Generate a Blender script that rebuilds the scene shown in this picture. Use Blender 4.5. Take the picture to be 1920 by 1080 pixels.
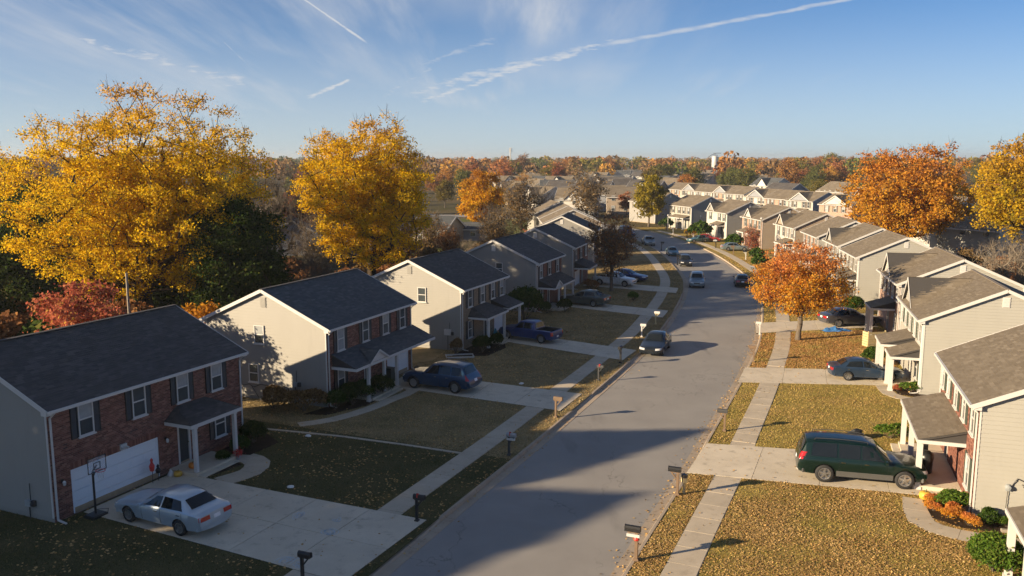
import bpy, math, random
import numpy as np
from mathutils import Vector, Matrix

R = math.radians
scene = bpy.context.scene
for o in list(bpy.data.objects):
    bpy.data.objects.remove(o)
COL = scene.collection

# ------------------------------------------------------------------ camera
CAM_H, FPX, HOR = 15.0, 1600.0, 298.0           # metres above the street, focal length and horizon of a 1920x1080 frame
PITCH = math.atan((540 - HOR) / FPX)
cd = bpy.data.cameras.new('camera')
cam = bpy.data.objects.new('camera', cd)
COL.objects.link(cam)
cam.location = (0, 0, CAM_H)
cam.rotation_euler = (R(90) - PITCH, 0, 0)
cd.sensor_width = 36
cd.lens = 36 * FPX / 1920
cd.clip_start, cd.clip_end = 0.3, 9000
scene.camera = cam
CP, SP = math.cos(PITCH), math.sin(PITCH)

def ray(px, py):
    u, v = (px - 960) / FPX, (540 - py) / FPX
    return Vector((u, CP + v * SP, -SP + v * CP))

def at(px, py, z=0.0):                            # the point of the place at height z that the photograph shows at that pixel
    d = ray(px, py)
    t = (z - CAM_H) / d.z
    return Vector((d.x * t, d.y * t, z))

# ------------------------------------------------------------------ light
SUN_EL, SUN_HD = 15.8, 69.5                       # elevation; heading towards which the shadows fall (clockwise from +Y)
SUN_FROM = (SUN_HD + 180) % 360
world = bpy.data.worlds.new('World')
scene.world = world
world.use_nodes = True
wn, wl = world.node_tree.nodes, world.node_tree.links
wn.clear()

def wnode(t, **kw):
    n = wn.new(t)
    for k, v in kw.items():
        setattr(n, k, v)
    return n

def wmath(op, a, b=None, c=None, clamp=False):
    n = wnode('ShaderNodeMath', operation=op, use_clamp=clamp)
    for i, v in enumerate((a, b, c)):
        if v is None:
            continue
        if isinstance(v, (int, float)):
            n.inputs[i].default_value = v
        else:
            wl.new(v, n.inputs[i])
    return n.outputs[0]

def wsmooth(v, lo, hi):
    n = wnode('ShaderNodeMapRange', interpolation_type='SMOOTHSTEP')
    wl.new(v, n.inputs[0])
    n.inputs[1].default_value, n.inputs[2].default_value = lo, hi
    n.inputs[3].default_value, n.inputs[4].default_value = 0, 1
    return n.outputs[0]

sky = wnode('ShaderNodeTexSky', sky_type='NISHITA', sun_disc=False)
sky.sun_elevation = R(SUN_EL)
sky.sun_rotation = R(SUN_FROM)
sky.air_density, sky.dust_density, sky.ozone_density = 0.70, 0.0, 8.0
tc = wnode('ShaderNodeTexCoord')
DIR = tc.outputs['Generated']
sep = wnode('ShaderNodeSeparateXYZ')
wl.new(DIR, sep.inputs[0])

def wdot(vec):
    n = wnode('ShaderNodeVectorMath', operation='DOT_PRODUCT')
    wl.new(DIR, n.inputs[0])
    n.inputs[1].default_value = vec
    return n.outputs['Value']

def wnoise(vec, scale, detail=4, rough=0.55):
    n = wnode('ShaderNodeTexNoise')
    wl.new(vec, n.inputs['Vector'])
    n.inputs['Scale'].default_value = scale
    n.inputs['Detail'].default_value = detail
    n.inputs['Roughness'].default_value = rough
    return n.outputs['Fac']

# high cirrus: noise on a plane far overhead, drawn out along the wind
zc = wmath('ADD', wmath('MAXIMUM', sep.outputs[2], 0.0), 0.11)
px_, py_ = wmath('DIVIDE', sep.outputs[0], zc), wmath('DIVIDE', sep.outputs[1], zc)
comb = wnode('ShaderNodeCombineXYZ')
wl.new(px_, comb.inputs[0]); wl.new(py_, comb.inputs[1])
def wstretch(rot, sx, sy, off=0.0):
    m = wnode('ShaderNodeMapping')
    m.inputs['Rotation'].default_value = (0, 0, R(rot))
    m.inputs['Scale'].default_value = (sx, sy, 1)
    m.inputs['Location'].default_value = (off, off * .7, 0)
    wl.new(comb.outputs[0], m.inputs['Vector'])
    return m.outputs[0]
def wcloud(rot, fx, fy, mx, my, off, lo, hi, mlo, mhi):
    """fibres drawn out along the wind, gathered into patches"""
    fib = wnoise(wstretch(rot, fx, fy, off), 1.0, 5, .62)
    pat = wnoise(wstretch(rot, mx, my, off + 7.7), 1.0, 3, .5)
    return wmath('MULTIPLY', wsmooth(fib, lo, hi), wsmooth(pat, mlo, mhi))
wisp = wmath('MAXIMUM', wcloud(-14, 2.6, .34, .55, .30, 0.4, .38, .80, .41, .64), wcloud(-20, 3.2, .42, .8, .35, 2.6, .40, .85, .42, .66))
veil = wcloud(-12, .9, .25, .4, .22, 3.3, .25, .75, .36, .66)
mid_ = wmath('SUBTRACT', 1, wsmooth(wmath('ABSOLUTE', wmath('ADD', sep.outputs[0], .17)), .12, .62))   # the cirrus lies left of the middle
low = wsmooth(sep.outputs[2], .26, .0)
cloud = wmath('MULTIPLY', wmath('ADD', wmath('MULTIPLY', wisp, .70), wmath('MULTIPLY', veil, .55)), wmath('ADD', wmath('MULTIPLY', mid_, .95), .05))
cloud = wmath('MULTIPLY', cloud, wsmooth(sep.outputs[2], .015, .10))
haze_ = wmath('ADD', wmath('MULTIPLY', wmath('POWER', low, 1.7), .56), .07)
cloud = wmath('MAXIMUM', wmath('ADD', cloud, wmath('MULTIPLY', haze_, .8)), haze_)

TRAIL_NOISE = [wnoise(wstretch(0, 1, 1, k), 9, 3, .6) for k in (1.0, 4.0, 9.0)]
def contrail(p0, p1, w0, w1, amount, rough=.35, seed=0.0):
    """a vapour trail: a band round the great circle through two sky directions, w0/w1 half-widths at its ends"""
    a, b = ray(*p0).normalized(), ray(*p1).normalized()
    n = a.cross(b).normalized()
    t = (b - a).normalized()
    ta, tb = a.dot(t), b.dot(t)
    along = wnode('ShaderNodeMapRange')
    wl.new(wdot(t), along.inputs[0])
    along.inputs[1].default_value, along.inputs[2].default_value = ta, tb
    along = along.outputs[0]
    fwd = wsmooth(wdot((a + b).normalized()), .6, .8)
    wid = wmath('ADD', wmath('MULTIPLY', along, w1 - w0), w0)
    nz = TRAIL_NOISE[int(seed) % 3]
    dist = wmath('ABSOLUTE', wmath('ADD', wdot(n), wmath('MULTIPLY', wmath('SUBTRACT', nz, .5), (w0 + w1) * rough)))
    band = wmath('POWER', wmath('SUBTRACT', 1, wsmooth(wmath('DIVIDE', dist, wid), .0, 1.25)), 1.4)
    ends = wmath('MULTIPLY', wsmooth(along, 0, .12), wsmooth(along, 1, .8))
    body = wmath('MULTIPLY', wmath('MULTIPLY', band, ends), wmath('MULTIPLY', fwd, wmath('ADD', wmath('MULTIPLY', wsmooth(TRAIL_NOISE[(int(seed) + 1) % 3], .30, .66), .35 if seed < 2.5 else .6), .68 if seed < 2.5 else .45)))
    return wmath('MULTIPLY', body, amount)

for args in (((552, -14), (702, 90), .0018, .0028, 1.0, .25, 1.0),
             ((1660, -14), (1060, 98), .0026, .0062, .70, .5, 2.0),
             ((1190, 66), (700, 192), .005, .014, .75, 1.0, 3.0),
             ((1010, 118), (760, 200), .003, .008, .9, 1.0, 4.0),
             ((415, 74), (482, 138), .0012, .002, .6, .4, 5.0),
             ((492, 150), (534, 200), .0016, .0028, .55, .5, 6.0),
             ((664, 146), (556, 192), .0028, .0065, .95, .7, 7.0),
             ((-10, -8), (130, 60), .005, .014, .42, 1.1, 8.0),
             ((90, 60), (520, 175), .005, .018, .75, 1.0, 12.0),
             ((-20, 50), (70, 66), .003, .005, .30, .9, 19.0),
             ((770, 128), (950, 66), .004, .010, .5, 1.1, 9.0),
             ((1050, 158), (830, 205), .002, .005, .6, .8, 10.0),
             ((820, 120), (700, 190), .003, .010, .6, 1.0, 13.0),
             ((1100, 96), (880, 150), .004, .012, .9, 1.0, 14.0),
             ((1020, 22), (965, 44), .002, .004, .30, 1.2, 15.0),
             ((1400, 88), (1320, 96), .001, .0016, .22, .8, 16.0),
             ((1270, 108), (1205, 116), .001, .0018, .30, .8, 17.0),
             ((560, 170), (420, 120), .002, .006, .28, 1.2, 18.0),
             ((1835, 58), (1730, 70), .0012, .002, .18, .6, 11.0)):
    cloud = wmath('MAXIMUM', cloud, contrail(*args))
cloud = wmath('MINIMUM', cloud, .85)
mixc = wnode('ShaderNodeMix', data_type='RGBA')
wl.new(cloud, mixc.inputs[0])
tint = wnode('ShaderNodeMix', data_type='RGBA', blend_type='MULTIPLY')
tint.inputs[0].default_value = 1
wl.new(sky.outputs[0], tint.inputs[6])
tint.inputs[7].default_value = (.72, 1.05, .97, 1)
wl.new(tint.outputs[2], mixc.inputs[6])
mixc.inputs[7].default_value = (5.9, 6.0, 6.15, 1)
bg = wnode('ShaderNodeBackground')
bg.inputs[1].default_value = 0.052
wout = wnode('ShaderNodeOutputWorld')
wl.new(mixc.outputs[2], bg.inputs[0])
wl.new(bg.outputs[0], wout.inputs[0])

sd = bpy.data.lights.new('sun', 'SUN')
sd.energy = 5.0
sd.angle = R(0.53)
sd.color = (1.0, 0.79, 0.52)
sun = bpy.data.objects.new('sun', sd)
COL.objects.link(sun)
sdir = Vector((math.sin(R(SUN_HD)) * math.cos(R(SUN_EL)), math.cos(R(SUN_HD)) * math.cos(R(SUN_EL)), -math.sin(R(SUN_EL))))
sun.rotation_euler = sdir.to_track_quat('-Z', 'Y').to_euler()
sun.location = (-60, -40, 60)

vs = scene.view_settings
vs.view_transform, vs.look = 'Standard', 'None'
vs.exposure, vs.gamma = 1.20, 1.0
vs.use_curve_mapping = False
scene.cycles.use_denoising = True
scene.cycles.max_bounces = 6
scene.cycles.diffuse_bounces = 4
scene.cycles.glossy_bounces = 2
scene.cycles.transmission_bounces = 5
scene.cycles.transparent_max_bounces = 4
scene.cycles.use_adaptive_sampling = True
scene.cycles.adaptive_threshold = 0.02
scene.cycles.sample_clamp_indirect = 6

# ------------------------------------------------------------------ materials
MATS = {}
class Nt:
    """a small helper round a material's node tree"""
    def __init__(s, name):
        s.m = bpy.data.materials.new(name)
        s.m.use_nodes = True
        s.n, s.l = s.m.node_tree.nodes, s.m.node_tree.links
        s.b = s.n['Principled BSDF']
        MATS[name] = s.m
    def new(s, t, **kw):
        n = s.n.new(t)
        for k, v in kw.items():
            setattr(n, k, v)
        return n
    def put(s, sock, v):
        if hasattr(v, 'links') or isinstance(v, bpy.types.NodeSocket):
            s.l.new(v, sock)
        elif isinstance(v, (tuple, list)) and len(v) == 3 and sock.type == 'RGBA':
            sock.default_value = (*v, 1)
        else:
            sock.default_value = v
    def math(s, op, a, b=None, clamp=False):
        n = s.new('ShaderNodeMath', operation=op, use_clamp=clamp)
        s.put(n.inputs[0], a)
        if b is not None:
            s.put(n.inputs[1], b)
        return n.outputs[0]
    def pos(s, obj=False, scale=None, rot=None):
        if obj:
            v = s.new('ShaderNodeTexCoord').outputs['Object']
        else:
            v = s.new('ShaderNodeNewGeometry').outputs['Position']
        if scale or rot:
            m = s.new('ShaderNodeMapping')
            s.l.new(v, m.inputs[0])
            if scale: m.inputs['Scale'].default_value = scale
            if rot: m.inputs['Rotation'].default_value = rot
            v = m.outputs[0]
        return v
    def noise(s, vec, scale, detail=3, rough=.55):
        n = s.new('ShaderNodeTexNoise')
        s.l.new(vec, n.inputs['Vector'])
        n.inputs['Scale'].default_value, n.inputs['Detail'].default_value, n.inputs['Roughness'].default_value = scale, detail, rough
        return n.outputs['Fac']
    def ramp(s, fac, stops, interp='LINEAR'):
        n = s.new('ShaderNodeValToRGB')
        s.l.new(fac, n.inputs[0])
        cr = n.color_ramp
        cr.interpolation = interp
        while len(cr.elements) < len(stops):
            cr.elements.new(.5)
        for e, (p, c) in zip(cr.elements, stops):
            e.position = p
            e.color = (*c, 1) if len(c) == 3 else c
        return n.outputs[0]
    def mix(s, fac, a, b, mode='MIX'):
        n = s.new('ShaderNodeMix', data_type='RGBA', blend_type=mode)
        s.put(n.inputs[0], fac); s.put(n.inputs[6], a); s.put(n.inputs[7], b)
        return n.outputs[2]
    def smooth(s, v, lo, hi):
        n = s.new('ShaderNodeMapRange', interpolation_type='SMOOTHSTEP')
        s.l.new(v, n.inputs[0])
        n.inputs[1].default_value, n.inputs[2].default_value = lo, hi
        return n.outputs[0]
    def island(s):
        return s.new('ShaderNodeNewGeometry').outputs['Random Per Island']
    def objrand(s):
        return s.new('ShaderNodeObjectInfo').outputs['Random']
    def bump(s, h, strength=.3, dist=.02):
        n = s.new('ShaderNodeBump')
        s.l.new(h, n.inputs['Height'])
        n.inputs['Strength'].default_value, n.inputs['Distance'].default_value = strength, dist
        s.l.new(n.outputs[0], s.b.inputs['Normal'])
    def base(s, col, rough=.6, metal=0.0, spec=.5, coat=0.0):
        s.put(s.b.inputs['Base Color'], col)
        s.put(s.b.inputs['Roughness'], rough)
        s.b.inputs['Metallic'].default_value = metal
        s.b.inputs['Specular IOR Level'].default_value = spec
        s.b.inputs['Coat Weight'].default_value = coat
        s.b.inputs['Coat Roughness'].default_value = .04
        return s.m

def plain(name, col, rough=.6, metal=0.0, spec=.5, coat=0.0, var=.12, scale=6.0):
    t = Nt(name)
    n = t.noise(t.pos(True), scale, 4)
    c = t.mix(t.math('MULTIPLY', n, 1.0), tuple(x * (1 - var) for x in col), tuple(min(1, x * (1 + var)) for x in col))
    return t.base(c, rough, metal, spec, coat)

def mul(c, k):
    return tuple(x * k for x in c)

# --- ground materials
t = Nt('asphalt')
p = t.pos()
n1, n2 = t.noise(p, .35, 4), t.noise(p, 45, 3, .7)
c = t.ramp(n1, [(.3, (.245, .228, .210)), (.7, (.295, .276, .252))])
c = t.mix(t.math('MULTIPLY', t.smooth(n2, .45, .75), .38), c, (.37, .35, .32))
c = t.mix(t.math('MULTIPLY', t.smooth(n2, .5, .25), .45), c, (.135, .128, .122))
wv = t.new('ShaderNodeTexVoronoi', feature='DISTANCE_TO_EDGE')
ps = t.pos(scale=(.26, .10, 1), rot=(0, 0, R(23)))
warp = t.new('ShaderNodeVectorMath', operation='ADD')
nz = t.new('ShaderNodeTexNoise'); t.l.new(p, nz.inputs['Vector']); nz.inputs['Scale'].default_value = 1.3; nz.inputs['Detail'].default_value = 6
wsc = t.new('ShaderNodeVectorMath', operation='SCALE'); t.l.new(nz.outputs['Color'], wsc.inputs[0]); wsc.inputs['Scale'].default_value = .35
t.l.new(ps, warp.inputs[0]); t.l.new(wsc.outputs[0], warp.inputs[1])
t.l.new(warp.outputs[0], wv.inputs['Vector']); wv.inputs['Scale'].default_value = 1.0
crack = t.math('MULTIPLY', t.smooth(wv.outputs['Distance'], .0065, .002), t.smooth(t.noise(p, .22, 2), .44, .56))
c = t.mix(t.math('MULTIPLY', crack, .42), c, (.06, .057, .054))
stain = t.smooth(t.noise(t.pos(scale=(1, .25, 1), rot=(0, 0, R(20))), .6, 4), .58, .72)
c = t.mix(t.math('MULTIPLY', stain, .5), c, (.17, .16, .148))
t.base(c, .82, spec=.3); t.bump(n2, .35, .01)

def concrete(name, a, b, stain_c, k=1.0):
    t = Nt(name)
    p = t.pos()
    n1, n2 = t.noise(p, .7, 5, .6), t.noise(p, 28, 3, .6)
    c = t.ramp(n1, [(.28, a), (.72, b)])
    c = t.mix(t.math('MULTIPLY', t.smooth(t.noise(t.pos(scale=(1, 1, 1)), 1.7, 6, .68), .52, .72), .5 * k), c, stain_c)
    c = t.mix(t.math('MULTIPLY', t.smooth(n2, .55, .8), .18), c, mul(a, .5))
    r = t.objrand()
    c = t.mix(t.math('MULTIPLY', r, .22), c, mul(a, .72))
    t.base(c, .85, spec=.25); t.bump(n2, .2, .006)
    return t.m
concrete('concrete', (.43, .365, .275), (.54, .46, .35), (.29, .24, .175))
concrete('concrete_drive', (.54, .465, .355), (.66, .575, .445), (.30, .255, .195), 1.2)
concrete('concrete_kerb', (.34, .275, .205), (.43, .35, .265), (.20, .145, .10), 1.2)
plain('joint_filler', (.06, .052, .043), .95, var=.3)

def soil(name, cols, sc=.5):
    t = Nt(name)
    p = t.pos()
    c = t.ramp(t.noise(p, sc, 6, .62), [(.28, cols[0]), (.5, cols[1]), (.72, cols[2])])
    f = t.noise(p, 16, 4, .7)
    c = t.mix(t.math('MULTIPLY', t.smooth(f, .4, .7), .5), c, mul(cols[0], .45))
    t.base(c, .95, spec=.1); t.bump(f, .5, .03)
    return t.m
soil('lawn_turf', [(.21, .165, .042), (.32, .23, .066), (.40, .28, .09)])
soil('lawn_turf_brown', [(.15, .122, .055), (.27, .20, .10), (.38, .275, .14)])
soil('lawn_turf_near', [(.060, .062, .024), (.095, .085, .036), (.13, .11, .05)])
soil('mulch', [(.030, .020, .013), (.045, .030, .019), (.065, .042, .026)], 2)
soil('ground_far', [(.060, .062, .022), (.105, .082, .034), (.15, .105, .05)], .03)
soil('green_lawn', [(.085, .105, .025), (.13, .13, .035), (.19, .16, .06)], .06)

def blades(name, cols):
    t = Nt(name)
    i = t.island()
    n = t.noise(t.pos(), .45, 4, .6)
    v = t.math('ADD', t.math('MULTIPLY', i, .5), t.math('MULTIPLY', n, .6))
    c = t.ramp(v, [(.25, cols[0]), (.45, cols[1]), (.62, cols[2]), (.85, cols[3])])
    t.base(c, .8, spec=.2)
    return t.m
blades('grass_blade', [(.15, .145, .028), (.27, .215, .05), (.37, .265, .08), (.47, .33, .12)])
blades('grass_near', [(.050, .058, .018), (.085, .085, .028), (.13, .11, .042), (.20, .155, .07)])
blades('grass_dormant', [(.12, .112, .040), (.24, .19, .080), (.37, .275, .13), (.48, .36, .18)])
blades('leaf_litter_tan', [(.22, .115, .038), (.36, .215, .075), (.46, .285, .105), (.56, .38, .16)])
blades('leaf_litter_orange', [(.26, .115, .036), (.38, .19, .064), (.46, .25, .09), (.54, .33, .13)])

# --- building materials
def siding(name, col):
    t = Nt(name)
    p = t.pos(True)
    n = t.noise(p, .8, 4)
    st = t.noise(t.pos(True, scale=(3, 3, .35)), 1.0, 4)
    c = t.mix(n, mul(col, .93), mul(col, 1.05))
    c = t.mix(t.math('MULTIPLY', t.smooth(st, .52, .78), .16), c, mul(col, .62))
    return t.base(c, .55, spec=.35)
siding('siding_beige', (.285, .275, .25))
siding('siding_cream', (.355, .345, .31))
siding('siding_grey', (.27, .258, .238))
siding('siding_white', (.50, .47, .425))
siding('siding_blue', (.25, .26, .285))
siding('siding_tan', (.34, .275, .21))
plain('trim_white', (.56, .545, .525), .45, var=.06)
plain('foundation_block', (.36, .27, .17), .9, var=.25)
plain('mortar', (.30, .255, .22), .95, var=.2)
t = Nt('brick_red')
c = t.ramp(t.island(), [(0, (.12, .052, .040)), (.35, (.18, .076, .056)), (.7, (.24, .105, .078)), (.93, (.30, .15, .11)), (1, (.08, .045, .04))])
t.base(c, .88, spec=.2); t.bump(t.noise(t.pos(True), 60, 3), .4, .006)
def brick_tex(name, cols, mort):
    t = Nt(name)
    m = t.new('ShaderNodeMapping'); m.inputs['Rotation'].default_value = (R(-90), 0, 0)
    t.l.new(t.pos(True), m.inputs[0])
    b = t.new('ShaderNodeTexBrick')
    t.l.new(m.outputs[0], b.inputs['Vector'])
    b.inputs['Scale'].default_value = 1.0
    b.inputs['Brick Width'].default_value, b.inputs['Row Height'].default_value = .215, .075
    b.inputs['Mortar Size'].default_value = .008
    b.inputs['Color1'].default_value, b.inputs['Color2'].default_value, b.inputs['Mortar'].default_value = (*cols[0], 1), (*cols[1], 1), (*mort, 1)
    n = t.noise(t.pos(True), 1.2, 4)
    c = t.mix(t.math('MULTIPLY', n, .35), b.outputs['Color'], mul(cols[0], .6))
    t.base(c, .9, spec=.2); t.bump(b.outputs['Fac'], -.5, .01)
brick_tex('brick_red_far', ((.16, .058, .038), (.25, .095, .062)), (.29, .24, .20))
brick_tex('brick_tan_far', ((.20, .135, .082), (.30, .215, .135)), (.36, .31, .25))
brick_tex('brick_pink_far', ((.36, .21, .155), (.44, .28, .21)), (.45, .38, .32))

def shingle(name, stops):
    t = Nt(name)
    p = t.pos(True)
    c = t.ramp(t.island(), stops)
    big = t.noise(p, .55, 4)
    c = t.mix(t.math('MULTIPLY', t.smooth(big, .4, .75), .35), c, mul(stops[0][1], .8))
    g = t.noise(p, 90, 2)
    c = t.mix(t.math('MULTIPLY', t.smooth(g, .5, .7), .25), c, mul(stops[-1][1], 1.35))
    t.base(c, .88, spec=.25); t.bump(g, .3, .004)
shingle('shingle_charcoal', [(0, (.062, .057, .056)), (.5, (.078, .072, .070)), (.85, (.092, .085, .082)), (1, (.115, .105, .10))])
shingle('shingle_brown', [(0, (.145, .118, .086)), (.5, (.168, .138, .102)), (.85, (.19, .158, .118)), (1, (.22, .185, .142))])
shingle('shingle_slate', [(0, (.062, .068, .074)), (.5, (.080, .086, .092)), (.85, (.096, .10, .106)), (1, (.12, .125, .13))])
plain('ridge_tan', (.20, .165, .13), .9, var=.25)
plain('ridge_dark', (.055, .053, .055), .9, var=.25)
plain('roof_deck', (.05, .046, .044), .95)
plain('shutter_dark', (.016, .019, .022), .5)
plain('shutter_green', (.055, .070, .055), .5)
plain('shutter_brown', (.10, .082, .066), .55)
def glass(name, col, rough=.06):
    t = Nt(name)
    n = t.noise(t.pos(True), 2.5, 3)
    c = t.mix(n, mul(col, .6), mul(col, 1.3))
    t.base(c, rough, spec=.75, coat=.4)
glass('pane_dark', (.060, .072, .080))  # base tone lightened to stand in for reflected sky
glass('pane_blind', (.34, .36, .37), .12)  # pale for drawn blinds, lightened further in place of reflected sky
plain('door_white', (.72, .76, .80), .45, var=.05)
plain('door_dark', (.035, .045, .048), .4)
plain('door_red', (.22, .03, .025), .4)
plain('metal_grey', (.32, .32, .33), .45, .7)
plain('metal_black', (.012, .012, .013), .45)
plain('metal_dark', (.06, .06, .062), .5, .3)
plain('wood_post', (.16, .105, .065), .8, var=.3)
plain('wood_grey', (.27, .235, .19), .85, var=.3)
plain('wood_pale', (.52, .42, .22), .8, var=.2)
plain('plastic_white', (.52, .51, .49), .4)
plain('plastic_red', (.55, .035, .025), .4)
plain('plastic_blue', (.06, .20, .48), .45, var=.3)
plain('plastic_teal', (.10, .38, .50), .5, var=.3)
plain('plastic_black', (.016, .017, .018), .35)
plain('plastic_grey', (.30, .32, .33), .35, var=.3)
plain('plastic_yellow', (.55, .33, .03), .5)
plain('pumpkin_skin', (.62, .20, .02), .5, var=.25)
plain('pumpkin_pale', (.62, .36, .05), .5, var=.2)
plain('stem_green', (.12, .13, .05), .8)
plain('paper_white', (.8, .79, .77), .8)
t = Nt('clear_acrylic')
t.base((.6, .65, .7), .1)
t.b.inputs['Alpha'].default_value = .25
plain('chalk', (.48, .55, .60), .95, var=.3, scale=30)
plain('rubber', (.018, .018, .019), .75)
plain('rim_alloy', (.50, .51, .52), .28, .85)
plain('trim_chrome', (.60, .60, .60), .15, 1.0)
plain('lamp_red', (.42, .012, .012), .15, spec=.8, coat=.5)
plain('lamp_clear', (.55, .55, .55), .1, spec=.9, coat=.6)
plain('lamp_amber', (.55, .18, .02), .15, spec=.8, coat=.5)
plain('plate_white', (.72, .74, .78), .4)
plain('cladding_grey', (.085, .086, .084), .55)
t = Nt('car_glass')
t.base((.010, .013, .015), .03, spec=.5)
def paint(name, col, metal=.25):
    t = Nt(name)
    n = t.noise(t.pos(True), 1.5, 4)
    c = t.mix(n, mul(col, .85), mul(col, 1.1))
    t.base(c, .30, metal, .5, .55)
paint('paint_silver', (.44, .52, .59), .42)
paint('paint_blue', (.012, .044, .10), .15)
paint('paint_pickup_blue', (.010, .036, .15), .15)
paint('paint_greygreen', (.10, .115, .105), .4)
paint('paint_navy', (.024, .046, .085), .3)
paint('paint_grey', (.095, .095, .105), .45)
paint('paint_green', (.0035, .017, .013))
paint('paint_dark', (.009, .013, .018), .1)
paint('paint_silverblue', (.22, .28, .31), .5)
paint('paint_white', (.62, .62, .61), 0.0)
paint('paint_black', (.012, .013, .014), .1)
paint('paint_red', (.32, .022, .018), .1)
paint('paint_teal', (.08, .17, .19), .3)

# --- plants
def bark(name, a, b):
    t = Nt(name)
    n = t.noise(t.pos(True, scale=(1, 1, .25)), 7, 5, .65)
    t.base(t.ramp(n, [(.3, a), (.7, b)]), .92, spec=.15); t.bump(n, .6, .03)
bark('bark_dark', (.030, .022, .016), (.075, .058, .044))
bark('bark_grey', (.085, .068, .052), (.17, .14, .11))
bark('bark_pale', (.17, .135, .10), (.30, .25, .19))

def leafmat(name, stops, trans=.38, top=None, ztop=(.5, 1.0), hue=.0, patch=None):
    """leaf colour differs leaf by leaf and a little tree by tree; top: the colour leaves of the crown's top have turned to"""
    t = Nt(name)
    c = t.ramp(t.island(), stops)
    if patch:
        c = t.mix(t.math('MULTIPLY', t.smooth(t.noise(t.pos(True), .33, 3), .48, .66), patch[1]), c, patch[0])
    if top:
        g = t.new('ShaderNodeTexCoord')
        s = t.new('ShaderNodeSeparateXYZ')
        t.l.new(g.outputs['Generated'], s.inputs[0])
        f = t.math('MULTIPLY', t.smooth(s.outputs[2], *ztop), t.smooth(t.noise(t.pos(True), .5, 3), .25, .6))
        c = t.mix(t.math('MULTIPLY', f, .85), c, t.ramp(t.island(), [(0, mul(top, .6)), (1, mul(top, 1.3))]))
    if hue:
        hs = t.new('ShaderNodeHueSaturation')
        r = t.objrand()
        t.put(hs.inputs['Hue'], t.math('ADD', t.math('MULTIPLY', r, hue), .5 - hue / 2))
        t.put(hs.inputs['Value'], t.math('ADD', t.math('MULTIPLY', r, .4), .8))
        t.put(hs.inputs['Color'], c)
        c = hs.outputs[0]
    t.n.remove(t.b)
    d = t.new('ShaderNodeBsdfDiffuse'); tr = t.new('ShaderNodeBsdfTranslucent')
    gl = t.new('ShaderNodeBsdfGlossy'); gl.inputs['Roughness'].default_value = .4
    gl.inputs['Color'].default_value = (.8, .8, .8, 1)
    t.put(d.inputs['Color'], c); t.put(tr.inputs['Color'], c)
    mx = t.new('ShaderNodeMixShader'); mx.inputs[0].default_value = trans
    t.l.new(d.outputs[0], mx.inputs[1]); t.l.new(tr.outputs[0], mx.inputs[2])
    mg = t.new('ShaderNodeMixShader'); mg.inputs[0].default_value = .0
    t.l.new(mx.outputs[0], mg.inputs[1]); t.l.new(gl.outputs[0], mg.inputs[2])
    t.l.new(mg.outputs[0], t.n['Material Output'].inputs[0])
    return t.m
leafmat('leaf_gold', [(0, (.58, .32, .010)), (.4, (.82, .50, .014)), (.75, (.92, .62, .022)), (1, (.50, .42, .035))], .55, (.52, .24, .04), (.66, 1.0), patch=((.40, .31, .025), .4))
leafmat('leaf_gold_orange', [(0, (.48, .21, .016)), (.4, (.68, .34, .022)), (.8, (.78, .44, .03)), (1, (.44, .31, .035))], .5, (.36, .13, .025), (.5, .95), patch=((.27, .24, .03), .5))
leafmat('leaf_orange', [(0, (.52, .19, .03)), (.4, (.68, .31, .04)), (.75, (.76, .43, .05)), (1, (.46, .34, .05))], .5, (.62, .21, .09), (.40, .95), patch=((.66, .24, .10), .55))
leafmat('leaf_amber', [(0, (.46, .19, .025)), (.4, (.64, .30, .035)), (.8, (.74, .39, .045)), (1, (.44, .29, .04))], .5, (.58, .21, .06), (.35, .95), patch=((.50, .32, .03), .55))
leafmat('leaf_gold_olive', [(0, (.42, .26, .02)), (.4, (.60, .38, .022)), (.8, (.74, .48, .028)), (1, (.36, .30, .03))], .5, (.54, .26, .04), (.4, .95), patch=((.20, .19, .025), .6))
leafmat('leaf_red', [(0, (.30, .075, .05)), (.5, (.46, .13, .08)), (.85, (.55, .21, .10)), (1, (.52, .32, .07))], .42)
leafmat('leaf_rust', [(0, (.16, .068, .032)), (.5, (.25, .115, .05)), (1, (.36, .19, .075))], .35)
leafmat('leaf_evergreen', [(0, (.020, .036, .010)), (.6, (.040, .062, .015)), (.9, (.062, .085, .020)), (1, (.11, .10, .025))], .2)
leafmat('leaf_bush', [(0, (.022, .048, .010)), (.6, (.045, .085, .016)), (1, (.085, .12, .026))], .22)
leafmat('leaf_bright_bush', [(0, (.045, .095, .014)), (.6, (.085, .15, .022)), (1, (.16, .20, .035))], .25)
leafmat('leaf_yellow_green', [(0, (.15, .125, .016)), (.5, (.25, .20, .022)), (1, (.34, .25, .035))], .4)
leafmat('leaf_dry', [(0, (.11, .07, .030)), (.5, (.19, .12, .052)), (1, (.28, .19, .085))], .3)
for nm, st in (('far_rust', [(0, (0.196, 0.079, 0.032)), (.5, (0.280, 0.122, 0.048)), (1, (0.378, 0.179, 0.069))]),
               ('far_red', [(0, (0.210, 0.070, 0.037)), (.5, (0.308, 0.109, 0.053)), (1, (0.392, 0.166, 0.069))]),
               ('far_orange', [(0, (0.280, 0.128, 0.032)), (.5, (0.406, 0.192, 0.044)), (1, (0.504, 0.256, 0.057))]),
               ('far_olive', [(0, (0.098, 0.087, 0.021)), (.5, (0.154, 0.128, 0.030)), (1, (0.238, 0.179, 0.046))]),
               ('far_green', [(0, (0.077, 0.087, 0.025)), (.5, (0.119, 0.128, 0.034)), (1, (0.182, 0.179, 0.052))]),
               ('far_brown', [(0, (0.140, 0.077, 0.039)), (.5, (0.224, 0.125, 0.063)), (1, (0.308, 0.186, 0.098))])):
    leafmat(nm, st, .3, hue=.035)
plain('twig_tan', (.20, .15, .11), .9, var=.25)
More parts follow.
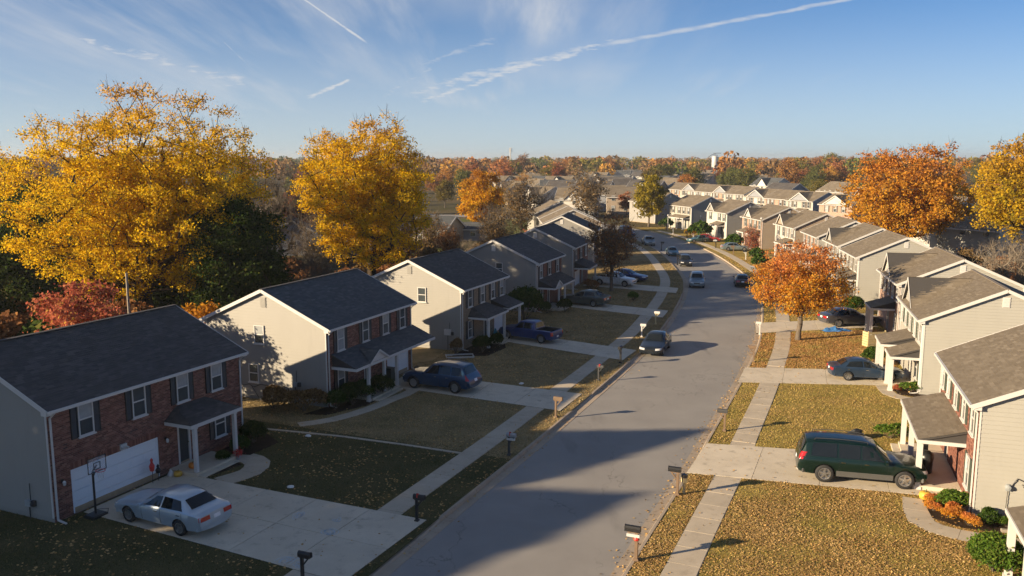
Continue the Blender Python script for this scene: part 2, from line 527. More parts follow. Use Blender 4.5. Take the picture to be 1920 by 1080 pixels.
MATS['grass_tall'] = MATS['grass_blade']

# ------------------------------------------------------------------ building blocks
def tag(o, label=None, cat=None, group=None, kind=None):
    if label: o['label'] = label
    if cat: o['category'] = cat
    if group: o['group'] = group
    if kind: o['kind'] = kind
    return o

def link(name, data, parent=None, mat=None, loc=None, rz=0.0):
    o = bpy.data.objects.new(name, data)
    COL.objects.link(o)
    if parent is not None: o.parent = parent
    if loc is not None: o.location = loc
    if rz: o.rotation_euler = (0, 0, rz)
    if mat is not None: own_mat(o, mat)
    return o

def own_mat(o, mat, i=0):                          # a material of the object's own, on mesh data it may share
    if not o.data.materials:
        o.data.materials.append(MATS[mat])
    s = o.material_slots[i]
    if s.material is not MATS[mat]:
        s.link = 'OBJECT'
        s.material = MATS[mat]

def empty(name, loc=(0, 0, 0), rz=0.0, parent=None):
    o = bpy.data.objects.new(name, None)
    COL.objects.link(o)
    o.location = loc
    o.rotation_euler = (0, 0, rz)
    o.empty_display_size = .3
    if parent is not None: o.parent = parent
    return o

class MB:
    """collects faces and turns them into one mesh"""
    def __init__(s):
        s.v, s.f, s.m = [], [], []
    def add(s, vs, fs, m=0):
        k = len(s.v)
        s.v.extend([tuple(v) for v in vs])
        s.f.extend([tuple(i + k for i in f) for f in fs])
        s.m.extend([m] * len(fs))
        return s
    def quad(s, a, b, c, d, m=0):
        return s.add((a, b, c, d), ((0, 1, 2, 3),), m)
    def poly(s, pts, m=0):
        return s.add(pts, (tuple(range(len(pts))),), m)
    def box(s, x0, x1, y0, y1, z0, z1, m=0):
        v = [(x0, y0, z0), (x1, y0, z0), (x1, y1, z0), (x0, y1, z0), (x0, y0, z1), (x1, y0, z1), (x1, y1, z1), (x0, y1, z1)]
        return s.add(v, ((0, 3, 2, 1), (4, 5, 6, 7), (0, 1, 5, 4), (1, 2, 6, 5), (2, 3, 7, 6), (3, 0, 4, 7)), m)
    def chamfer_box(s, x0, x1, y0, y1, z0, z1, c=.01, m=0):
        """a box whose top edge is bevelled"""
        v = [(x0, y0, z0), (x1, y0, z0), (x1, y1, z0), (x0, y1, z0), (x0, y0, z1 - c), (x1, y0, z1 - c), (x1, y1, z1 - c), (x0, y1, z1 - c),
             (x0 + c, y0 + c, z1), (x1 - c, y0 + c, z1), (x1 - c, y1 - c, z1), (x0 + c, y1 - c, z1)]
        f = [(8, 9, 10, 11)]
        for i in range(4):
            j = (i + 1) % 4
            f += [(i, j, 4 + j, 4 + i), (4 + i, 4 + j, 8 + j, 8 + i)]
        return s.add(v, f, m)
    def prism(s, pts2, z0, z1, m=0):               # upright prism over an outline
        n = len(pts2)
        v = [(x, y, z0) for x, y in pts2] + [(x, y, z1) for x, y in pts2]
        f = [tuple(range(n, 2 * n)), tuple(range(n - 1, -1, -1))] + [(i, (i + 1) % n, n + (i + 1) % n, n + i) for i in range(n)]
        return s.add(v, f, m)
    def extrude(s, pts, vec, m=0):                 # any flat outline, drawn out along vec
        n = len(pts)
        q = [tuple(np.add(p, vec)) for p in pts]
        f = [tuple(range(n - 1, -1, -1)), tuple(range(n, 2 * n))] + [(i, (i + 1) % n, n + (i + 1) % n, n + i) for i in range(n)]
        return s.add([tuple(p) for p in pts] + q, f, m)
    def beam(s, p, q, w, h, up=(0, 0, 1), m=0):
        p, q, up = Vector(p), Vector(q), Vector(up)
        d = (q - p).normalized()
        a = d.cross(up)
        if a.length < 1e-5: a = d.cross(Vector((1, 0, 0)))
        a.normalize()
        b = a.cross(d).normalized()
        a, b = a * w / 2, b * h / 2
        v = [p - a - b, p + a - b, p + a + b, p - a + b, q - a - b, q + a - b, q + a + b, q - a + b]
        return s.add(v, ((0, 3, 2, 1), (4, 5, 6, 7), (0, 1, 5, 4), (1, 2, 6, 5), (2, 3, 7, 6), (3, 0, 4, 7)), m)
    def tube(s, pts, r, n=6, m=0, cap=True):
        pts = [Vector(p) for p in pts]
        rs = r if isinstance(r, (list, tuple)) else [r] * len(pts)
        k = len(s.v)
        for i, p in enumerate(pts):
            d = (pts[min(i + 1, len(pts) - 1)] - pts[max(i - 1, 0)]).normalized()
            a = d.cross(Vector((0, 0, 1)))
            if a.length < 1e-3: a = d.cross(Vector((0, 1, 0)))
            a.normalize(); b = d.cross(a)
            for j in range(n):
                t = 2 * math.pi * j / n
                s.v.append(tuple(p + (a * math.cos(t) + b * math.sin(t)) * rs[i]))
        for i in range(len(pts) - 1):
            for j in range(n):
                s.f.append((k + i * n + j, k + i * n + (j + 1) % n, k + (i + 1) * n + (j + 1) % n, k + (i + 1) * n + j)); s.m.append(m)
        if cap:
            s.f.append(tuple(k + j for j in range(n - 1, -1, -1))); s.m.append(m)
            s.f.append(tuple(k + (len(pts) - 1) * n + j for j in range(n))); s.m.append(m)
        return s
    def lathe(s, prof, n=12, axis='z', c=(0, 0, 0), m=0, wob=None):
        k = len(s.v)
        for i, (r, h) in enumerate(prof):
            for j in range(n):
                t = 2 * math.pi * j / n
                rr = r * (wob(t) if wob else 1)
                x, y = rr * math.cos(t), rr * math.sin(t)
                p = {'z': (x, y, h), 'y': (x, h, y), 'x': (h, x, y)}[axis]
                s.v.append((p[0] + c[0], p[1] + c[1], p[2] + c[2]))
        for i in range(len(prof) - 1):
            for j in range(n):
                s.f.append((k + i * n + j, k + i * n + (j + 1) % n, k + (i + 1) * n + (j + 1) % n, k + (i + 1) * n + j)); s.m.append(m)
        return s
    def mesh(s, name, mats=(), smooth=False):
        me = bpy.data.meshes.new(name)
        me.from_pydata(s.v, [], s.f)
        for x in mats: me.materials.append(MATS[x])
        if len(mats) > 1: me.polygons.foreach_set('material_index', s.m)
        if smooth: me.polygons.foreach_set('use_smooth', [True] * len(me.polygons))
        me.update()
        return me
    def build(s, name, mat, parent=None, loc=None, rz=0.0, smooth=False):
        mats = (mat,) if isinstance(mat, str) else mat
        return link(name, s.mesh(name, mats, smooth), parent, None, loc, rz)

def np_mesh(name, verts, nper, mat):
    """mesh of loose faces with nper corners each (verts: faces x nper x 3)"""
    verts = np.ascontiguousarray(verts, dtype=np.float32).reshape(-1, 3)
    nv = len(verts); nf = nv // nper
    me = bpy.data.meshes.new(name)
    me.vertices.add(nv); me.vertices.foreach_set('co', verts.ravel())
    me.loops.add(nv); me.loops.foreach_set('vertex_index', np.arange(nv, dtype=np.int32))
    me.polygons.add(nf)
    me.polygons.foreach_set('loop_start', np.arange(nf, dtype=np.int32) * nper)
    if mat: me.materials.append(MATS[mat])
    me.update(calc_edges=True)
    return me

def np_faces(name, verts, faces, mat, smooth=False):
    """mesh from arrays with shared corners; faces: k x 4"""
    me = bpy.data.meshes.new(name)
    verts = np.ascontiguousarray(verts, dtype=np.float32); faces = np.ascontiguousarray(faces, dtype=np.int32)
    me.vertices.add(len(verts)); me.vertices.foreach_set('co', verts.ravel())
    me.loops.add(faces.size); me.loops.foreach_set('vertex_index', faces.ravel())
    me.polygons.add(len(faces)); me.polygons.foreach_set('loop_start', np.arange(len(faces), dtype=np.int32) * faces.shape[1])
    if mat: me.materials.append(MATS[mat])
    if smooth: me.polygons.foreach_set('use_smooth', np.ones(len(faces), dtype=bool))
    me.update(calc_edges=True)
    return me

# flat outlines filled with courses: shingles, boards
def frame_of(poly):
    P = [Vector(p) for p in poly]
    n = Vector((0, 0, 0))
    for i in range(len(P)):
        a, b = P[i], P[(i + 1) % len(P)]
        n += Vector(((a.y - b.y) * (a.z + b.z), (a.z - b.z) * (a.x + b.x), (a.x - b.x) * (a.y + b.y)))
    n.normalize()
    a = Vector((0, 0, 1)).cross(n).normalized()
    b = n.cross(a).normalized()
    o = P[0]
    return o, a, b, n, [((p - o).dot(a), (p - o).dot(b)) for p in P]

def span(poly2, y):
    xs = []
    for i in range(len(poly2)):
        (x0, y0), (x1, y1) = poly2[i], poly2[(i + 1) % len(poly2)]
        if (y0 - y) * (y1 - y) < 0:
            xs.append(x0 + (x1 - x0) * (y - y0) / (y1 - y0))
    return (min(xs), max(xs)) if len(xs) >= 2 else None

def shingle_field(polys, rng, e=.15, w=.33):
    mb = MB()
    for poly in polys:
        o, a, b, n, q = frame_of(poly)
        lo, hi = min(p[1] for p in q), max(p[1] for p in q)
        y = lo
        while y < hi - .01:
            y1 = min(y + e, hi)
            s = span(q, (y + y1) / 2)
            if s and s[1] - s[0] > .05:
                x = s[0] - rng.random() * w
                while x < s[1]:
                    x1 = x + w * (.8 + .4 * rng.random())
                    xa, xb = max(x, s[0]), min(x1, s[1])
                    if xb - xa > .02:
                        l = .010 + .010 * rng.random()
                        pts = [o + a * xx + b * yy + n * h for xx, yy, h in ((xa, y, l), (xb, y, l), (xb, y1 + .02, .006), (xa, y1 + .02, .006))]
                        base = [o + a * xx + b * yy for xx, yy in ((xa, y), (xb, y))]
                        mb.add([*pts, *base], ((0, 1, 2, 3), (4, 5, 1, 0)))
                    x = x1
            y = y1
    return mb

def board_field(mb, poly, e=.125, proud=.026, off=.004):
    o, a, b, n, q = frame_of(poly)
    lo, hi = min(p[1] for p in q), max(p[1] for p in q)
    y = lo
    while y < hi - 1e-4:
        y1 = min(y + e, hi)
        s0, s1 = span(q, y + 1e-4), span(q, y1 - 1e-4)
        if s0 and s1:
            P = lambda x, yy, h: o + a * x + b * yy + n * h
            mb.quad(P(s0[0], y, proud + off), P(s0[1], y, proud + off), P(s1[1], y1, off), P(s1[0], y1, off))
            mb.quad(P(s0[0], y, off), P(s0[1], y, off), P(s0[1], y, proud + off), P(s0[0], y, proud + off))
        y = y1
    return mb

def wall_cells(mb, x0, x1, z0, z1, holes, y=0.0, depth=.12):
    """upright wall in the xz plane with rectangular openings and their reveals; it looks towards -y"""
    xs = sorted({x0, x1, *[h[0] for h in holes], *[h[1] for h in holes]})
    zs = sorted({z0, z1, *[h[2] for h in holes], *[h[3] for h in holes]})
    for a, b in zip(xs, xs[1:]):
        for c, d in zip(zs, zs[1:]):
            mx, mz = (a + b) / 2, (c + d) / 2
            if not any(h[0] < mx < h[1] and h[2] < mz < h[3] for h in holes):
                mb.quad((a, y, c), (b, y, c), (b, y, d), (a, y, d))
    for a, b, c, d in holes:
        mb.quad((a, y, c), (a, y + depth, c), (a, y + depth, d), (a, y, d))
        mb.quad((b, y, c), (b, y, d), (b, y + depth, d), (b, y + depth, c))
        mb.quad((a, y, d), (a, y + depth, d), (b, y + depth, d), (b, y, d))
    return mb

def inside(poly, x, y):
    """points in polygon, vectorised"""
    r = np.zeros(np.shape(x), bool)
    n = len(poly)
    for i in range(n):
        x0, y0 = poly[i][:2]; x1, y1 = poly[(i + 1) % n][:2]
        if y0 == y1: continue
        hit = ((y0 > y) != (y1 > y)) & (x < (x1 - x0) * (y - y0) / (y1 - y0) + x0)
        r ^= hit
    return r

# ------------------------------------------------------------------ the street's line
KN = [(-21, -20), (-12.9, 0), (-5.75, 16.6), (.70, 31.9), (4.5, 40.6), (7.0, 46.6), (10.9, 56), (13.5, 62.6), (16.7, 71.1), (20.8, 84.5), (23.6, 95), (25.6, 105), (26.9, 118), (27.9, 132.5), (28.0, 147.4),
      (27.0, 163.0), (25.0, 176), (21.5, 190), (15, 204), (5, 216), (-10, 226), (-30, 233)]
def catmull(K, n=24):
    K = [Vector((*k, 0)) for k in K]
    K = [K[0] * 2 - K[1]] + K + [K[-1] * 2 - K[-2]]
    out = []
    for i in range(1, len(K) - 2):
        p0, p1, p2, p3 = K[i - 1:i + 3]
        for j in range(n):
            t = j / n
            out.append(.5 * ((2 * p1) + (p2 - p0) * t + (2 * p0 - 5 * p1 + 4 * p2 - p3) * t * t + (3 * p1 - p0 - 3 * p2 + p3) * t ** 3))
    out.append(K[-2])
    return np.array([(p.x, p.y) for p in out])
CL = catmull(KN)
for _ in range(40):
    CL[1:-1] = CL[1:-1] * .5 + (CL[:-2] + CL[2:]) * .25
SEG = np.linalg.norm(np.diff(CL, axis=0), axis=1)
CS = np.concatenate([[0], np.cumsum(SEG)])
SMAX = CS[-1]
def street(s, off=0.0):
    """the point at arc length s, off metres to the right of the centre line"""
    x, y = np.interp(s, CS, CL[:, 0]), np.interp(s, CS, CL[:, 1])
    x2, y2 = np.interp(s + .5, CS, CL[:, 0]), np.interp(s + .5, CS, CL[:, 1])
    x1, y1 = np.interp(s - .5, CS, CL[:, 0]), np.interp(s - .5, CS, CL[:, 1])
    dx, dy = x2 - x1, y2 - y1
    l = math.hypot(dx, dy) or 1
    return (x + dy / l * off, y - dx / l * off)
def street_of(x, y):
    """arc length and side offset of a point"""
    d = (CL[:, 0] - x) ** 2 + (CL[:, 1] - y) ** 2
    i = int(np.argmin(d)); i0, i1 = max(i - 1, 0), min(i + 1, len(CL) - 1)
    tx, ty = CL[i1] - CL[i0]; l = math.hypot(tx, ty); tx, ty = tx / l, ty / l
    dx, dy = x - CL[i, 0], y - CL[i, 1]
    return CS[i] + dx * tx + dy * ty, dx * ty - dy * tx
def heading(s):
    a, b = street(s - 1), street(s + 1)
    return math.degrees(math.atan2(b[0] - a[0], b[1] - a[1]))

ROAD, GUT, KERB = 3.72, 4.15, 4.31
GZ = 0.11                                          # level of lawns and walks above the carriageway
ORD = ['first', 'second', 'third', 'fourth', 'fifth', 'sixth', 'seventh', 'eighth', 'ninth', 'tenth', 'eleventh', 'twelfth']

# ------------------------------------------------------------------ ground, road, walks, drives
def strip(o0, o1, z, s0, s1, step=1.5, mb=None, z1=None):
    mb = mb or MB()
    n = max(1, int((s1 - s0) / step))
    pts = []
    for i in range(n + 1):
        s = s0 + (s1 - s0) * i / n
        a, b = street(s, o0), street(s, o1)
        pts += [(*a, z), (*b, z if z1 is None else z1)]
    mb.add(pts, [(2 * i, 2 * i + 1, 2 * i + 3, 2 * i + 2) for i in range(n)])
    return mb

g = MB()
g.quad((-4000, -300, -.05), (4000, -300, -.05), (4000, 6500, -.05), (-4000, 6500, -.05))
tag(g.build('ground', 'ground_far'), 'brown green ground reaching to the wooded horizon', 'ground', kind='structure')
tag(strip(-ROAD - .02, ROAD + .02, 0.0, 0, SMAX).build('road', 'asphalt'), 'grey asphalt street curving away to the left', 'road', kind='structure')
S_SPLIT = street_of(-8, 44.5)[0]
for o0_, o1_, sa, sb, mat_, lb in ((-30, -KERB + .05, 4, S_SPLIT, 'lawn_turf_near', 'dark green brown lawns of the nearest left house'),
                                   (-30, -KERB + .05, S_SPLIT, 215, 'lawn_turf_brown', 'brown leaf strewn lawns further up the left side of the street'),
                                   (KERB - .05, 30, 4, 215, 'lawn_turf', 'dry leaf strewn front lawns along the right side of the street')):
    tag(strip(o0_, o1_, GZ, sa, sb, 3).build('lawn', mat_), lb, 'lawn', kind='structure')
mb = MB(); mb.poly([(*p, .10) for p in ((-75, 8), (-19, 8), (-6, 60), (6, 110), (10, 160), (-75, 160))])
tag(mb.build('back_yard', 'ground_far'), 'brown shaded back yards behind the left row of houses', 'ground', kind='structure')

# driveways: road-side middle, house-side middle, half width, number of lanes
DRIVES = []
def lanes(name, label, pts, cols, row_len, cut_at=None, mat='concrete_drive', splay=.55):
    """a drive of concrete slabs; pts: road left, road right, house right, house left (seen from the road)"""
    A, B, C, D = [Vector((*p, 0)) for p in pts]
    root = empty(name, (0, 0, 0))
    tag(root, label, 'driveway', 'driveways of the street', 'structure')
    base = MB(); base.prism([(p.x, p.y) for p in (A, B, C, D)], GZ - .05, GZ + .012)
    base.build('bedding', 'joint_filler', root)
    L = ((D - A).length + (C - B).length) / 2
    rows = max(1, round(L / row_len))
    for r in range(rows):
        t0, t1 = r / rows, (r + 1) / rows
        for k in range(cols):
            u0, u1 = k / cols, (k + 1) / cols
            def P(u, t): return (A.lerp(B, u)).lerp(D.lerp(C, u), t)
            q = [P(u0, t0), P(u1, t0), P(u1, t1), P(u0, t1)]
            cen = sum(q, Vector()) / 4
            gap = .012
            q = [p + (cen - p).normalized() * gap * 1.4 for p in q]
            h = GZ + .030 + random.uniform(-.003, .003)
            m = MB()
            inn = [p + (cen - p).normalized() * .008 for p in q]
            vs = [(p.x, p.y, GZ - .03) for p in q] + [(p.x, p.y, h - .005) for p in q] + [(p.x, p.y, h) for p in inn]
            m.add(vs, [(8, 9, 10, 11)] + [(i, (i + 1) % 4, 4 + (i + 1) % 4, 4 + i) for i in range(4)] + [(4 + i, 4 + (i + 1) % 4, 8 + (i + 1) % 4, 8 + i) for i in range(4)])
            m.build('slab', mat, root)
    DRIVES.append([(p.x, p.y) for p in (A, B, C, D)])
    return root
random.seed(5)
lanes('driveway', 'wide concrete driveway under the silver sedan, with chalk marks', [(-6.0, 28.4), (-3.55, 33.7), (-16.2, 39.2), (-18.25, 34.5)], 2, 3.0)
lanes('driveway', 'concrete driveway under the blue station wagon at the white garage', [(2.9, 49.3), (4.5, 53.0), (-7.2, 58.5), (-8.4, 55.0)], 2, 3.0)
lanes('driveway', 'concrete driveway under the blue pickup truck', [(8.3, 62.3), (9.8, 65.6), (-.4, 73.0), (-1.7, 69.7)], 2, 3.2)
lanes('driveway', 'concrete driveway under the grey green sedan on the left', [(14.3, 79.6), (15.5, 83.3), (5.4, 89.9), (4.2, 86.6)], 2, 3.2)
lanes('driveway', 'concrete driveway behind the brown leaved street tree on the left', [(18.4, 94.5), (19.4, 98.3), (9.7, 104.2), (8.4, 100.4)], 2, 3.2)
lanes('driveway', 'sunlit concrete driveway under the green sport utility vehicle', [(8.35, 39.1), (10.3, 43.4), (21.6, 41.0), (19.95, 35.9)], 1, 3.1)
lanes('driveway', 'sunlit concrete driveway under the dark blue sedan on the right', [(15.2, 55.9), (16.8, 60.0), (28.0, 59.0), (26.9, 54.9)], 1, 3.0)
lanes('driveway', 'sunlit concrete driveway under the grey sedan behind the orange tree', [(21.1, 72.3), (22.3, 76.9), (34.0, 79.3), (32.8, 75.0)], 1, 3.0)
lanes('driveway', 'concrete driveway half hidden behind the orange lawn tree', [(26.5, 90.3), (27.4, 94.0), (37.0, 93.8), (36.2, 90.1)], 1, 3.2)

def in_drive(x, y, grow=0.0):
    for q in DRIVES:
        c = (sum(p[0] for p in q) / 4, sum(p[1] for p in q) / 4)
        k = [(p[0] + (p[0] - c[0]) * grow * .08, p[1] + (p[1] - c[1]) * grow * .08) for p in q]
        if inside(k, np.array([x]), np.array([y]))[0]:
            return True
    return False

# gutters and kerbs: pieces of concrete, dipped at the drives
WALK = {-1: (5.9, 7.05), 1: (5.45, 6.65)}
for sgn, nm in ((-1, 'left'), (1, 'right')):
    root = empty('kerb')
    tag(root, f'pale concrete kerb and gutter along the {nm} edge of the street', 'kerb', kind='structure')
    s = 24.0
    while s < 205:
        ln = 3.0 if s < 110 else 6.0
        m = MB()
        n = 3
        for j in range(n):
            a, b = s + ln * j / n + (.006 if j == 0 else 0), s + ln * (j + 1) / n - (.006 if j == n - 1 else 0)
            rows = []
            for ss in (a, b):
                p = street(ss, sgn * (KERB + 1.0))
                hgt = .055 if in_drive(*p, .3) else .135
                rows.append([(*street(ss, sgn * o), z) for o, z in ((ROAD - .02, -.03), (ROAD - .01, .012), (GUT - .03, .004), (GUT + .02, hgt - .015), (GUT + .04, hgt), (KERB, hgt), (KERB + .01, .0))])
            k = len(rows[0])
            m.add(rows[0] + rows[1], [(i, i + 1, k + i + 1, k + i) for i in range(k - 1)])
        m.build('kerb_stone', 'concrete_kerb', root)
        s += ln
    wroot = empty('sidewalk')
    tag(wroot, f'concrete slab sidewalk along the {nm} side of the street', 'sidewalk', kind='structure')
    o0, o1 = WALK[sgn]
    base = strip(sgn * (o0 - .02), sgn * (o1 + .02), GZ + .008, 20, 205)
    base.build('bedding', 'concrete', wroot)
    s = 22.0
    while s < 205:
        ln = 1.5 if s < 120 else 4.5
        pts = [street(s + .008, sgn * o0), street(s + .008, sgn * o1), street(s + ln - .008, sgn * o1), street(s + ln - .008, sgn * o0)]
        cx, cy = np.mean(pts, axis=0)
        if not in_drive(cx, cy):
            h = GZ + .026 + random.uniform(-.004, .004)
            inn = [(p[0] + (cx - p[0]) * .006, p[1] + (cy - p[1]) * .006) for p in pts]
            m = MB()
            m.add([(*p, GZ - .03) for p in pts] + [(*p, h - .004) for p in pts] + [(*p, h) for p in inn],
                  [(8, 9, 10, 11)] + [(i, (i + 1) % 4, 4 + (i + 1) % 4, 4 + i) for i in range(4)] + [(4 + i, 4 + (i + 1) % 4, 8 + (i + 1) % 4, 8 + i) for i in range(4)])
            m.build('slab', 'concrete', wroot)
        s += ln

# garden paths and planting beds
PATHS = []
def path(label, cl, w, mat='concrete', kind_name='path', cut=1.6):
    P = [Vector((*p, 0)) for p in cl]
    root = empty(kind_name); tag(root, label, kind_name.replace('_', ' '), kind='structure')
    left, right = [], []
    for i, p in enumerate(P):
        d = (P[min(i + 1, len(P) - 1)] - P[max(i - 1, 0)]).normalized()
        n = Vector((d.y, -d.x, 0))
        left.append(p - n * w / 2); right.append(p + n * w / 2)
    for i in range(len(P) - 1):
        q = [left[i], right[i], right[i + 1], left[i + 1]]
        c = sum(q, Vector()) / 4
        q = [p + (c - p).normalized() * .01 for p in q]
        m = MB(); m.prism([(p.x, p.y) for p in q], GZ - .03, GZ + .022 + random.uniform(-.003, .003)); m.build('slab', mat, root)
    PATHS.append([(p.x, p.y) for p in left] + [(p.x, p.y) for p in reversed(right)])
def smooth_line(pts, n=4):
    return [tuple(p) for p in catmull(pts, n)]
path('curved concrete path from the driveway to the brick porch of the nearest left house', smooth_line([(-13.6, 38.0), (-12.6, 39.2), (-12.6, 40.5), (-13.5, 41.3), (-14.6, 41.4)], 2), 1.25)
path('winding concrete path edging the planting bed of the second left house', smooth_line([tuple(at(*p)[:2]) for p in ((560, 800), (625, 790), (690, 771), (735, 752), (775, 735))] + [(-7.6, 55.6)], 2), .85)
path('sunlit concrete path turning from the driveway to the right along the flower bed', smooth_line([(17.9, 36.0), (17.0, 33.6), (17.9, 32.3), (19.6, 31.6), (21.5, 31.1)], 2), 1.1)
path('sunlit concrete path in front of the second right house', smooth_line([(24.6, 55.0), (24.2, 53.0), (25.0, 51.7), (26.8, 51.2)], 2), .9)
path('narrow concrete path across the lawn between the two nearest left houses', [tuple(at(*p)[:2]) for p in ((455, 804), (540, 812), (640, 822), (760, 838), (880, 856))], .22)
BEDS = []
def bed(label, pts):
    m = MB(); m.prism(pts, GZ - .03, GZ + .028)
    tag(m.build('planting_bed', 'mulch'), label, 'planting bed', kind='structure')
    BEDS.append(pts)
bed('mulched bed with dry leaves beside the nearest brick porch', [(-16.0, 39.3), (-14.4, 38.6), (-13.3, 40.2), (-14.0, 41.2), (-15.2, 41.0)])
bed('mulched bed under the round bushes at the nearest left house', [(-15.3, 41.9), (-13.3, 41.6), (-12.4, 43.6), (-13.6, 45.2), (-14.8, 44.6)])
bed('dark mulched shrub bed at the second left house', [(-12.3, 48.6), (-10.9, 48.5), (-8.9, 50.4), (-7.8, 53.0), (-8.3, 54.8), (-9.7, 53.6), (-11.2, 50.1)])
bed('dark mulched bed at the third left house', [(-4.6, 63.6), (-1.9, 63.7), (-.5, 66.5), (-.6, 68.6), (-2.6, 68.7), (-4.0, 65.3)])
bed('sunlit flower bed at the nearest right house corner', [(18.2, 36.2), (17.6, 33.9), (18.4, 32.9), (20.6, 32.2), (21.0, 33.3), (19.4, 34.2), (20.0, 36.1)])
bed('sunlit flower bed at the second right house corner', [(25.0, 54.5), (24.7, 52.9), (25.6, 52.2), (26.7, 52.2), (26.3, 53.2), (26.8, 54.5)])

# ------------------------------------------------------------------ houses
_cache = {}
def cached(key, fn):
    if key not in _cache: _cache[key] = fn()
    return _cache[key]

def win_meshes(w, h):
    def frame():
        m = MB()
        f, d = .055, .075
        m.box(-w / 2, -w / 2 + f, -d, 0, 0, h); m.box(w / 2 - f, w / 2, -d, 0, 0, h)
        m.box(-w / 2 + f, w / 2 - f, -d, 0, h - f, h); m.box(-w / 2 + f, w / 2 - f, -d + .008, 0, h / 2 - .03, h / 2 + .025)
        m.box(-w / 2 + f, w / 2 - f, -d, 0, 0, f * .9)
        return m.mesh('window', ('trim_white',))
    def pane(z0, z1):
        m = MB(); m.box(-w / 2 + .05, w / 2 - .05, -.035, -.012, z0, z1); return m.mesh('pane', ('pane_dark',))
    def sill():
        m = MB(); m.box(-w / 2 - .06, w / 2 + .06, -.12, 0, -.065, -.002); return m.mesh('sill', ('trim_white',))
    return (cached(('wf', w, h), frame), cached(('wp0', w, h), lambda: pane(.045, h / 2 - .028)), cached(('wp1', w, h), lambda: pane(h / 2 + .023, h - .05)), cached(('ws', w, h), sill))

def shutter_mesh(w, h):
    def mk():
        m = MB(); d = .05
        f = .045
        m.box(0, f, -d, 0, 0, h); m.box(w - f, w, -d, 0, 0, h)
        for a, b in ((0, f), (h / 2 - f / 2, h / 2 + f / 2), (h - f, h)):
            m.box(f, w - f, -d, 0, a, b)
        for z0, z1 in ((f, h / 2 - f / 2), (h / 2 + f / 2, h - f)):
            k = max(3, int((z1 - z0) / .11))
            for i in range(k):
                a = z0 + (z1 - z0) * i / k; b = z0 + (z1 - z0) * (i + 1) / k
                m.quad((f, -d + .004, a), (w - f, -d + .004, a), (w - f, -.012, b), (f, -.012, b))
        return m.mesh('shutter', ('shutter_dark',))
    return cached(('sh', w, h), mk)

def window(root, a, z0, w, h, pos, rz, shutters=None, rng=random, detail=2):
    """pos(a): the place on the wall; rz turns the canonical window (which looks to -y)"""
    fr, p0, p1, si = win_meshes(round(w, 2), round(h, 2))
    o = link('window', fr, root, None, (*pos(a), z0), rz)
    if detail > 0:
        lo = link('pane', p0, o, None); up = link('pane', p1, o, None)
        own_mat(up, 'pane_blind' if rng.random() < .7 else 'pane_dark')
        own_mat(lo, 'pane_blind' if rng.random() < .18 else 'pane_dark')
    if detail > 1:
        link('sill', si, o)
    if shutters:
        sw = min(.34, w * .45)
        sm = shutter_mesh(round(sw, 2), round(h + .06, 2))
        c, s = math.cos(rz), math.sin(rz)
        for off in (-w / 2 - sw - .015, w / 2 + .015):
            x, y = pos(a)
            so = link('shutter', sm, root, None, (x + c * off, y + s * off, z0 - .03), rz)
            own_mat(so, shutters)

def rng_of(seed):
    return random.Random(seed)

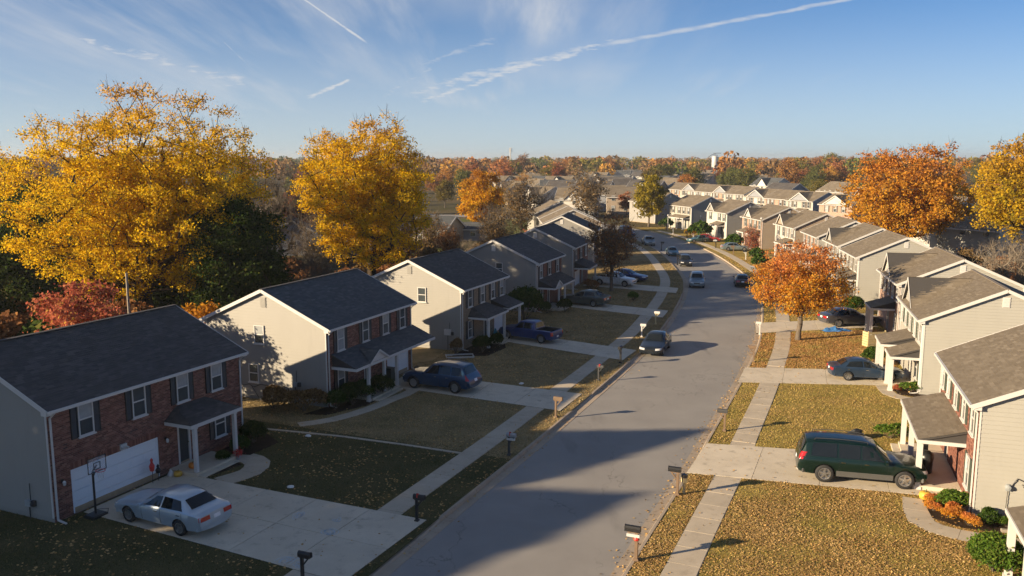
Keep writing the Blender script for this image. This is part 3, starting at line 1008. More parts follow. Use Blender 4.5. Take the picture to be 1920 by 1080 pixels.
def house(label, side, near, hd, L, D=9.0, ze=4.85, zr=7.0, front='brick_red_far', sid='siding_beige', roofm='shingle_charcoal', ridge='ridge_tan', shut='shutter_dark',
          up=(), low=(), gar=None, door=None, porches=(), gwin=(), dormers=(), lod=0, bricks=False, seed=1, group='two storey houses along the street', vent=True, doorm='door_dark', gutter_mat='trim_white', win=(.76, 1.44), front_gable=None, soldier=True, name='house'):
    """u runs from the corner nearest the camera along the front; the front looks to -y of the house's own frame, its back lies at y=D"""
    rng = rng_of(seed)
    h = R(hd)
    ud = Vector((math.sin(h), math.cos(h), 0))
    if side == 'L':
        org, rz = Vector((*near, GZ)), R(90) - h
        X = lambda u: u
    else:
        org, rz = Vector((*near, GZ)) + ud * L, R(-90) - h
        X = lambda u: L - u
    def XI(a, b):
        p, q = X(a), X(b)
        return (min(p, q), max(p, q))
    root = empty(name, org, rz)
    tag(root, label, 'house', group)
    fz = .22                                        # top of the foundation
    m = MB(); m.box(.03, L - .03, .03, D - .03, -.15, fz + .05)
    m.build('foundation', 'foundation_block', root)
    # ---- front wall
    holes = []
    if gar: holes.append((*XI(gar[0], gar[1]), gar[2], gar[3]))
    if door: holes.append((*XI(door[0], door[1]), door[2], door[3]))
    wallm = 'mortar' if bricks else front
    m = MB(); wall_cells(m, 0, L, -.05, ze + .08, holes, 0.0)
    fw = m.build('wall', wallm, root)
    if front.startswith('siding'):
        mm = MB()
        xs = sorted([0, L] + [v for hh in holes for v in hh[:2]])
        for a, b in zip(xs, xs[1:]):
            hh = [q for q in holes if q[0] < (a + b) / 2 < q[1]]
            z0 = hh[0][3] if hh else .0
            board_field(mm, [(a, 0, z0), (b, 0, z0), (b, 0, ze + .05), (a, 0, ze + .05)], .19 if lod < 1 else .3)
        tag(mm.build('cladding', front, fw), kind='stuff')
    if bricks:
        bm_ = MB()
        z = -.05; row = 0
        while z < ze - .02:
            x = -(.1075 if row % 2 else 0)
            while x < L:
                a, b = max(x + .005, 0), min(x + .21, L)
                if b - a > .02:
                    c, d = z + .005, z + .07
                    mx, mz = (a + b) / 2, (c + d) / 2
                    inh = [q for q in holes if q[0] - .0 < b and a < q[1] and q[2] < d and c < q[3] + (.24 if soldier and q is holes[0] and gar else 0)]
                    if inh:
                        q = inh[0]
                        if mx < (q[0] + q[1]) / 2 and a < q[0]: b = min(b, q[0])
                        elif b > q[1]: a = max(a, q[1])
                        else: a = b
                    if b - a > .03:
                        y = -.006 - rng.random() * .006
                        v = [(a, y, c), (b, y, c), (b, y, d), (a, y, d), (a, 0, c), (b, 0, c), (b, 0, d), (a, 0, d)]
                        bm_.add(v, ((0, 1, 2, 3), (0, 4, 5, 1), (3, 2, 6, 7), (0, 3, 7, 4), (1, 5, 6, 2)))
                x += .215
            z += .075; row += 1
        if gar and soldier:                         # upright bricks over the garage opening
            q = holes[0]
            x = q[0]
            while x < q[1] - .02:
                bm_.box(x + .004, min(x + .071, q[1]), -.016, 0, q[3] + .004, -.05 + math.ceil((q[3] + .29) / .075) * .075 - .004); x += .075
        tag(bm_.build('brickwork', front, fw), kind='stuff')
    # ---- gable ends and back in lapped boards
    sl = (zr - ze) / (D / 2)
    e = (.19, .19, .25, .5)[lod]
    for x, flip in ((0, False), (L, True)):
        pts = [(x, D, -.0), (x, 0, -.0), (x, 0, ze + .04), (x, D / 2, zr + .02), (x, D, ze + .04)]
        if flip: pts = [pts[i] for i in (1, 0, 4, 3, 2)]
        m = MB(); m.poly(pts)
        w_ = m.build('gable_wall', sid, root)
        m = MB()
        fpts = [(p[0], p[1], max(p[2], fz)) for p in pts]
        board_field(m, fpts, e)
        tag(m.build('boards', sid, w_), kind='stuff')
    m = MB(); m.quad((L, D, 0), (0, D, 0), (0, D, ze + .05), (L, D, ze + .05)); m.build('back_wall', sid, root)
    for x in (0, L):
        sg = -1 if x == 0 else 1
        for y in (0, D):
            sy = -1 if y == 0 else 1
            x0, x1 = sorted((x + sg * .042, x - sg * .08)); y0, y1 = sorted((y + sy * .042, y - sy * .08))
            if y == 0 and not front.startswith('siding'): y0, y1 = .0015, .07
            cm = MB(); cm.box(x0, x1, y0, y1, fz - .02, ze + .02)
            cm.build('corner_trim', 'trim_white', root)
    # ---- roof
    oh, og, th = .32, .22, .10
    z_at = lambda y: ze + (y + oh) * (zr - ze) / (D / 2 + oh)
    if front_gable is None:
        zE, x0, x1 = ze, -og, L + og
        rp = lambda x, y: (x, y, z_at(min(y, D - y)))
        polyF = [rp(x0, -oh), rp(x1, -oh), (x1, D / 2, zr), (x0, D / 2, zr)]
        polyB = [rp(x1, D + oh), rp(x0, D + oh), (x0, D / 2, zr), (x1, D / 2, zr)]
        m = MB(); m.extrude(polyF, (0, 0, -th)); m.extrude(polyB, (0, 0, -th))
        roof = m.build('roof', 'roof_deck', root)
        polys = [polyF, polyB]
        for x in (x0 - .012, x1 + .012):
            for y in (-oh - .02, D + oh + .02):
                rk = MB(); rk.beam((x, y, z_at(-oh) - .085), (x, D / 2, zr - .075), .03, .20, (0, 0, 1))
                rk.build('rake_board', 'trim_white', roof)
        for x in (x0, x1):                         # boxed eave returns under the rake
            a, b = (x, x + og + .02) if x == x0 else (x - og - .02, x)
            for y0, y1 in ((-oh, .02), (D - .02, D + oh)):
                m = MB(); m.box(a, b, y0, y1, ze - .22, ze - .04); m.build('eave_return', 'trim_white', roof)
        for y0, y1 in ((-oh, 0), (D, D + oh)):
            m = MB(); m.box(0, L, y0, y1, ze - .16, ze - .10); m.build('soffit', 'trim_white', roof)
        m = MB()
        m.beam((x0, D / 2 - .02, zr + .028), (x1, D / 2 - .02, zr + .028), .24, .035)
        m.build('ridge_cap', ridge, roof)
    dorm = []
    for (uc, hw, out, rise) in dormers:            # cross gables rising from the front wall
        xc = X(uc)
        zp = min(ze + rise, zr - .06)
        yb = (zp - ze) * (D / 2 + oh) / (zr - ze) - oh
        yf = -out - .22
        wlm = MB()
        fp = [(xc - hw + .12, -out, ze - .05), (xc + hw - .12, -out, ze - .05), (xc, -out, zp - .05)]
        wlm.poly(fp); board_field(wlm, fp, e)
        if out > .1:
            wlm.box(xc - hw + .12, xc + hw - .12, -out + .002, 0, .0, ze - .02)
        dw = wlm.build('front_gable', sid if front.startswith('siding') or lod > 2 else 'siding_white', root)
        pl = [(xc + hw + .1, yf, ze - .06), (xc, yb, zp), (xc, yf, zp)]
        pl = [(xc + hw + .12, yf, ze - .08), (xc + hw + .12, -oh + .02, ze - .02), (xc, yb, zp), (xc, yf, zp)]
        pr = [(xc - hw - .12, -oh + .02, ze - .02), (xc - hw - .12, yf, ze - .08), (xc, yf, zp), (xc, yb, zp)]
        m = MB(); m.extrude(pl, (0, 0, -.07)); m.extrude(pr, (0, 0, -.07))
        m.build('front_gable_roof', 'roof_deck', roof)
        for q in (pl, pr):
            dorm.append([(p[0], p[1], p[2] + .004) for p in q])
        for sg in (-1, 1):
            m = MB(); m.beam((xc + sg * (hw + .12), yf - .012 - .002 * sg, ze - .14), (xc, yf - .012 - .002 * sg, zp - .06), .03, .17)
            m.build('front_gable_rake', 'trim_white', roof)
    if lod < 2:
        sf = shingle_field(polys + dorm, rng, .15 if lod == 0 else .2, .33 if lod == 0 else .45)
    else:
        sf = shingle_field(polys + dorm, rng, .45, 1.2)
    tag(sf.build('shingles', roofm, roof), kind='stuff')
    # ---- gutters and downspouts
    for y in (-oh - .06, D + oh + .06):
        m = MB(); m.box(x0, x1, y - .055, y + .055, ze - .13, ze - .015)
        m.build('gutter', gutter_mat, root)
    if lod < 2:
        for u in ((0.0, L) if lod == 0 else (0.0,)):
            x = X(u) + (.10 if X(u) < .1 else -.10)
            m = MB()
            m.beam((x, -oh - .06, ze - .12), (x, -.07, ze - .40), .075, .055)
            m.beam((x, -.07, ze - .40), (x, -.07, .10), .075, .055, (0, 1, 0))
            m.beam((x, -.07, .10), (x, -.55, .02), .075, .055)
            m.build('downspout', gutter_mat, root)
    # ---- openings
    fpos = lambda u: (X(u), -.012 if not front.startswith('siding') else -.02)
    det = 2 if lod < 2 else 1
    for u in up:
        window(root, u, 3.27, *win, fpos, 0, shut, rng, det)
    for u in low:
        window(root, u, .80, win[0], 1.38, fpos, 0, shut, rng, det)
    gx = 0 if side == 'L' else L
    gsign = -1 if side == 'L' else 1
    for w_, z_ in gwin:
        window(root, w_, z_, .74, 1.16, lambda a: (gx + gsign * .018, a), gsign * R(90), None, rng, det)
    if vent:
        m = MB(); gw = .42
        xo = gx + gsign * .02
        a, b = sorted((xo, xo + gsign * .035))
        m.box(a, b, D / 2 - gw / 2, D / 2 + gw / 2, zr - 1.12, zr - .50)
        xo2 = xo + gsign * .035
        for i in range(6):
            z = zr - 1.08 + i * .092
            a, b = sorted((xo2, xo2 + gsign * .018))
            m.box(a, b, D / 2 - gw / 2 + .04, D / 2 + gw / 2 - .04, z, z + .05)
        m.build('gable_vent', sid if lod == 0 and side == 'L' else 'trim_white', root)
    if gar:
        a, b = XI(gar[0], gar[1]); z0, z1 = gar[2], gar[3]
        m = MB(); f = .09
        m.box(a, a + f, .015, .09, z0, z1); m.box(b - f, b, .015, .09, z0, z1); m.box(a + f, b - f, .015, .09, z1 - f, z1)
        gd = m.build('garage_door', 'door_white', root)
        n = 4
        for i in range(n):
            c, d = z0 + (z1 - f - z0) * i / n, z0 + (z1 - f - z0) * (i + 1) / n
            p = MB(); p.box(a + f, b - f, .05, .11, c + .006, d - .006)
            k = max(2, int((b - a) / .75)) if lod < 1 else 0
            for j in range(k):
                xa = a + f + (b - a - 2 * f) * j / k + .06; xb = a + f + (b - a - 2 * f) * (j + 1) / k - .06
                p.box(xa, xb, .042, .052, c + .07, d - .07)
            p.build('panel', 'door_white', gd)
    if door:
        a, b = XI(door[0], door[1]); z0, z1 = door[2], door[3]
        m = MB(); f = .07
        m.box(a - .02, a + f, -.03, .10, z0, z1 + .02); m.box(b - f, b + .02, -.03, .10, z0, z1 + .02); m.box(a + f, b - f, -.03, .10, z1 - f, z1 + .02)
        m.build('door_frame', 'trim_white', root)
        m = MB(); m.box(a + f, b - f, .05, .10, z0, z1 - f)
        for zz in ((z0 + .12, z0 + .72), (z0 + .85, z1 - f - .12)):
            m.box(a + f + .09, b - f - .09, .042, .052, *zz)
        dd = m.build('front_door', doorm, root)
        m = MB(); m.lathe([(0, -.05), (.03, -.045), (.03, -.02), (.012, 0), (.012, .06)], 8, 'y', (b - f - .06, .0, z0 + .95)); m.build('handle', 'trim_chrome', dd)
    # ---- porches: u0, u1, depth, eave height, wall height, posts, kind
    for P in porches:
        u0, u1, dp, zl, zh, posts, kind = P[:7]
        a, b = XI(u0, u1)
        pr = empty('porch', (0, 0, 0), 0, root)
        inset = .75 if kind == 'hip' else 0
        pf = [(a - .18, -dp - .2, zl), (b + .18, -dp - .2, zl), (b + .18 - inset, -.012, zh), (a - .18 + inset, -.012, zh)]
        pl = [pf]
        m = MB(); m.extrude(pf, (0, 0, -.09))
        if kind == 'hip':
            el = [(a - .18, -.012, zl), (a - .18, -dp - .2, zl), (a - .18 + inset, -.012, zh)]
            er = [(b + .18, -dp - .2, zl), (b + .18, -.012, zl), (b + .18 - inset, -.012, zh)]
            m.extrude(el, (0, 0, -.09)); m.extrude(er, (0, 0, -.09))
            pl += [el, er]
        else:
            m.poly([(a - .1, -dp - .1, zl - .05), (a - .1, -.012, zl - .05), (a - .1, -.012, zh - .05)]); m.poly([(b + .1, -dp - .1, zl - .05), (b + .1, -.012, zl - .05), (b + .1, -.012, zh - .05)])
        po = m.build('porch_roof', 'roof_deck', pr)
        if kind == 'pediment':                      # a small gable over the steps
            pc, hw, rise = X(P[7]), P[8], P[9]
            gp = [(pc - hw, -dp - .235, zl + .02), (pc + hw, -dp - .235, zl + .02), (pc, -dp - .235, zl + rise)]
            back = -dp - .2 + (rise) * (dp + .19) / (zh - zl)
            q1 = [(pc + hw + .06, -dp - .32, zl), (pc, back, zl + rise + .06), (pc, -dp - .32, zl + rise + .06)]
            q2 = [(pc - hw - .06, -dp - .32, zl), (pc, -dp - .32, zl + rise + .06), (pc, back, zl + rise + .06)]
            m = MB(); m.poly(gp); m.build('pediment', 'trim_white', pr)
            pl += [q1, q2]
            m = MB()
            for sg in (-1, 1):
                m.beam((pc + sg * (hw + .08), -dp - .33, zl - .02), (pc, -dp - .33, zl + rise + .02), .03, .12)
            m.build('pediment_trim', 'trim_white', pr)
        tag(shingle_field(pl, rng, .15 if lod < 2 else .4, .33 if lod < 2 else 1).build('porch_shingles', roofm, pr), kind='stuff')
        for bx in ((a - .2, b + .2, -dp - .25, -dp - .17, zl - .17, zl - .01), (a - .2, a - .12, -dp - .17, -.02, zl - .17, zl - .012), (b + .12, b + .2, -dp - .17, -.02, zl - .17, zl - .012)):
            m = MB(); m.box(*bx); m.build('porch_fascia', 'trim_white', pr)
        if kind == 'hip' or lod == 0:
            m = MB(); m.box(a - .12, b + .12, -dp - .17, -.02, zl - .15, zl - .11); m.build('porch_ceiling', 'trim_white', pr)
        for u in posts:
            x = X(u)
            m = MB(); s = .085 if side == 'L' else .115
            m.box(x - s, x + s, -dp - .06 - s, -dp - .06 + s, .12, zl - .16)
            m.box(x - s - .035, x + s + .035, -dp - .06 - s - .035, -dp - .06 + s + .035, .0, .16)
            m.box(x - s - .025, x + s + .025, -dp - .06 - s - .025, -dp - .06 + s + .025, zl - .26, zl - .165)
            m.build('porch_post', 'trim_white', pr)
        if len(P) > 10 and P[10]:
            s0, s1 = XI(*P[10])
            m = MB(); m.chamfer_box(s0, s1, -dp - .25, .0, -.1, .20); m.build('stoop', 'concrete_drive', pr)
            m = MB(); m.chamfer_box(s0 + .1, s1 - .3, -dp - .62, -dp - .26, -.1, .10); m.build('step', 'concrete_drive', pr)
    return root, X

LG, RG = 'dark roofed houses along the left side of the street', 'brown roofed houses along the right side of the street'
house('nearest left house with red brick front and white garage door behind the silver sedan', 'L', (-18.9, 33.45), 23.5, 11.4, front='brick_red', bricks=True, up=(1.79, 4.63, 7.28, 9.58), low=(9.68,), ridge='ridge_dark',
      gar=(.9, 5.63, .05, 1.97), door=(6.85, 7.62, .22, 2.16), porches=[(6.25, 9.3, 1.45, 2.58, 3.12, (6.42, 9.1), 'hip', 0, 0, 0, (6.2, 9.0))], seed=11, group=LG)
house('second left house with red brick front and small white pediment over the porch', 'L', (-11.1, 50.0), 22, 10.4, front='brick_red', bricks=True, up=(1.43, 4.3, 6.82, 9.1), low=(1.38,), roofm='shingle_slate', ridge='ridge_dark',
      gar=(7.0, 9.95, .06, 1.95), door=(4.1, 4.85, .2, 2.1), gwin=((4.88, 3.57), (5.42, 1.08)),
      porches=[(.6, 10.45, 1.55, 2.45, 3.2, (2.0, 3.9, 5.5), 'pediment', 3.0, 1.05, .62, (2.2, 5.6))], seed=12, group=LG)
house('third left house with tan brick front behind the blue pickup truck', 'L', (-3.95, 65.4), 22, 8.8, front='brick_tan_far', up=(1.55, 3.95, 6.1, 8.0), low=(1.5,), ridge='ridge_dark',
      gar=(6.5, 8.4, .06, 1.95), door=(4.3, 5.0, .2, 2.1), gwin=((3.4, 3.7),), porches=[(1.4, 5.3, 1.5, 2.5, 3.15, (1.7, 5.0), 'hip', 0, 0, 0, (3.2, 5.4)), (5.9, 8.7, 1.5, 2.6, 3.2, (8.4,), 'shed')], seed=13, group=LG)
house('fourth left house with red brick front behind the grey green sedan', 'L', (2.4, 82.4), 20.5, 8.2, up=(1.2, 3.9, 6.6), low=(1.4,), door=(3.4, 4.1, .2, 2.1), gwin=((3.9, 3.6),), sid='siding_grey',
      porches=[(.4, 7.2, 1.6, 2.45, 3.2, (2.0, 4.0, 6.9), 'pediment', 1.4, 1.1, .6, (1.5, 5.0))], seed=14, group=LG, lod=1, roofm='shingle_charcoal', ridge='ridge_dark')
house('fifth left house with white garage door, partly behind the brown street tree', 'L', (7.0, 97.2), 17, 8.2, up=(1.3, 4.0, 6.7), gar=(.9, 3.6, .06, 1.95), door=(4.6, 5.3, .2, 2.1), sid='siding_grey', gwin=(),
      porches=[(.4, 4.6, 1.7, 2.5, 3.2, (4.2,), 'shed')], seed=15, group=LG, lod=1, ridge='ridge_dark')
house('sixth left house with grey gable wall and small dark window, behind the brown street tree', 'L', (11.4, 118.5), 10, 8.4, up=(1.5, 4.2, 6.9), low=(1.5,), door=(3.6, 4.3, .2, 2.1), sid='siding_grey', gwin=((5.2, 4.2),), porches=[(2.8, 5.2, 1.4, 2.5, 3.1, (3.0, 5.0), 'shed')], seed=16, group=LG, lod=1, ridge='ridge_dark')
for i, (nr, hd) in enumerate((((14.2, 135.5), -2), ((14.0, 146.8), -4), ((13.0, 158.2), -7))):
    house(('seventh left house, cream gable between a brown and a dark roof slope', 'eighth left house, brown roof slope just behind the cream gable', 'ninth left house, farthest brown roof slope of the left row')[i], 'L', nr, hd, 8.6, front='brick_red_far', up=(1.5, 4.2, 6.9), sid=('siding_tan', 'siding_grey', 'siding_cream')[i],
          roofm='shingle_brown', seed=17 + i, group=LG, lod=2, low=(1.6,), door=(3.6, 4.3, .2, 2.1))

SH = 'shutter_green'
house('nearest right house, only its front porch roof and white corner reach into the picture', 'R', (15.9, 17.7), 19, 11.6, front='brick_red_far', sid='siding_cream', roofm='shingle_brown', up=(2, 4.5, 7, 9.6), low=(8.0,), shut=SH,
      porches=[(5.5, 11.2, 1.75, 2.5, 3.1, (6.0, 8.6, 11.0), 'shed')], seed=20, group=RG, lod=1, ridge='ridge_tan')
house('second right house with cream siding and red brick front behind the green vehicle', 'R', (19.4, 34.2), 18.6, 9.8, front='brick_red', bricks=True, sid='siding_cream', roofm='shingle_brown', up=(1.0, 3.1, 5.2, 7.3, 9.0), low=(1.3,), shut=SH,
      door=(6.6, 7.4, .2, 2.1), porches=[(2.3, 8.8, 1.75, 2.45, 3.0, (2.5, 5.4, 8.5), 'shed', 0, 0, 0, (2.4, 8.8))], seed=21, group=RG, soldier=False)
house('third right house, broad cream gable with white vent and steep front cross gable', 'R', (26.0, 52.9), 17, 9.6, front='siding_cream', sid='siding_cream', roofm='shingle_brown', up=(.9, 2.9, 5.0, 7.0, 8.8), shut=SH, dormers=((6.2, 2.1, .0, 1.9),), low=(1.3,),
      door=(3.6, 4.4, .2, 2.1), porches=[(.3, 2.5, 1.6, 2.35, 2.95, (.5, 2.3), 'shed'), (2.9, 5.7, 1.9, 2.6, 3.2, (3.2, 5.4), 'shed')], seed=22, group=RG)
house('fourth right house with pink brick front and steep front cross gable beside the grey sedan', 'R', (31.6, 68.6), 14.5, 9.6, front='brick_pink_far', sid='siding_cream', roofm='shingle_brown', up=(.9, 2.9, 5.0, 7.0, 8.8), shut='shutter_brown', dormers=((6.0, 2.1, .0, 1.9),), low=(1.3,),
      door=(4.4, 5.2, .2, 2.1), porches=[(1.8, 4.6, 1.7, 2.5, 3.1, (2.0, 3.2, 4.4), 'shed')], seed=23, group=RG)
house('fifth right house with plain cream gable and vent above the bare shrub', 'R', (35.8, 87.5), 10.5, 8.4, front='siding_cream', sid='siding_cream', roofm='shingle_brown', up=(1.0, 3.1, 5.2, 7.3), shut='shutter_brown', low=(1.3,),
      door=(4.0, 4.8, .2, 2.1), porches=[(.6, 3.0, 1.6, 2.45, 3.1, (.8, 2.8), 'shed'), (3.3, 5.6, 1.6, 2.6, 3.2, (3.5, 5.4), 'shed')], seed=24, group=RG, lod=1)
house('sixth right house, cream with front cross gable, just beyond the orange lawn tree', 'R', (38.2, 98.9), 9, 8.4, front='siding_cream', sid='siding_cream', roofm='shingle_brown', up=(1.0, 3.1, 5.2, 7.3), shut='shutter_brown', dormers=((5.6, 1.8, .0, 1.7),), low=(1.4,),
      door=(4.0, 4.8, .2, 2.1), porches=[(1.0, 3.6, 1.5, 2.5, 3.1, (1.2, 3.4), 'shed')], seed=25, group=RG, lod=1)
house('seventh right house with pink brick front and hipped front bay', 'R', (39.8, 110.6), 7, 9.0, front='brick_pink_far', sid='siding_cream', roofm='shingle_brown', up=(1.0, 3.2, 5.4, 7.8), shut='shutter_brown', low=(1.4, 6.5),
      door=(3.6, 4.4, .2, 2.1), porches=[(.6, 3.2, 1.5, 2.5, 3.1, (.8, 3.0), 'shed')], seed=26, group=RG, lod=1)
house('eighth right house, tan gable wall and white fronted cross gable', 'R', (41.5, 125), 0, 9.2, front='siding_white', sid='siding_tan', roofm='shingle_brown', up=(1.0, 3.0, 5.0, 7.6), shut='shutter_brown', dormers=((6.6, 1.9, .04, 1.7),), low=(7.0,),
      door=(3.0, 3.8, .2, 2.1), porches=[(.8, 4.0, 1.5, 2.5, 3.1, (1.0, 3.8), 'shed')], seed=27, group=RG, lod=1)
house('ninth right house with pink brick front and wide brown roof near the pole', 'R', (41.5, 141.5), -4, 9.8, front='brick_pink_far', sid='siding_tan', roofm='shingle_brown', up=(1.0, 3.2, 5.4, 8.0), shut='shutter_green', dormers=((6.6, 1.9, .04, 1.6),), low=(6.5,),
      door=(1.8, 2.6, .2, 2.1), porches=[(.9, 3.4, 1.5, 2.5, 3.1, (1.1, 3.2), 'shed'), (4.4, 7.6, 1.5, 2.5, 3.1, (4.6, 7.4), 'shed')], seed=28, group=RG, lod=2)
house('tenth right house with white siding front and gabled entry wing', 'R', (40.2, 159.7), -10, 9.4, front='siding_white', sid='siding_grey', roofm='shingle_brown', up=(1.2, 3.4, 7.6), shut='shutter_green', dormers=((7.4, 1.9, .04, 1.6),), low=(3.0, 7.4),
      door=(1.6, 2.4, .2, 2.1), porches=[(1.0, 4.6, 1.4, 2.5, 3.1, (1.2, 4.4), 'shed')], seed=29, group=RG, lod=2)
house('eleventh right house, pale front with white porch under a brown roof at the bend', 'R', (37.9, 180.5), -18, 9.6, front='siding_cream', sid='siding_grey', roofm='shingle_brown', up=(1.2, 3.2, 5.2, 7.8), shut='shutter_brown', low=(5.8,),
      door=(2.0, 2.8, .2, 2.1), porches=[(.8, 6.8, 1.4, 2.45, 3.0, (1.0, 3.6, 6.6), 'shed')], seed=30, group=RG, lod=2)
house('twelfth right house, grey roofed and half hidden by the yellow green tree', 'R', (33.5, 200), -30, 9.6, front='siding_grey', sid='siding_grey', roofm='shingle_brown', up=(1.2, 4.2, 7.8), shut='shutter_brown', low=(5.8,), seed=31, group=RG, lod=2)
# the row behind, on the next street
back_row = [((71.5, 203.5), -22, 1), ((69.0, 213.5), -22, 0), ((66.5, 223.5), -22, 1), ((65.8, 243), -22, 0), ((64.2, 253), -22, 1), ((60.8, 261), -22, 0), ((58.8, 272.5), -22, 1), ((55.6, 283), -22, 0), ((52, 296), -22, 0)]
for i, (nr, hd, dm) in enumerate(back_row):
    house(f'{ORD[i]} house from the right in the brown roofed row behind the street', 'R', nr, hd, 9.4, front=('siding_cream', 'brick_pink_far', 'siding_white')[i % 3], sid=('siding_blue', 'siding_grey')[i % 2], roofm='shingle_brown', up=(1.4, 3.0, 6.2, 7.8), shut='shutter_brown',
          dormers=(((4.7, 3.6, .04, 2.0),) if dm else ()), low=(2.0, 6.8), seed=40 + i, group='brown roofed houses of the row behind', lod=2 if i < 4 else 3, vent=False, porches=[(1.5, 5.0, 1.3, 2.5, 3.1, (), 'shed')])
house('pink fronted house with a tall pointed gable right of the brown roofed back row', 'R', (73.5, 185), -28, 9.0, front='brick_pink_far', sid='siding_tan', roofm='shingle_brown', up=(2.2, 4.5, 6.8), dormers=((4.5, 3.6, .04, 2.05),), shut='shutter_brown', low=(2.2, 6.8), seed=51, group='brown roofed houses of the row behind', lod=2, vent=False)

# ------------------------------------------------------------------ vehicles
# stations from nose to tail: x, sill z, shoulder z, top z, half widths at sill, shoulder, top
CAR = {
 'sedan': dict(st=[(2.36, .34, .52, .58, .50, .56, .44), (2.28, .24, .58, .68, .72, .78, .66), (1.95, .20, .66, .76, .83, .87, .74), (1.2, .20, .77, .86, .86, .89, .77), (.78, .20, .84, .92, .865, .89, .74),
                   (.10, .20, .88, 1.345, .87, .89, .575), (-.40, .20, .90, 1.425, .87, .89, .60), (-1.0, .20, .915, 1.40, .87, .89, .59), (-1.32, .20, .925, 1.335, .865, .885, .56), (-1.86, .22, .94, 1.01, .855, .875, .70), (-2.2, .26, .93, .99, .83, .855, .69), (-2.38, .34, .84, .91, .76, .80, .62), (-2.43, .46, .62, .68, .62, .68, .5)],
               wheels=(1.42, -1.34), wr=.315, ws=(.76, .12), rw=(-1.34, -1.84),
               side=[((.58, -.34), (-.02, -.36)), ((-.42, -1.52), (-.44, -1.24))], lamp_z=(.70, .86), plate=.74),
 'suv': dict(st=[(2.50, .40, .62, .70, .55, .62, .52), (2.42, .30, .70, .86, .78, .84, .72), (2.1, .27, .86, .98, .88, .92, .80), (1.4, .27, .96, 1.06, .91, .95, .82), (1.02, .27, 1.00, 1.10, .92, .95, .80),
                 (.45, .27, 1.04, 1.66, .92, .95, .64), (.0, .27, 1.05, 1.76, .92, .95, .68), (-1.0, .27, 1.06, 1.80, .92, .95, .69), (-2.0, .28, 1.07, 1.77, .92, .945, .68), (-2.30, .30, 1.07, 1.70, .91, .935, .66), (-2.56, .36, 1.02, 1.12, .88, .90, .78), (-2.64, .44, .70, .76, .80, .84, .7)],
             wheels=(1.58, -1.55), wr=.385, ws=(1.00, .47), rw=(-2.32, -2.54),
             side=[((.86, -.10), (.32, -.12)), ((-.18, -1.02), (-.18, -1.02)), ((-1.10, -2.12), (-1.10, -2.05))], lamp_z=(.95, 1.25), plate=.80),
 'wagon': dict(st=[(2.34, .38, .58, .66, .52, .58, .48), (2.26, .28, .66, .80, .74, .80, .68), (1.95, .25, .80, .92, .85, .88, .76), (1.25, .25, .90, 1.00, .875, .90, .78), (.86, .25, .94, 1.05, .88, .905, .76),
                   (.28, .25, .98, 1.56, .88, .905, .60), (-.2, .25, 1.00, 1.65, .88, .905, .64), (-1.1, .25, 1.01, 1.66, .88, .905, .645), (-1.75, .26, 1.02, 1.60, .875, .90, .63), (-2.05, .30, 1.0, 1.08, .86, .88, .74), (-2.24, .36, .80, .86, .82, .84, .7), (-2.32, .44, .66, .70, .74, .78, .64)],
             wheels=(1.46, -1.36), wr=.36, ws=(.84, .30), rw=(-1.77, -2.03),
             side=[((.68, -.26), (.16, -.28)), ((-.34, -1.05), (-.34, -1.02)), ((-1.13, -1.85), (-1.10, -1.66))], lamp_z=(.82, 1.12), plate=.76),
 'pickup': dict(st=[(2.70, .42, .64, .72, .58, .64, .54), (2.62, .32, .72, .90, .80, .86, .74), (2.3, .29, .88, 1.00, .89, .93, .82), (1.6, .29, .98, 1.07, .92, .95, .83), (1.20, .29, 1.02, 1.11, .925, .955, .80),
                    (.62, .29, 1.05, 1.62, .93, .955, .62), (.2, .29, 1.06, 1.71, .93, .955, .66), (-.55, .29, 1.07, 1.70, .93, .955, .66), (-.86, .29, 1.07, 1.62, .93, .955, .63), (-.98, .29, 1.07, 1.12, .93, .955, .88), (-1.8, .30, 1.07, 1.12, .93, .955, .88), (-2.55, .34, 1.06, 1.11, .92, .945, .87), (-2.66, .42, .96, 1.04, .90, .92, .84), (-2.70, .50, .74, .80, .86, .88, .78)],
                wheels=(1.75, -1.62), wr=.385, ws=(1.18, .64), rw=(-.865, -.972),
                side=[((1.02, .16), (.50, .14)), ((.08, -.72), (.08, -.70))], lamp_z=(.72, 1.02), plate=.62, bed=(-1.02, -2.58)),
}
def car_profile(st):
    A = np.array(st); A = A[np.argsort(A[:, 0])]
    return lambda x: [float(np.interp(x, A[:, 0], A[:, k])) for k in range(1, 7)]

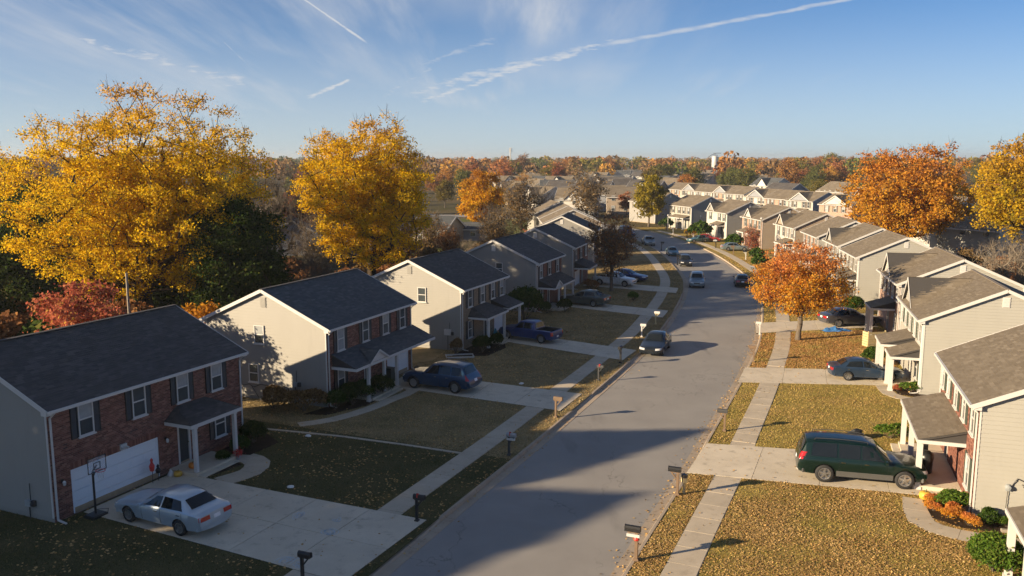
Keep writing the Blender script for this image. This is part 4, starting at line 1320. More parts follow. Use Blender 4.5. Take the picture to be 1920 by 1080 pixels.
def car_meshes(kind):
    C = CAR[kind]; st = C['st']; prof = car_profile(st)
    xs = sorted({round(s[0], 3) for s in st} | {round(float(x), 3) for x in np.linspace(st[0][0] - .3, st[-1][0] + .3, 14)}, reverse=True)
    mb = MB(); rows = []
    for x in xs:
        zb, zs, zt, wb, ws, wt = prof(x)
        zm = zb + (zs - zb) * .55
        up = zt - zs
        half = [(0, zb), (wb * .80, zb), (wb * .97, zb + .07), (max(wb, ws) * 1.005, zm), (ws, zs - .03), (ws - (.035 if up > .12 else .05), zs + min(.03, up * .3)),
                (wt + (ws - wt) * (.12 if up > .3 else .35), zt - (.10 if up > .3 else up * .45)), (wt * .82, zt - .012), (wt * .4, zt), (0, zt + .006)]
        ring = [(x, -y, z) for y, z in half] + [(x, y, z) for y, z in reversed(half[1:-1])]
        rows.append(ring)
    n = len(rows[0])
    vs = [p for r in rows for p in r]
    fs = []
    for i in range(len(rows) - 1):
        for j in range(n):
            fs.append((i * n + j, i * n + (j + 1) % n, (i + 1) * n + (j + 1) % n, (i + 1) * n + j))
    fs.append(tuple(range(n - 1, -1, -1))); fs.append(tuple(range((len(rows) - 1) * n, len(rows) * n)))
    mb.add(vs, fs)
    body = mb.mesh('body', ('paint_dark', 'rubber'), True)
    # wheel wells (and the bed of a pickup) are cut out of the body
    cut = MB()
    W = max(s[5] for s in st)
    for wx in C['wheels']:
        for sg in (-1, 1):
            y0, y1 = sorted((sg * (W - .26), sg * (W + .3)))
            k = len(cut.v); N = 20
            for y in (y0, y1):
                for j in range(N):
                    t = 2 * math.pi * j / N
                    cut.v.append((wx + math.cos(t) * (C['wr'] + .055), y, C['wr'] + math.sin(t) * (C['wr'] + .055)))
            for j in range(N):
                cut.f.append((k + j, k + N + j, k + N + (j + 1) % N, k + (j + 1) % N)); cut.m.append(1)
            cut.f.append(tuple(k + j for j in range(N))); cut.f.append(tuple(k + N + j for j in range(N - 1, -1, -1))); cut.m += [1, 1]
    if 'bed' in C:
        a, b = C['bed']; cut.box(b, a, -.80, .80, .72, 1.5, 1)
    cme = cut.mesh('cutter', ('paint_dark', 'rubber'))
    bo, co = bpy.data.objects.new('body', body), bpy.data.objects.new('cutter', cme)
    COL.objects.link(bo); COL.objects.link(co)
    bmx = __import__('bmesh')
    for me in (body, cme):
        b_ = bmx.new(); b_.from_mesh(me); bmx.ops.recalc_face_normals(b_, faces=b_.faces); b_.to_mesh(me); b_.free()
    md = bo.modifiers.new('cut', 'BOOLEAN'); md.operation, md.object, md.solver = 'DIFFERENCE', co, 'EXACT'
    dg = bpy.context.evaluated_depsgraph_get(); dg.update()
    res = bpy.data.meshes.new_from_object(bo.evaluated_get(dg))
    bpy.data.objects.remove(bo); bpy.data.objects.remove(co)
    res.name = 'body'
    try: res.set_sharp_from_angle(angle=R(38))
    except Exception: pass
    out = {'body': res}
    # glass, lamps and plate lie on the body's own surface
    from mathutils.bvhtree import BVHTree
    tree = BVHTree.FromPolygons([v.co.copy() for v in res.vertices], [tuple(p.vertices) for p in res.polygons])
    def hit(o, d, lift):
        d = Vector(d).normalized()
        loc, nrm, idx, dist = tree.ray_cast(Vector(o), d)
        if loc is None: return None
        if nrm.dot(d) > 0: nrm = -nrm
        return loc + nrm * lift
    def patch(name, mat, rows, lift=.016, xlim=None):
        """rows of (origin, direction): the grid they strike on the body becomes a thin raised panel"""
        G = [[hit(o, d, lift) for o, d in r] for r in rows]
        m = MB(); idx = {}
        for i, r in enumerate(G):
            for j, p in enumerate(r):
                if p is not None and (xlim is None or xlim[0] < p[0] < xlim[1]): idx[i, j] = len(m.v); m.v.append(tuple(p))
        for i in range(len(G) - 1):
            for j in range(len(G[0]) - 1):
                k = [(i, j), (i + 1, j), (i + 1, j + 1), (i, j + 1)]
                if all(q in idx for q in k):
                    m.f.append(tuple(idx[q] for q in k)); m.m.append(0)
        return m.mesh(name, (mat,), True)
    def side_pt(x, k, sg):                          # k = 0 at the shoulder, 1 at the roof edge
        zb, zs, zt, wb, ws, wt = prof(x)
        return zs + .035 + (zt - .115 - zs) * k
    gl = []
    for (b0, b1), (r0, r1) in C['side']:
        for sg in (-1, 1):
            rows = []
            for i in range(13):
                t = i / 12
                row = []
                for j in range(8):
                    k = j / 7
                    x = (b0 + (b1 - b0) * t) * (1 - k) + (r0 + (r1 - r0) * t) * k
                    row.append(((x, sg * 2, side_pt(x, .04 + .90 * k, sg)), (0, -sg, 0)))
                rows.append(row)
            gl.append(patch('side_window', 'car_glass', rows))
    out['side_window'] = gl
    def screen(xa, xb, fwd, nm):
        pa, pb = prof(xa), prof(xb)
        steep = abs(pb[2] - pa[2]) > abs(xb - xa) * 1.4
        d = Vector((-fwd, 0, -.25 if steep else -1.0))
        rows = []
        for i in range(15):
            t = i / 14 * 2 - 1
            row = []
            for j in range(9):
                k = .06 + .88 * j / 8
                p = Vector((xa + (xb - xa) * k, t * (pa[5] * .88 * (1 - k) + pb[5] * .88 * k), pa[2] + (pb[2] - pa[2]) * k))
                row.append((p - d.normalized() * 1.0, d))
            rows.append(row)
        return patch(nm, 'car_glass', rows)
    out['windshield'] = screen(C['ws'][0], C['ws'][1], 1, 'windshield')
    out['rear_window'] = screen(C['rw'][1], C['rw'][0], -1, 'rear_window')
    # wheels
    r = C['wr']
    m = MB(); m.lathe([(r * .66, -.10), (r * .93, -.105), (r, -.07), (r, .07), (r * .93, .105), (r * .66, .10), (r * .62, .0), (r * .66, -.10)], 20, 'y')
    out['wheel'] = m.mesh('wheel', ('rubber',), True)
    m = MB()
    m.lathe([(r * .67, -.06), (r * .67, -.095), (r * .58, -.098), (r * .55, -.05), (r * .55, -.03)], 20, 'y')
    for j in range(5):
        t = 2 * math.pi * j / 5 + .3
        d = Vector((math.cos(t), 0, math.sin(t)))
        m.beam(d * r * .10 + Vector((0, -.085, 0)), d * r * .60 + Vector((0, -.075, 0)), r * .20, .02, (0, 1, 0))
    m.lathe([(0, -.10), (r * .14, -.10), (r * .17, -.07), (r * .17, -.03)], 10, 'y')
    m.lathe([(0, -.018), (r * .6, -.018)], 16, 'y')
    out['rim'] = m.mesh('rim', ('rim_alloy',))
    # lamps and small parts
    x0, xN = st[0][0], st[-1][0]
    def lampbox(x, y0, y1, z0, z1, d, nm, mat, taper=.0):
        m = MB(); a, b = sorted((y0, y1))
        m.box(min(x, x + d), max(x, x + d), a, b, z0, z1)
        return m.mesh(nm, (mat,))
    pn = prof(x0 - .16); pt = prof(xN + .10)
    out['headlight'] = []; out['tail_light'] = []
    W = max(s[5] for s in st)
    for sg in (-1, 1):
        zz = pn[1] - .075
        rows = [[((x0 + 1, sg * (.40 + (W * .985 - .40) * i / 8), zz + .012 * i * .5 + (.13 - .003 * i) * j / 3), (-1, 0, 0)) for j in range(4)] for i in range(9)]
        out['headlight'].append(patch('headlight', 'lamp_clear', rows, .014, (x0 - .42, x0 + .1)))
        z0, z1 = C['lamp_z']
        ya = .34 if kind == 'sedan' else W - .20
        rows = [[((xN - 1, sg * (ya + (W * .99 - ya) * i / 8), z0 + (z1 - z0) * j / 4), (1, 0, 0)) for j in range(5)] for i in range(9)]
        out['tail_light'].append(patch('tail_light', 'lamp_red', rows, .014, (xN - .1, xN + .40)))
    rows = [[((xN - 1, -.16 + .32 * i / 3, C['plate'] - .07 + .14 * j / 2), (1, 0, 0)) for j in range(3)] for i in range(4)]
    out['number_plate'] = patch('number_plate', 'plate_white', rows, .016)
    m = MB(); z = pn[0] + (pn[1] - pn[0]) * .45
    m.box(x0 - .10, x0 + .012, -.34, .34, pn[1] - .16, pn[1] - .03)
    for i in range(4): m.box(x0 - .10, x0 + .02, -.34, .34, pn[1] - .15 + i * .03, pn[1] - .143 + i * .03)
    out['grille'] = m.mesh('grille', ('plastic_black',))
    def bumper(x, f):
        pb = prof(x - f * .18); m = MB(); zc = pb[0] + .12
        pts = []
        for t in np.linspace(-1, 1, 9):
            yy = t * (pb[4] + .005)
            pts.append((x - f * (.045 + .20 * abs(t) ** 2.6), yy * .985, zc))
        for a, b in zip(pts, pts[1:]): m.beam(a, b, .09, .17)
        return m.mesh('bumper', ('paint_dark',), False)
    out['bumper'] = [bumper(x0, 1), bumper(xN, -1)]
    ms = []
    for sg in (-1, 1):
        m = MB(); xx = C['side'][0][0][0] - .02; p = prof(xx)
        y = sg * (p[4] + .02)
        a, b = sorted((y - sg * .05, y + sg * .15))
        m.chamfer_box(xx - .06, xx + .05, a, b, p[1] + .02, p[1] + .15, .03)
        ms.append(m.mesh('mirror', ('paint_dark',)))
    out['mirror'] = ms
    hs = []
    for (b0, b1), _ in C['side'][:2]:
        for sg in (-1, 1):
            m = MB(); x = b1 + .12; p = prof(x); a, b = sorted((sg * (p[4] - .01), sg * (p[4] + .028)))
            m.box(x - .02, x + .15, a, b, p[1] - .13, p[1] - .10); hs.append(m.mesh('door_handle', ('trim_chrome',)))
    out['door_handle'] = hs
    sm = []                                         # door gaps: dark slots a few millimetres wide
    gx = [C['side'][0][0][0] + .06, (C['side'][0][0][1] + C['side'][1][0][0]) / 2, C['side'][1][0][1] + .02]
    for sg in (-1, 1):
        m = MB()
        for x in gx:
            p = prof(x); zm = p[0] + (p[1] - p[0]) * .55; w = max(p[3], p[4]) * 1.005
            m.beam((x, sg * (p[3] * .985), p[0] + .12), (x, sg * w, zm), .012, .008, (1, 0, 0)); m.beam((x, sg * w, zm), (x, sg * p[4], p[1] - .02), .012, .008, (1, 0, 0))
        sm.append(m.mesh('door_seam', ('plastic_black',)))
    out['door_seam'] = sm
    cl = []
    for sg in (-1, 1):
        m = MB()
        X_ = np.linspace(C['wheels'][0] - C['wr'] - .07, C['wheels'][1] + C['wr'] + .07, 7)
        for a, b in zip(X_, X_[1:]):
            for x, xx in ((a, b),):
                pa, pb = prof(x), prof(xx)
                m.quad((x, sg * (pa[3] * .98 + .012), pa[0] + .05), (xx, sg * (pb[3] * .98 + .012), pb[0] + .05), (xx, sg * (pb[4] + .008), pb[0] + .30), (x, sg * (pa[4] + .008), pa[0] + .30))
        cl.append(m.mesh('side_cladding', ('cladding_grey',)))
    out['side_cladding'] = cl
    m = MB(); rz = prof(-.6)[2]
    for sg in (-1, 1):
        rl = [(x, sg * (prof(x)[5] - .06), prof(x)[2] + .05) for x in np.linspace(C['ws'][1] - .35, C['rw'][0] + .35, 6)]
        m.tube(rl, .016, 6)
        for q in (rl[0], rl[-1]): m.tube([q, (q[0], q[1], q[2] - .07)], .016, 6)
    out['roof_rack'] = m.mesh('roof_rack', ('metal_dark',))
    return out

def car(name, label, kind, paint, pos, hd, k=1.0, cladding=False, rack=False, z=None, group='cars parked on the driveways and the street', bumper=None, full=True):
    """pos: ground point below the middle; hd: heading of the nose, clockwise from +Y"""
    M = cached(('car', kind), lambda: car_meshes(kind))
    root = empty(name, (pos[0], pos[1], GZ + .03 if z is None else z), R(90 - hd))
    root.scale = (k, k, k)
    tag(root, label, name.split('_')[-1] if name != 'suv' else 'car', group)
    own_mat(link('body', M['body'], root), paint)
    link('windshield', M['windshield'], root); link('rear_window', M['rear_window'], root)
    for w in M['side_window']: link('side_window', w, root)
    C = CAR[kind]; W = max(s[5] for s in C['st']) - .115
    for wx in C['wheels']:
        for sg in (-1, 1):
            o = link('wheel', M['wheel'], root, None, (wx, sg * W, C['wr']), 0 if sg < 0 else math.pi)
            link('rim', M['rim'], o)
    for nm in ('headlight', 'tail_light'):
        for me in M[nm]: link(nm, me, root)
    if full:
        link('number_plate', M['number_plate'], root); link('grille', M['grille'], root)
        for me in M['bumper']: own_mat(link('bumper', me, root), bumper or paint)
        for me in M['mirror']: own_mat(link('mirror', me, root), paint)
        for me in M['door_handle']: link('door_handle', me, root)
        for me in M['door_seam']: link('door_seam', me, root)
    if cladding:
        for me in M['side_cladding']: link('side_cladding', me, root)
    if rack: link('roof_rack', M['roof_rack'], root)
    return root

def mid(a, b): return ((a[0] + b[0]) / 2, (a[1] + b[1]) / 2)
car('sedan', 'silver sedan parked nose to the white garage door in the nearest left drive', 'sedan', 'paint_silver', (-14.1, 33.6), 297, 1.06)
car('station_wagon', 'dark blue station wagon parked before the second left house', 'wagon', 'paint_blue', (-4.6, 54.5), 296, 1.10, rack=True)
car('pickup_truck', 'dark blue pickup truck in the third left driveway', 'pickup', 'paint_pickup_blue', (1.5, 69.6), 303, .98)
car('sedan', 'grey green sedan in the fourth left driveway', 'sedan', 'paint_greygreen', (7.4, 86.9), 300, 1.12)
car('pickup_truck', 'white pickup truck in shade behind the brown street tree', 'pickup', 'paint_white', (12.2, 100.6), 120, .95, bumper='trim_chrome')
car('sedan', 'dark blue car in shade beyond the white pickup', 'sedan', 'paint_pickup_blue', (14.4, 104.6), 118, 1.0)
car('suv', 'dark green sport utility vehicle with grey lower panels in the sunlit right drive', 'suv', 'paint_green', (16.4, 38.4), 104.5, 1.10, cladding=True, rack=True, bumper='cladding_grey')
car('sedan', 'dark blue sedan in the sunlit drive of the third right house', 'sedan', 'paint_navy', (24.2, 56.9), 97, 1.0)
car('sedan', 'grey sedan in the drive beyond the orange tree', 'sedan', 'paint_grey', (30.6, 76.0), 84, 1.12)
car('sedan', 'dark sedan standing at the left kerb of the street, facing the camera', 'sedan', 'paint_dark', (11.35, 66.0), 200, 1.03, z=.004)
car('suv', 'silver blue car with bright front at the left kerb, facing the camera', 'wagon', 'paint_silverblue', (22.1, 101.0), 192, .98, z=.004)
car('suv', 'small black off road car at the left kerb further up the street', 'wagon', 'paint_black', (24.7, 120.8), 187, .92, z=.004)
car('sedan', 'dark car at the right kerb peeking out behind the orange tree', 'sedan', 'paint_black', (27.6, 101.5), 12, .98, z=.004)
car('sedan', 'small blue car at the left kerb near the bend', 'sedan', 'paint_teal', (25.3, 134), 182, .9, z=.004)
car('pickup_truck', 'light pickup truck at the left kerb in the bend', 'pickup', 'paint_silverblue', (24.0, 150), 180, .95, z=.004)
car('suv', 'blue van parked farthest up the street in the bend', 'suv', 'paint_pickup_blue', (22.6, 168), 172, 1.1, z=.004)
car('sedan', 'silver car parked by the ninth right house', 'sedan', 'paint_silverblue', (36.6, 139.5), 92, .95)
car('sedan', 'red car parked by the tenth right house', 'sedan', 'paint_red', (35.9, 155.5), 110, .95)
car('sedan', 'teal car on the lawn before the tenth right house', 'sedan', 'paint_teal', (33.6, 154.0), 250, .85)

# ------------------------------------------------------------------ trees and shrubs
def skeleton(rng, H, Rr, th, ncl, lean=0.0, shape='round', spread=.5, jit=.25, lead=.55, low=.0, lobe=.30):
    """trunk, limbs and the points where leaf clusters sit; returns nodes, parents, counts and cluster node ids"""
    cz, rz = (th + H) / 2, (H - th) / 2
    lob = rng.normal(size=(7, 3)); lob /= np.linalg.norm(lob, axis=1)[:, None]
    pts = []
    while len(pts) < ncl:
        d = rng.normal(size=3); d /= np.linalg.norm(d)
        k = (1 - lobe) + lobe * np.max(lob @ d) + rng.normal() * .03
        r = rng.random() ** spread
        if shape == 'cone':
            z = rng.random() ** 1.5
            w = (1 - z) * Rr * (.35 + .65 * rng.random() ** .5)
            a = rng.random() * 6.283
            pts.append((math.cos(a) * w, math.sin(a) * w, th + z * (H - th)))
            continue
        p = d * k * r * np.array([Rr, Rr, rz])
        if shape == 'vase':
            f = .55 + .45 * (p[2] / rz + 1) / 2 * 1.2
            p[:2] *= f
        if shape == 'dome' and p[2] < 0: p[2] *= .75
        pts.append((p[0] + lean * (p[2] + rz), p[1], p[2] + cz))
    P = np.array(pts)
    N, par = [np.array([0, 0, 0.])], [-1]
    nt = 7
    top = th + (H - th) * lead
    for i in range(1, nt + 1):
        z = top * i / nt
        N.append(np.array([rng.normal() * .05 * i * .5 + lean * max(0, z - th), rng.normal() * .05 * i * .5, z])); par.append(i - 1)
    base = np.array([0, 0, th])
    order = np.argsort(np.linalg.norm(P - base, axis=1))
    ends = []
    arr = np.array(N)
    first = max(1, int(nt * th / top * .8))
    for i in order:
        p = P[i]
        d = arr - p
        cost = np.linalg.norm(d, axis=1) + .55 * np.maximum(0, arr[:, 2] - p[2] + .3)
        cost[:first] += 50
        j = int(np.argmin(cost))
        q = arr[j]
        l = np.linalg.norm(p - q)
        k = max(1, int(l / (.16 * Rr + .5)))
        prev = j
        new = []
        for s in range(1, k + 1):
            t = s / k
            x = q + (p - q) * t
            if s < k: x = x + rng.normal(size=3) * jit * .12 * l + np.array([0, 0, .06 * l * math.sin(math.pi * t)])
            N.append(x); par.append(prev); prev = len(N) - 1; new.append(x)
        arr = np.vstack([arr, new])
        ends.append(prev)
    cnt = np.zeros(len(N))
    for e in ends: cnt[e] += 1
    for i in range(len(N) - 1, 0, -1): cnt[par[i]] += cnt[i]
    return arr, np.array(par), cnt, np.array(ends)

def tubes(A, B, ra, rb, n=5):
    """frustums from A to B as arrays"""
    d = B - A; l = np.linalg.norm(d, axis=1)[:, None]; d = d / np.maximum(l, 1e-6)
    ref = np.where(np.abs(d[:, 2:3]) > .9, np.array([[1., 0, 0]]), np.array([[0, 0, 1.]]))
    a = np.cross(d, ref); a /= np.maximum(np.linalg.norm(a, axis=1)[:, None], 1e-6); b = np.cross(d, a)
    th = np.arange(n) * 2 * np.pi / n
    ring = a[:, None, :] * np.cos(th)[None, :, None] + b[:, None, :] * np.sin(th)[None, :, None]
    V = np.concatenate([A[:, None, :] + ring * ra[:, None, None], B[:, None, :] + ring * rb[:, None, None]], axis=1)
    k = np.arange(len(A))[:, None, None] * 2 * n
    j = np.arange(n); j2 = (j + 1) % n
    F = np.stack([j, j2, j2 + n, j + n], axis=1)[None] + k
    return V.reshape(-1, 3), F.reshape(-1, 4)

def leaf_quads(rng, C, size, up=.5):
    """one bent leaf shape per centre: a four-cornered blade"""
    n = len(C)
    d = rng.normal(size=(n, 3)); d[:, 2] -= .25; d /= np.linalg.norm(d, axis=1)[:, None]
    nn = rng.normal(size=(n, 3)) + np.array([0, 0, up]); 
    a = np.cross(d, nn); a /= np.maximum(np.linalg.norm(a, axis=1)[:, None], 1e-6)
    s = size * (.65 + .7 * rng.random(n))[:, None]
    w = s * (.30 + .14 * rng.random(n))[:, None]
    bend = np.cross(a, d) * s * .12
    return np.stack([C - d * s * .5, C + a * w - bend + d * s * .05, C + d * s * .5, C - a * w - bend + d * s * .05], axis=1)

def tree_meshes(seed, H, Rr, th, ncl, per, leaf, trunk_r, sig=.55, shape='round', spread=.45, twigs=3, twig_len=.7, thin_top=0.0, lead=.55, tip=.018, droop=0.0, keep=1.0, nside=5, up=.5, lobe=.30):
    rng = np.random.default_rng(seed)
    N, par, cnt, ends = skeleton(rng, H, Rr, th, ncl, shape=shape, spread=spread, lead=lead, lobe=lobe)
    idx = np.arange(1, len(N)); pa = par[idx]
    tot = cnt[0]
    rad = np.maximum(trunk_r * (np.maximum(cnt, .5) / tot) ** .52, tip)
    ra, rb = np.minimum(rad[pa], rad[idx] * 1.45), rad[idx]
    ra[0] = rad[0] * 1.35
    V, F = tubes(N[pa], N[idx], ra, rb, nside)
    V, F = [V], [F]; off = len(V[0])
    if twigs:
        E = np.repeat(N[ends], twigs, axis=0)
        out = E - np.array([0, 0, (th + H) / 2 - .2 * H])
        out /= np.maximum(np.linalg.norm(out, axis=1)[:, None], .1)
        D = out * .7 + rng.normal(size=E.shape) * .6 + np.array([0, 0, .25])
        D *= (twig_len * (.5 + rng.random(len(E))) / np.maximum(np.linalg.norm(D, axis=1), .1))[:, None]
        v, f = tubes(E, E + D, np.full(len(E), tip * .8), np.full(len(E), tip * .35), 3)
        V.append(v); F.append(f + off)
    wood = np_faces('trunk', np.vstack(V), np.vstack(F), None)
    crown = None
    if per > 0:
        C = np.repeat(N[ends], per, axis=0)
        if thin_top:
            zt = (C[:, 2] - th) / (H - th)
            C = C[rng.random(len(C)) > thin_top * np.clip((zt - .45) / .55, 0, 1)]
        if keep < 1: 
            kk = rng.random(len(ends)) < keep
            C = C[np.repeat(kk, per)[:len(C)]] if len(C) == len(ends) * per else C
        g = rng.normal(size=C.shape) * sig * np.array([1, 1, .62])
        L = C + g - np.array([0, 0, droop])
        L[:, 2] = np.maximum(L[:, 2], .15)
        crown = np_mesh('crown', leaf_quads(rng, L, leaf, up), 4, None)
    return wood, crown

def plant_tree(name, label, pos, meshes, barkm, leafm, group=None, rz=0.0, k=1.0, kz=None, cat='tree', z=GZ - .06):
    root = empty(name, (pos[0], pos[1], z), rz)
    root.scale = (k, k, kz or k)
    tag(root, label, cat, group)
    w, c = meshes
    own_mat(link('trunk', w, root), barkm)
    if c is not None: own_mat(link('crown', c, root), leafm)
    return root

# the big near trees
plant_tree('maple_tree', 'huge golden yellow tree filling the left of the picture behind the nearest brick house', (-30.4, 70.0), tree_meshes(1, 21.4, 11.7, 2.2, 980, 165, .17, .60, .40, 'round', .58, 5, .8, .60, tip=.024, lobe=.40, lead=.30), 'bark_dark', 'leaf_gold')
plant_tree('maple_tree', 'tall golden yellow tree behind the third left house', (-14.4, 87), tree_meshes(2, 20.2, 8.3, 3.0, 640, 150, .19, .48, .42, 'round', .58, 5, .9, .60, tip=.024, lobe=.42, lead=.30), 'bark_dark', 'leaf_gold')
plant_tree('evergreen_tree', 'dark green broad leaved evergreen between the two golden trees', (-22.4, 68.0), tree_meshes(3, 13.2, 4.2, .6, 230, 190, .22, .22, .5, 'round', .4, 2), 'bark_dark', 'leaf_evergreen')
plant_tree('maple_tree', 'low red leaved tree behind the roof of the nearest house', (-25.6, 50.2), tree_meshes(4, 7.6, 3.3, 1.2, 110, 110, .20, .14, .34, 'round', .45, 3, .4), 'bark_grey', 'leaf_red')
plant_tree('sapling_tree', 'small golden leaved tree between the roofs of the two nearest left houses', (-20.9, 56.2), tree_meshes(5, 6.0, 1.7, 1.0, 50, 80, .2, .08, .3, 'round', .45, 2, .3), 'bark_grey', 'leaf_gold_orange')
plant_tree('pear_tree', 'round orange leaved tree on the leaf covered right lawn', (23.8, 69.5), tree_meshes(6, 8.3, 4.3, 1.25, 420, 62, .155, .22, .30, 'dome', .45, 4, .5, .12), 'bark_grey', 'leaf_orange')
plant_tree('street_tree', 'half bare brown leaved tree on the left lawn beside the street', (11.3, 96.0), tree_meshes(7, 10.0, 3.5, 1.7, 200, 22, .22, .20, .36, 'vase', .5, 8, .9, .75), 'bark_grey', 'leaf_rust')
plant_tree('maple_tree', 'large orange tree behind the right row of houses', (56, 121), tree_meshes(8, 17.4, 9.2, 1.0, 480, 80, .30, .5, .52, 'dome', .45, 5, 1.1, .35, tip=.03), 'bark_dark', 'leaf_amber')
plant_tree('maple_tree', 'tall golden tree at the right edge of the picture', (60.5, 99), tree_meshes(9, 18.5, 7.2, 3.8, 400, 85, .27, .45, .48, 'dome', .45, 5, 1.0, .4, tip=.03), 'bark_dark', 'leaf_gold_olive')
plant_tree('yellow_green_tree', 'yellow green tree at the bend of the street', (30.6, 191), tree_meshes(10, 12.0, 3.9, 1.6, 120, 80, .40, .22, .5, 'round', .45, 3, .7), 'bark_grey', 'leaf_yellow_green')
plant_tree('maple_tree', 'bright orange tree beyond the lawns left of the far houses', (-5.8, 165), tree_meshes(12, 13.2, 4.6, 2.0, 150, 110, .34, .28, .5, 'round', .45, 3, .8, .2), 'bark_grey', 'leaf_gold_orange')
# sparse and bare ones
bare_a = tree_meshes(20, 12.5, 4.2, 2.2, 230, 0, .2, .24, .4, 'vase', .5, 12, 1.3, lead=.4, tip=.022)
bare_b = tree_meshes(21, 7.0, 3.3, 1.0, 150, 0, .2, .18, .4, 'vase', .5, 12, .9, lead=.3, tip=.018)
tan_c = tree_meshes(22, 12.8, 4.2, 1.8, 200, 16, .32, .24, .5, 'vase', .5, 10, 1.2, .3, lead=.35, tip=.022)
for label, pos, me, bk, lf, k, rz in (
        ('bare grey branched tree between the two golden trees', (-28.5, 104), bare_a, 'bark_grey', 'leaf_dry', 1.15, 0),
        ('second bare tree in the brush right of the evergreen', (-21.5, 92), bare_a, 'bark_grey', 'leaf_dry', .7, 2),
        ('small bare tree behind the roof of the second left house', (-18.2, 77.5), bare_b, 'bark_grey', 'leaf_dry', .95, 1),
        ('grey bare spreading tree on the sunlit lawn strip', (-3.2, 149), bare_b, 'bark_grey', 'leaf_dry', 1.05, 2.2),
        ('tan half bare tree beside the bright orange tree', (1.6, 152), tan_c, 'bark_pale', 'leaf_dry', 1.0, .5),
        ('tan twiggy tree rising behind the left row of roofs', (14.8, 168), tan_c, 'bark_pale', 'leaf_dry', 1.08, 2.5),
        ('grey twiggy tree behind the seventh left house', (6.0, 172), bare_a, 'bark_pale', 'leaf_dry', .8, 4),
        ('bare pale branched tree behind the third right roof', (46.5, 80), bare_b, 'bark_pale', 'leaf_dry', 1.05, 3),
        ('bare pale tree at the right edge behind the roofs', (54.5, 92), bare_b, 'bark_grey', 'leaf_dry', 1.0, .7),
        ('small reddish twiggy tree before the seventh right house', (33.4, 103.5), tan_c, 'bark_grey', 'leaf_red', .36, 3.4),
        ('reddish bare shrub tree before the ninth right house', (37.0, 131), tan_c, 'bark_grey', 'leaf_red', .4, 1.4),
        ('white barked bare shrub at the porch of the fifth right house', (33.4, 84.5), bare_b, 'bark_pale', 'leaf_dry', .42, 1.9),
        ('red leaved low tree on the lawn behind the fourth left roof', (4.6, 140), tree_meshes(23, 4.0, 2.6, .6, 60, 60, .3, .1, .4, 'round', .45, 2, .3), 'bark_grey', 'leaf_red', 1.0, 0)):
    plant_tree('bare_tree' if me in (bare_a, bare_b) else 'half_bare_tree' if me is tan_c else 'small_tree', label, pos, me, bk, lf, 'bare and half bare trees', rz, k)
# added unseen trees left of the picture, crowns shaped for the road's shadow tips
def tent_tree(seed, H, Rr, slope, low):
    """a dense broad crown that rises to a point: tent-shaped top over an upright skirt"""
    rng = np.random.default_rng(seed)
    n = 26000
    z = H - (H - low) * rng.random(n)
    rmax = np.minimum(Rr, (H - z) * slope) * (1 + .05 * rng.normal(size=n))
    a, r = rng.random(n) * 6.283, np.sqrt(rng.random(n)) * rmax
    C = np.stack([np.cos(a) * r, np.sin(a) * r, z], 1)
    crown = np_mesh('crown', leaf_quads(rng, C, .42, .4), 4, None)
    k = 40
    zz = low + (H - low) * .8 * rng.random(k); aa = rng.random(k) * 6.283
    B = np.stack([np.cos(aa) * np.minimum(Rr, (H - zz) * slope) * .8, np.sin(aa) * np.minimum(Rr, (H - zz) * slope) * .8, zz], 1)
    A = np.stack([np.zeros(k), np.zeros(k), np.maximum(zz - 1.5, low * .7)], 1)
    A = np.vstack([A, [[0, 0, 0]]]); B = np.vstack([B, [[0, 0, H - 1.5]]])
    v, f = tubes(A, B, np.append(np.full(k, .08), .34), np.append(np.full(k, .02), .06), 6)
    return np_faces('trunk', v, f, None), crown
for i, (pos, Rr, sl) in enumerate((((-48.2, 23.9), 3.75, 1.15), ((-53.6, 14.6), 3.1, 1.7), ((-58.7, 9.7), 2.3, 1.5))):
    plant_tree('added_shadow_tree', f'{ORD[i]} of three unseen trees added at the left to shade the road', pos, tent_tree(60 + i, 17.8, Rr, sl, 2.2), 'bark_dark', 'leaf_evergreen', 'unseen trees added for the road shade')

back = tree_meshes(40, 9.5, 4.4, .4, 130, 120, .32, .22, .6, 'round', .42, 2)
for i, (x, y, k, lm) in enumerate(((-37, 76, 1.1, 'leaf_evergreen'), (-45, 80, 1.2, 'leaf_evergreen'), (-52, 92, 1.3, 'leaf_evergreen'), (-33, 84, 1.0, 'leaf_rust'), (-42, 64, .8, 'leaf_evergreen'), (-60, 104, 1.4, 'leaf_gold_olive'), (-48, 70, .9, 'leaf_evergreen'), (-24, 78, .75, 'leaf_evergreen'))):
    plant_tree('back_yard_tree', f'{ORD[i]} low dense tree in the shade behind the huge golden tree', (x, y), back, 'bark_dark', lm, 'dense trees behind the huge golden tree', i * 1.3, k)

for i, (x, y, k, lm) in enumerate(((49.5, 86, .55, 'leaf_rust'), (52.5, 82, .6, 'leaf_evergreen'), (57.5, 90, .62, 'leaf_evergreen'), (50.5, 94, .55, 'leaf_dry'), (47.0, 74, .45, 'leaf_evergreen'))):
    plant_tree('back_yard_tree', f'{ORD[i]} low dense tree behind the third right roof', (x, y), back, 'bark_dark', lm, 'dense trees behind the right roofs', i * 1.7, k)

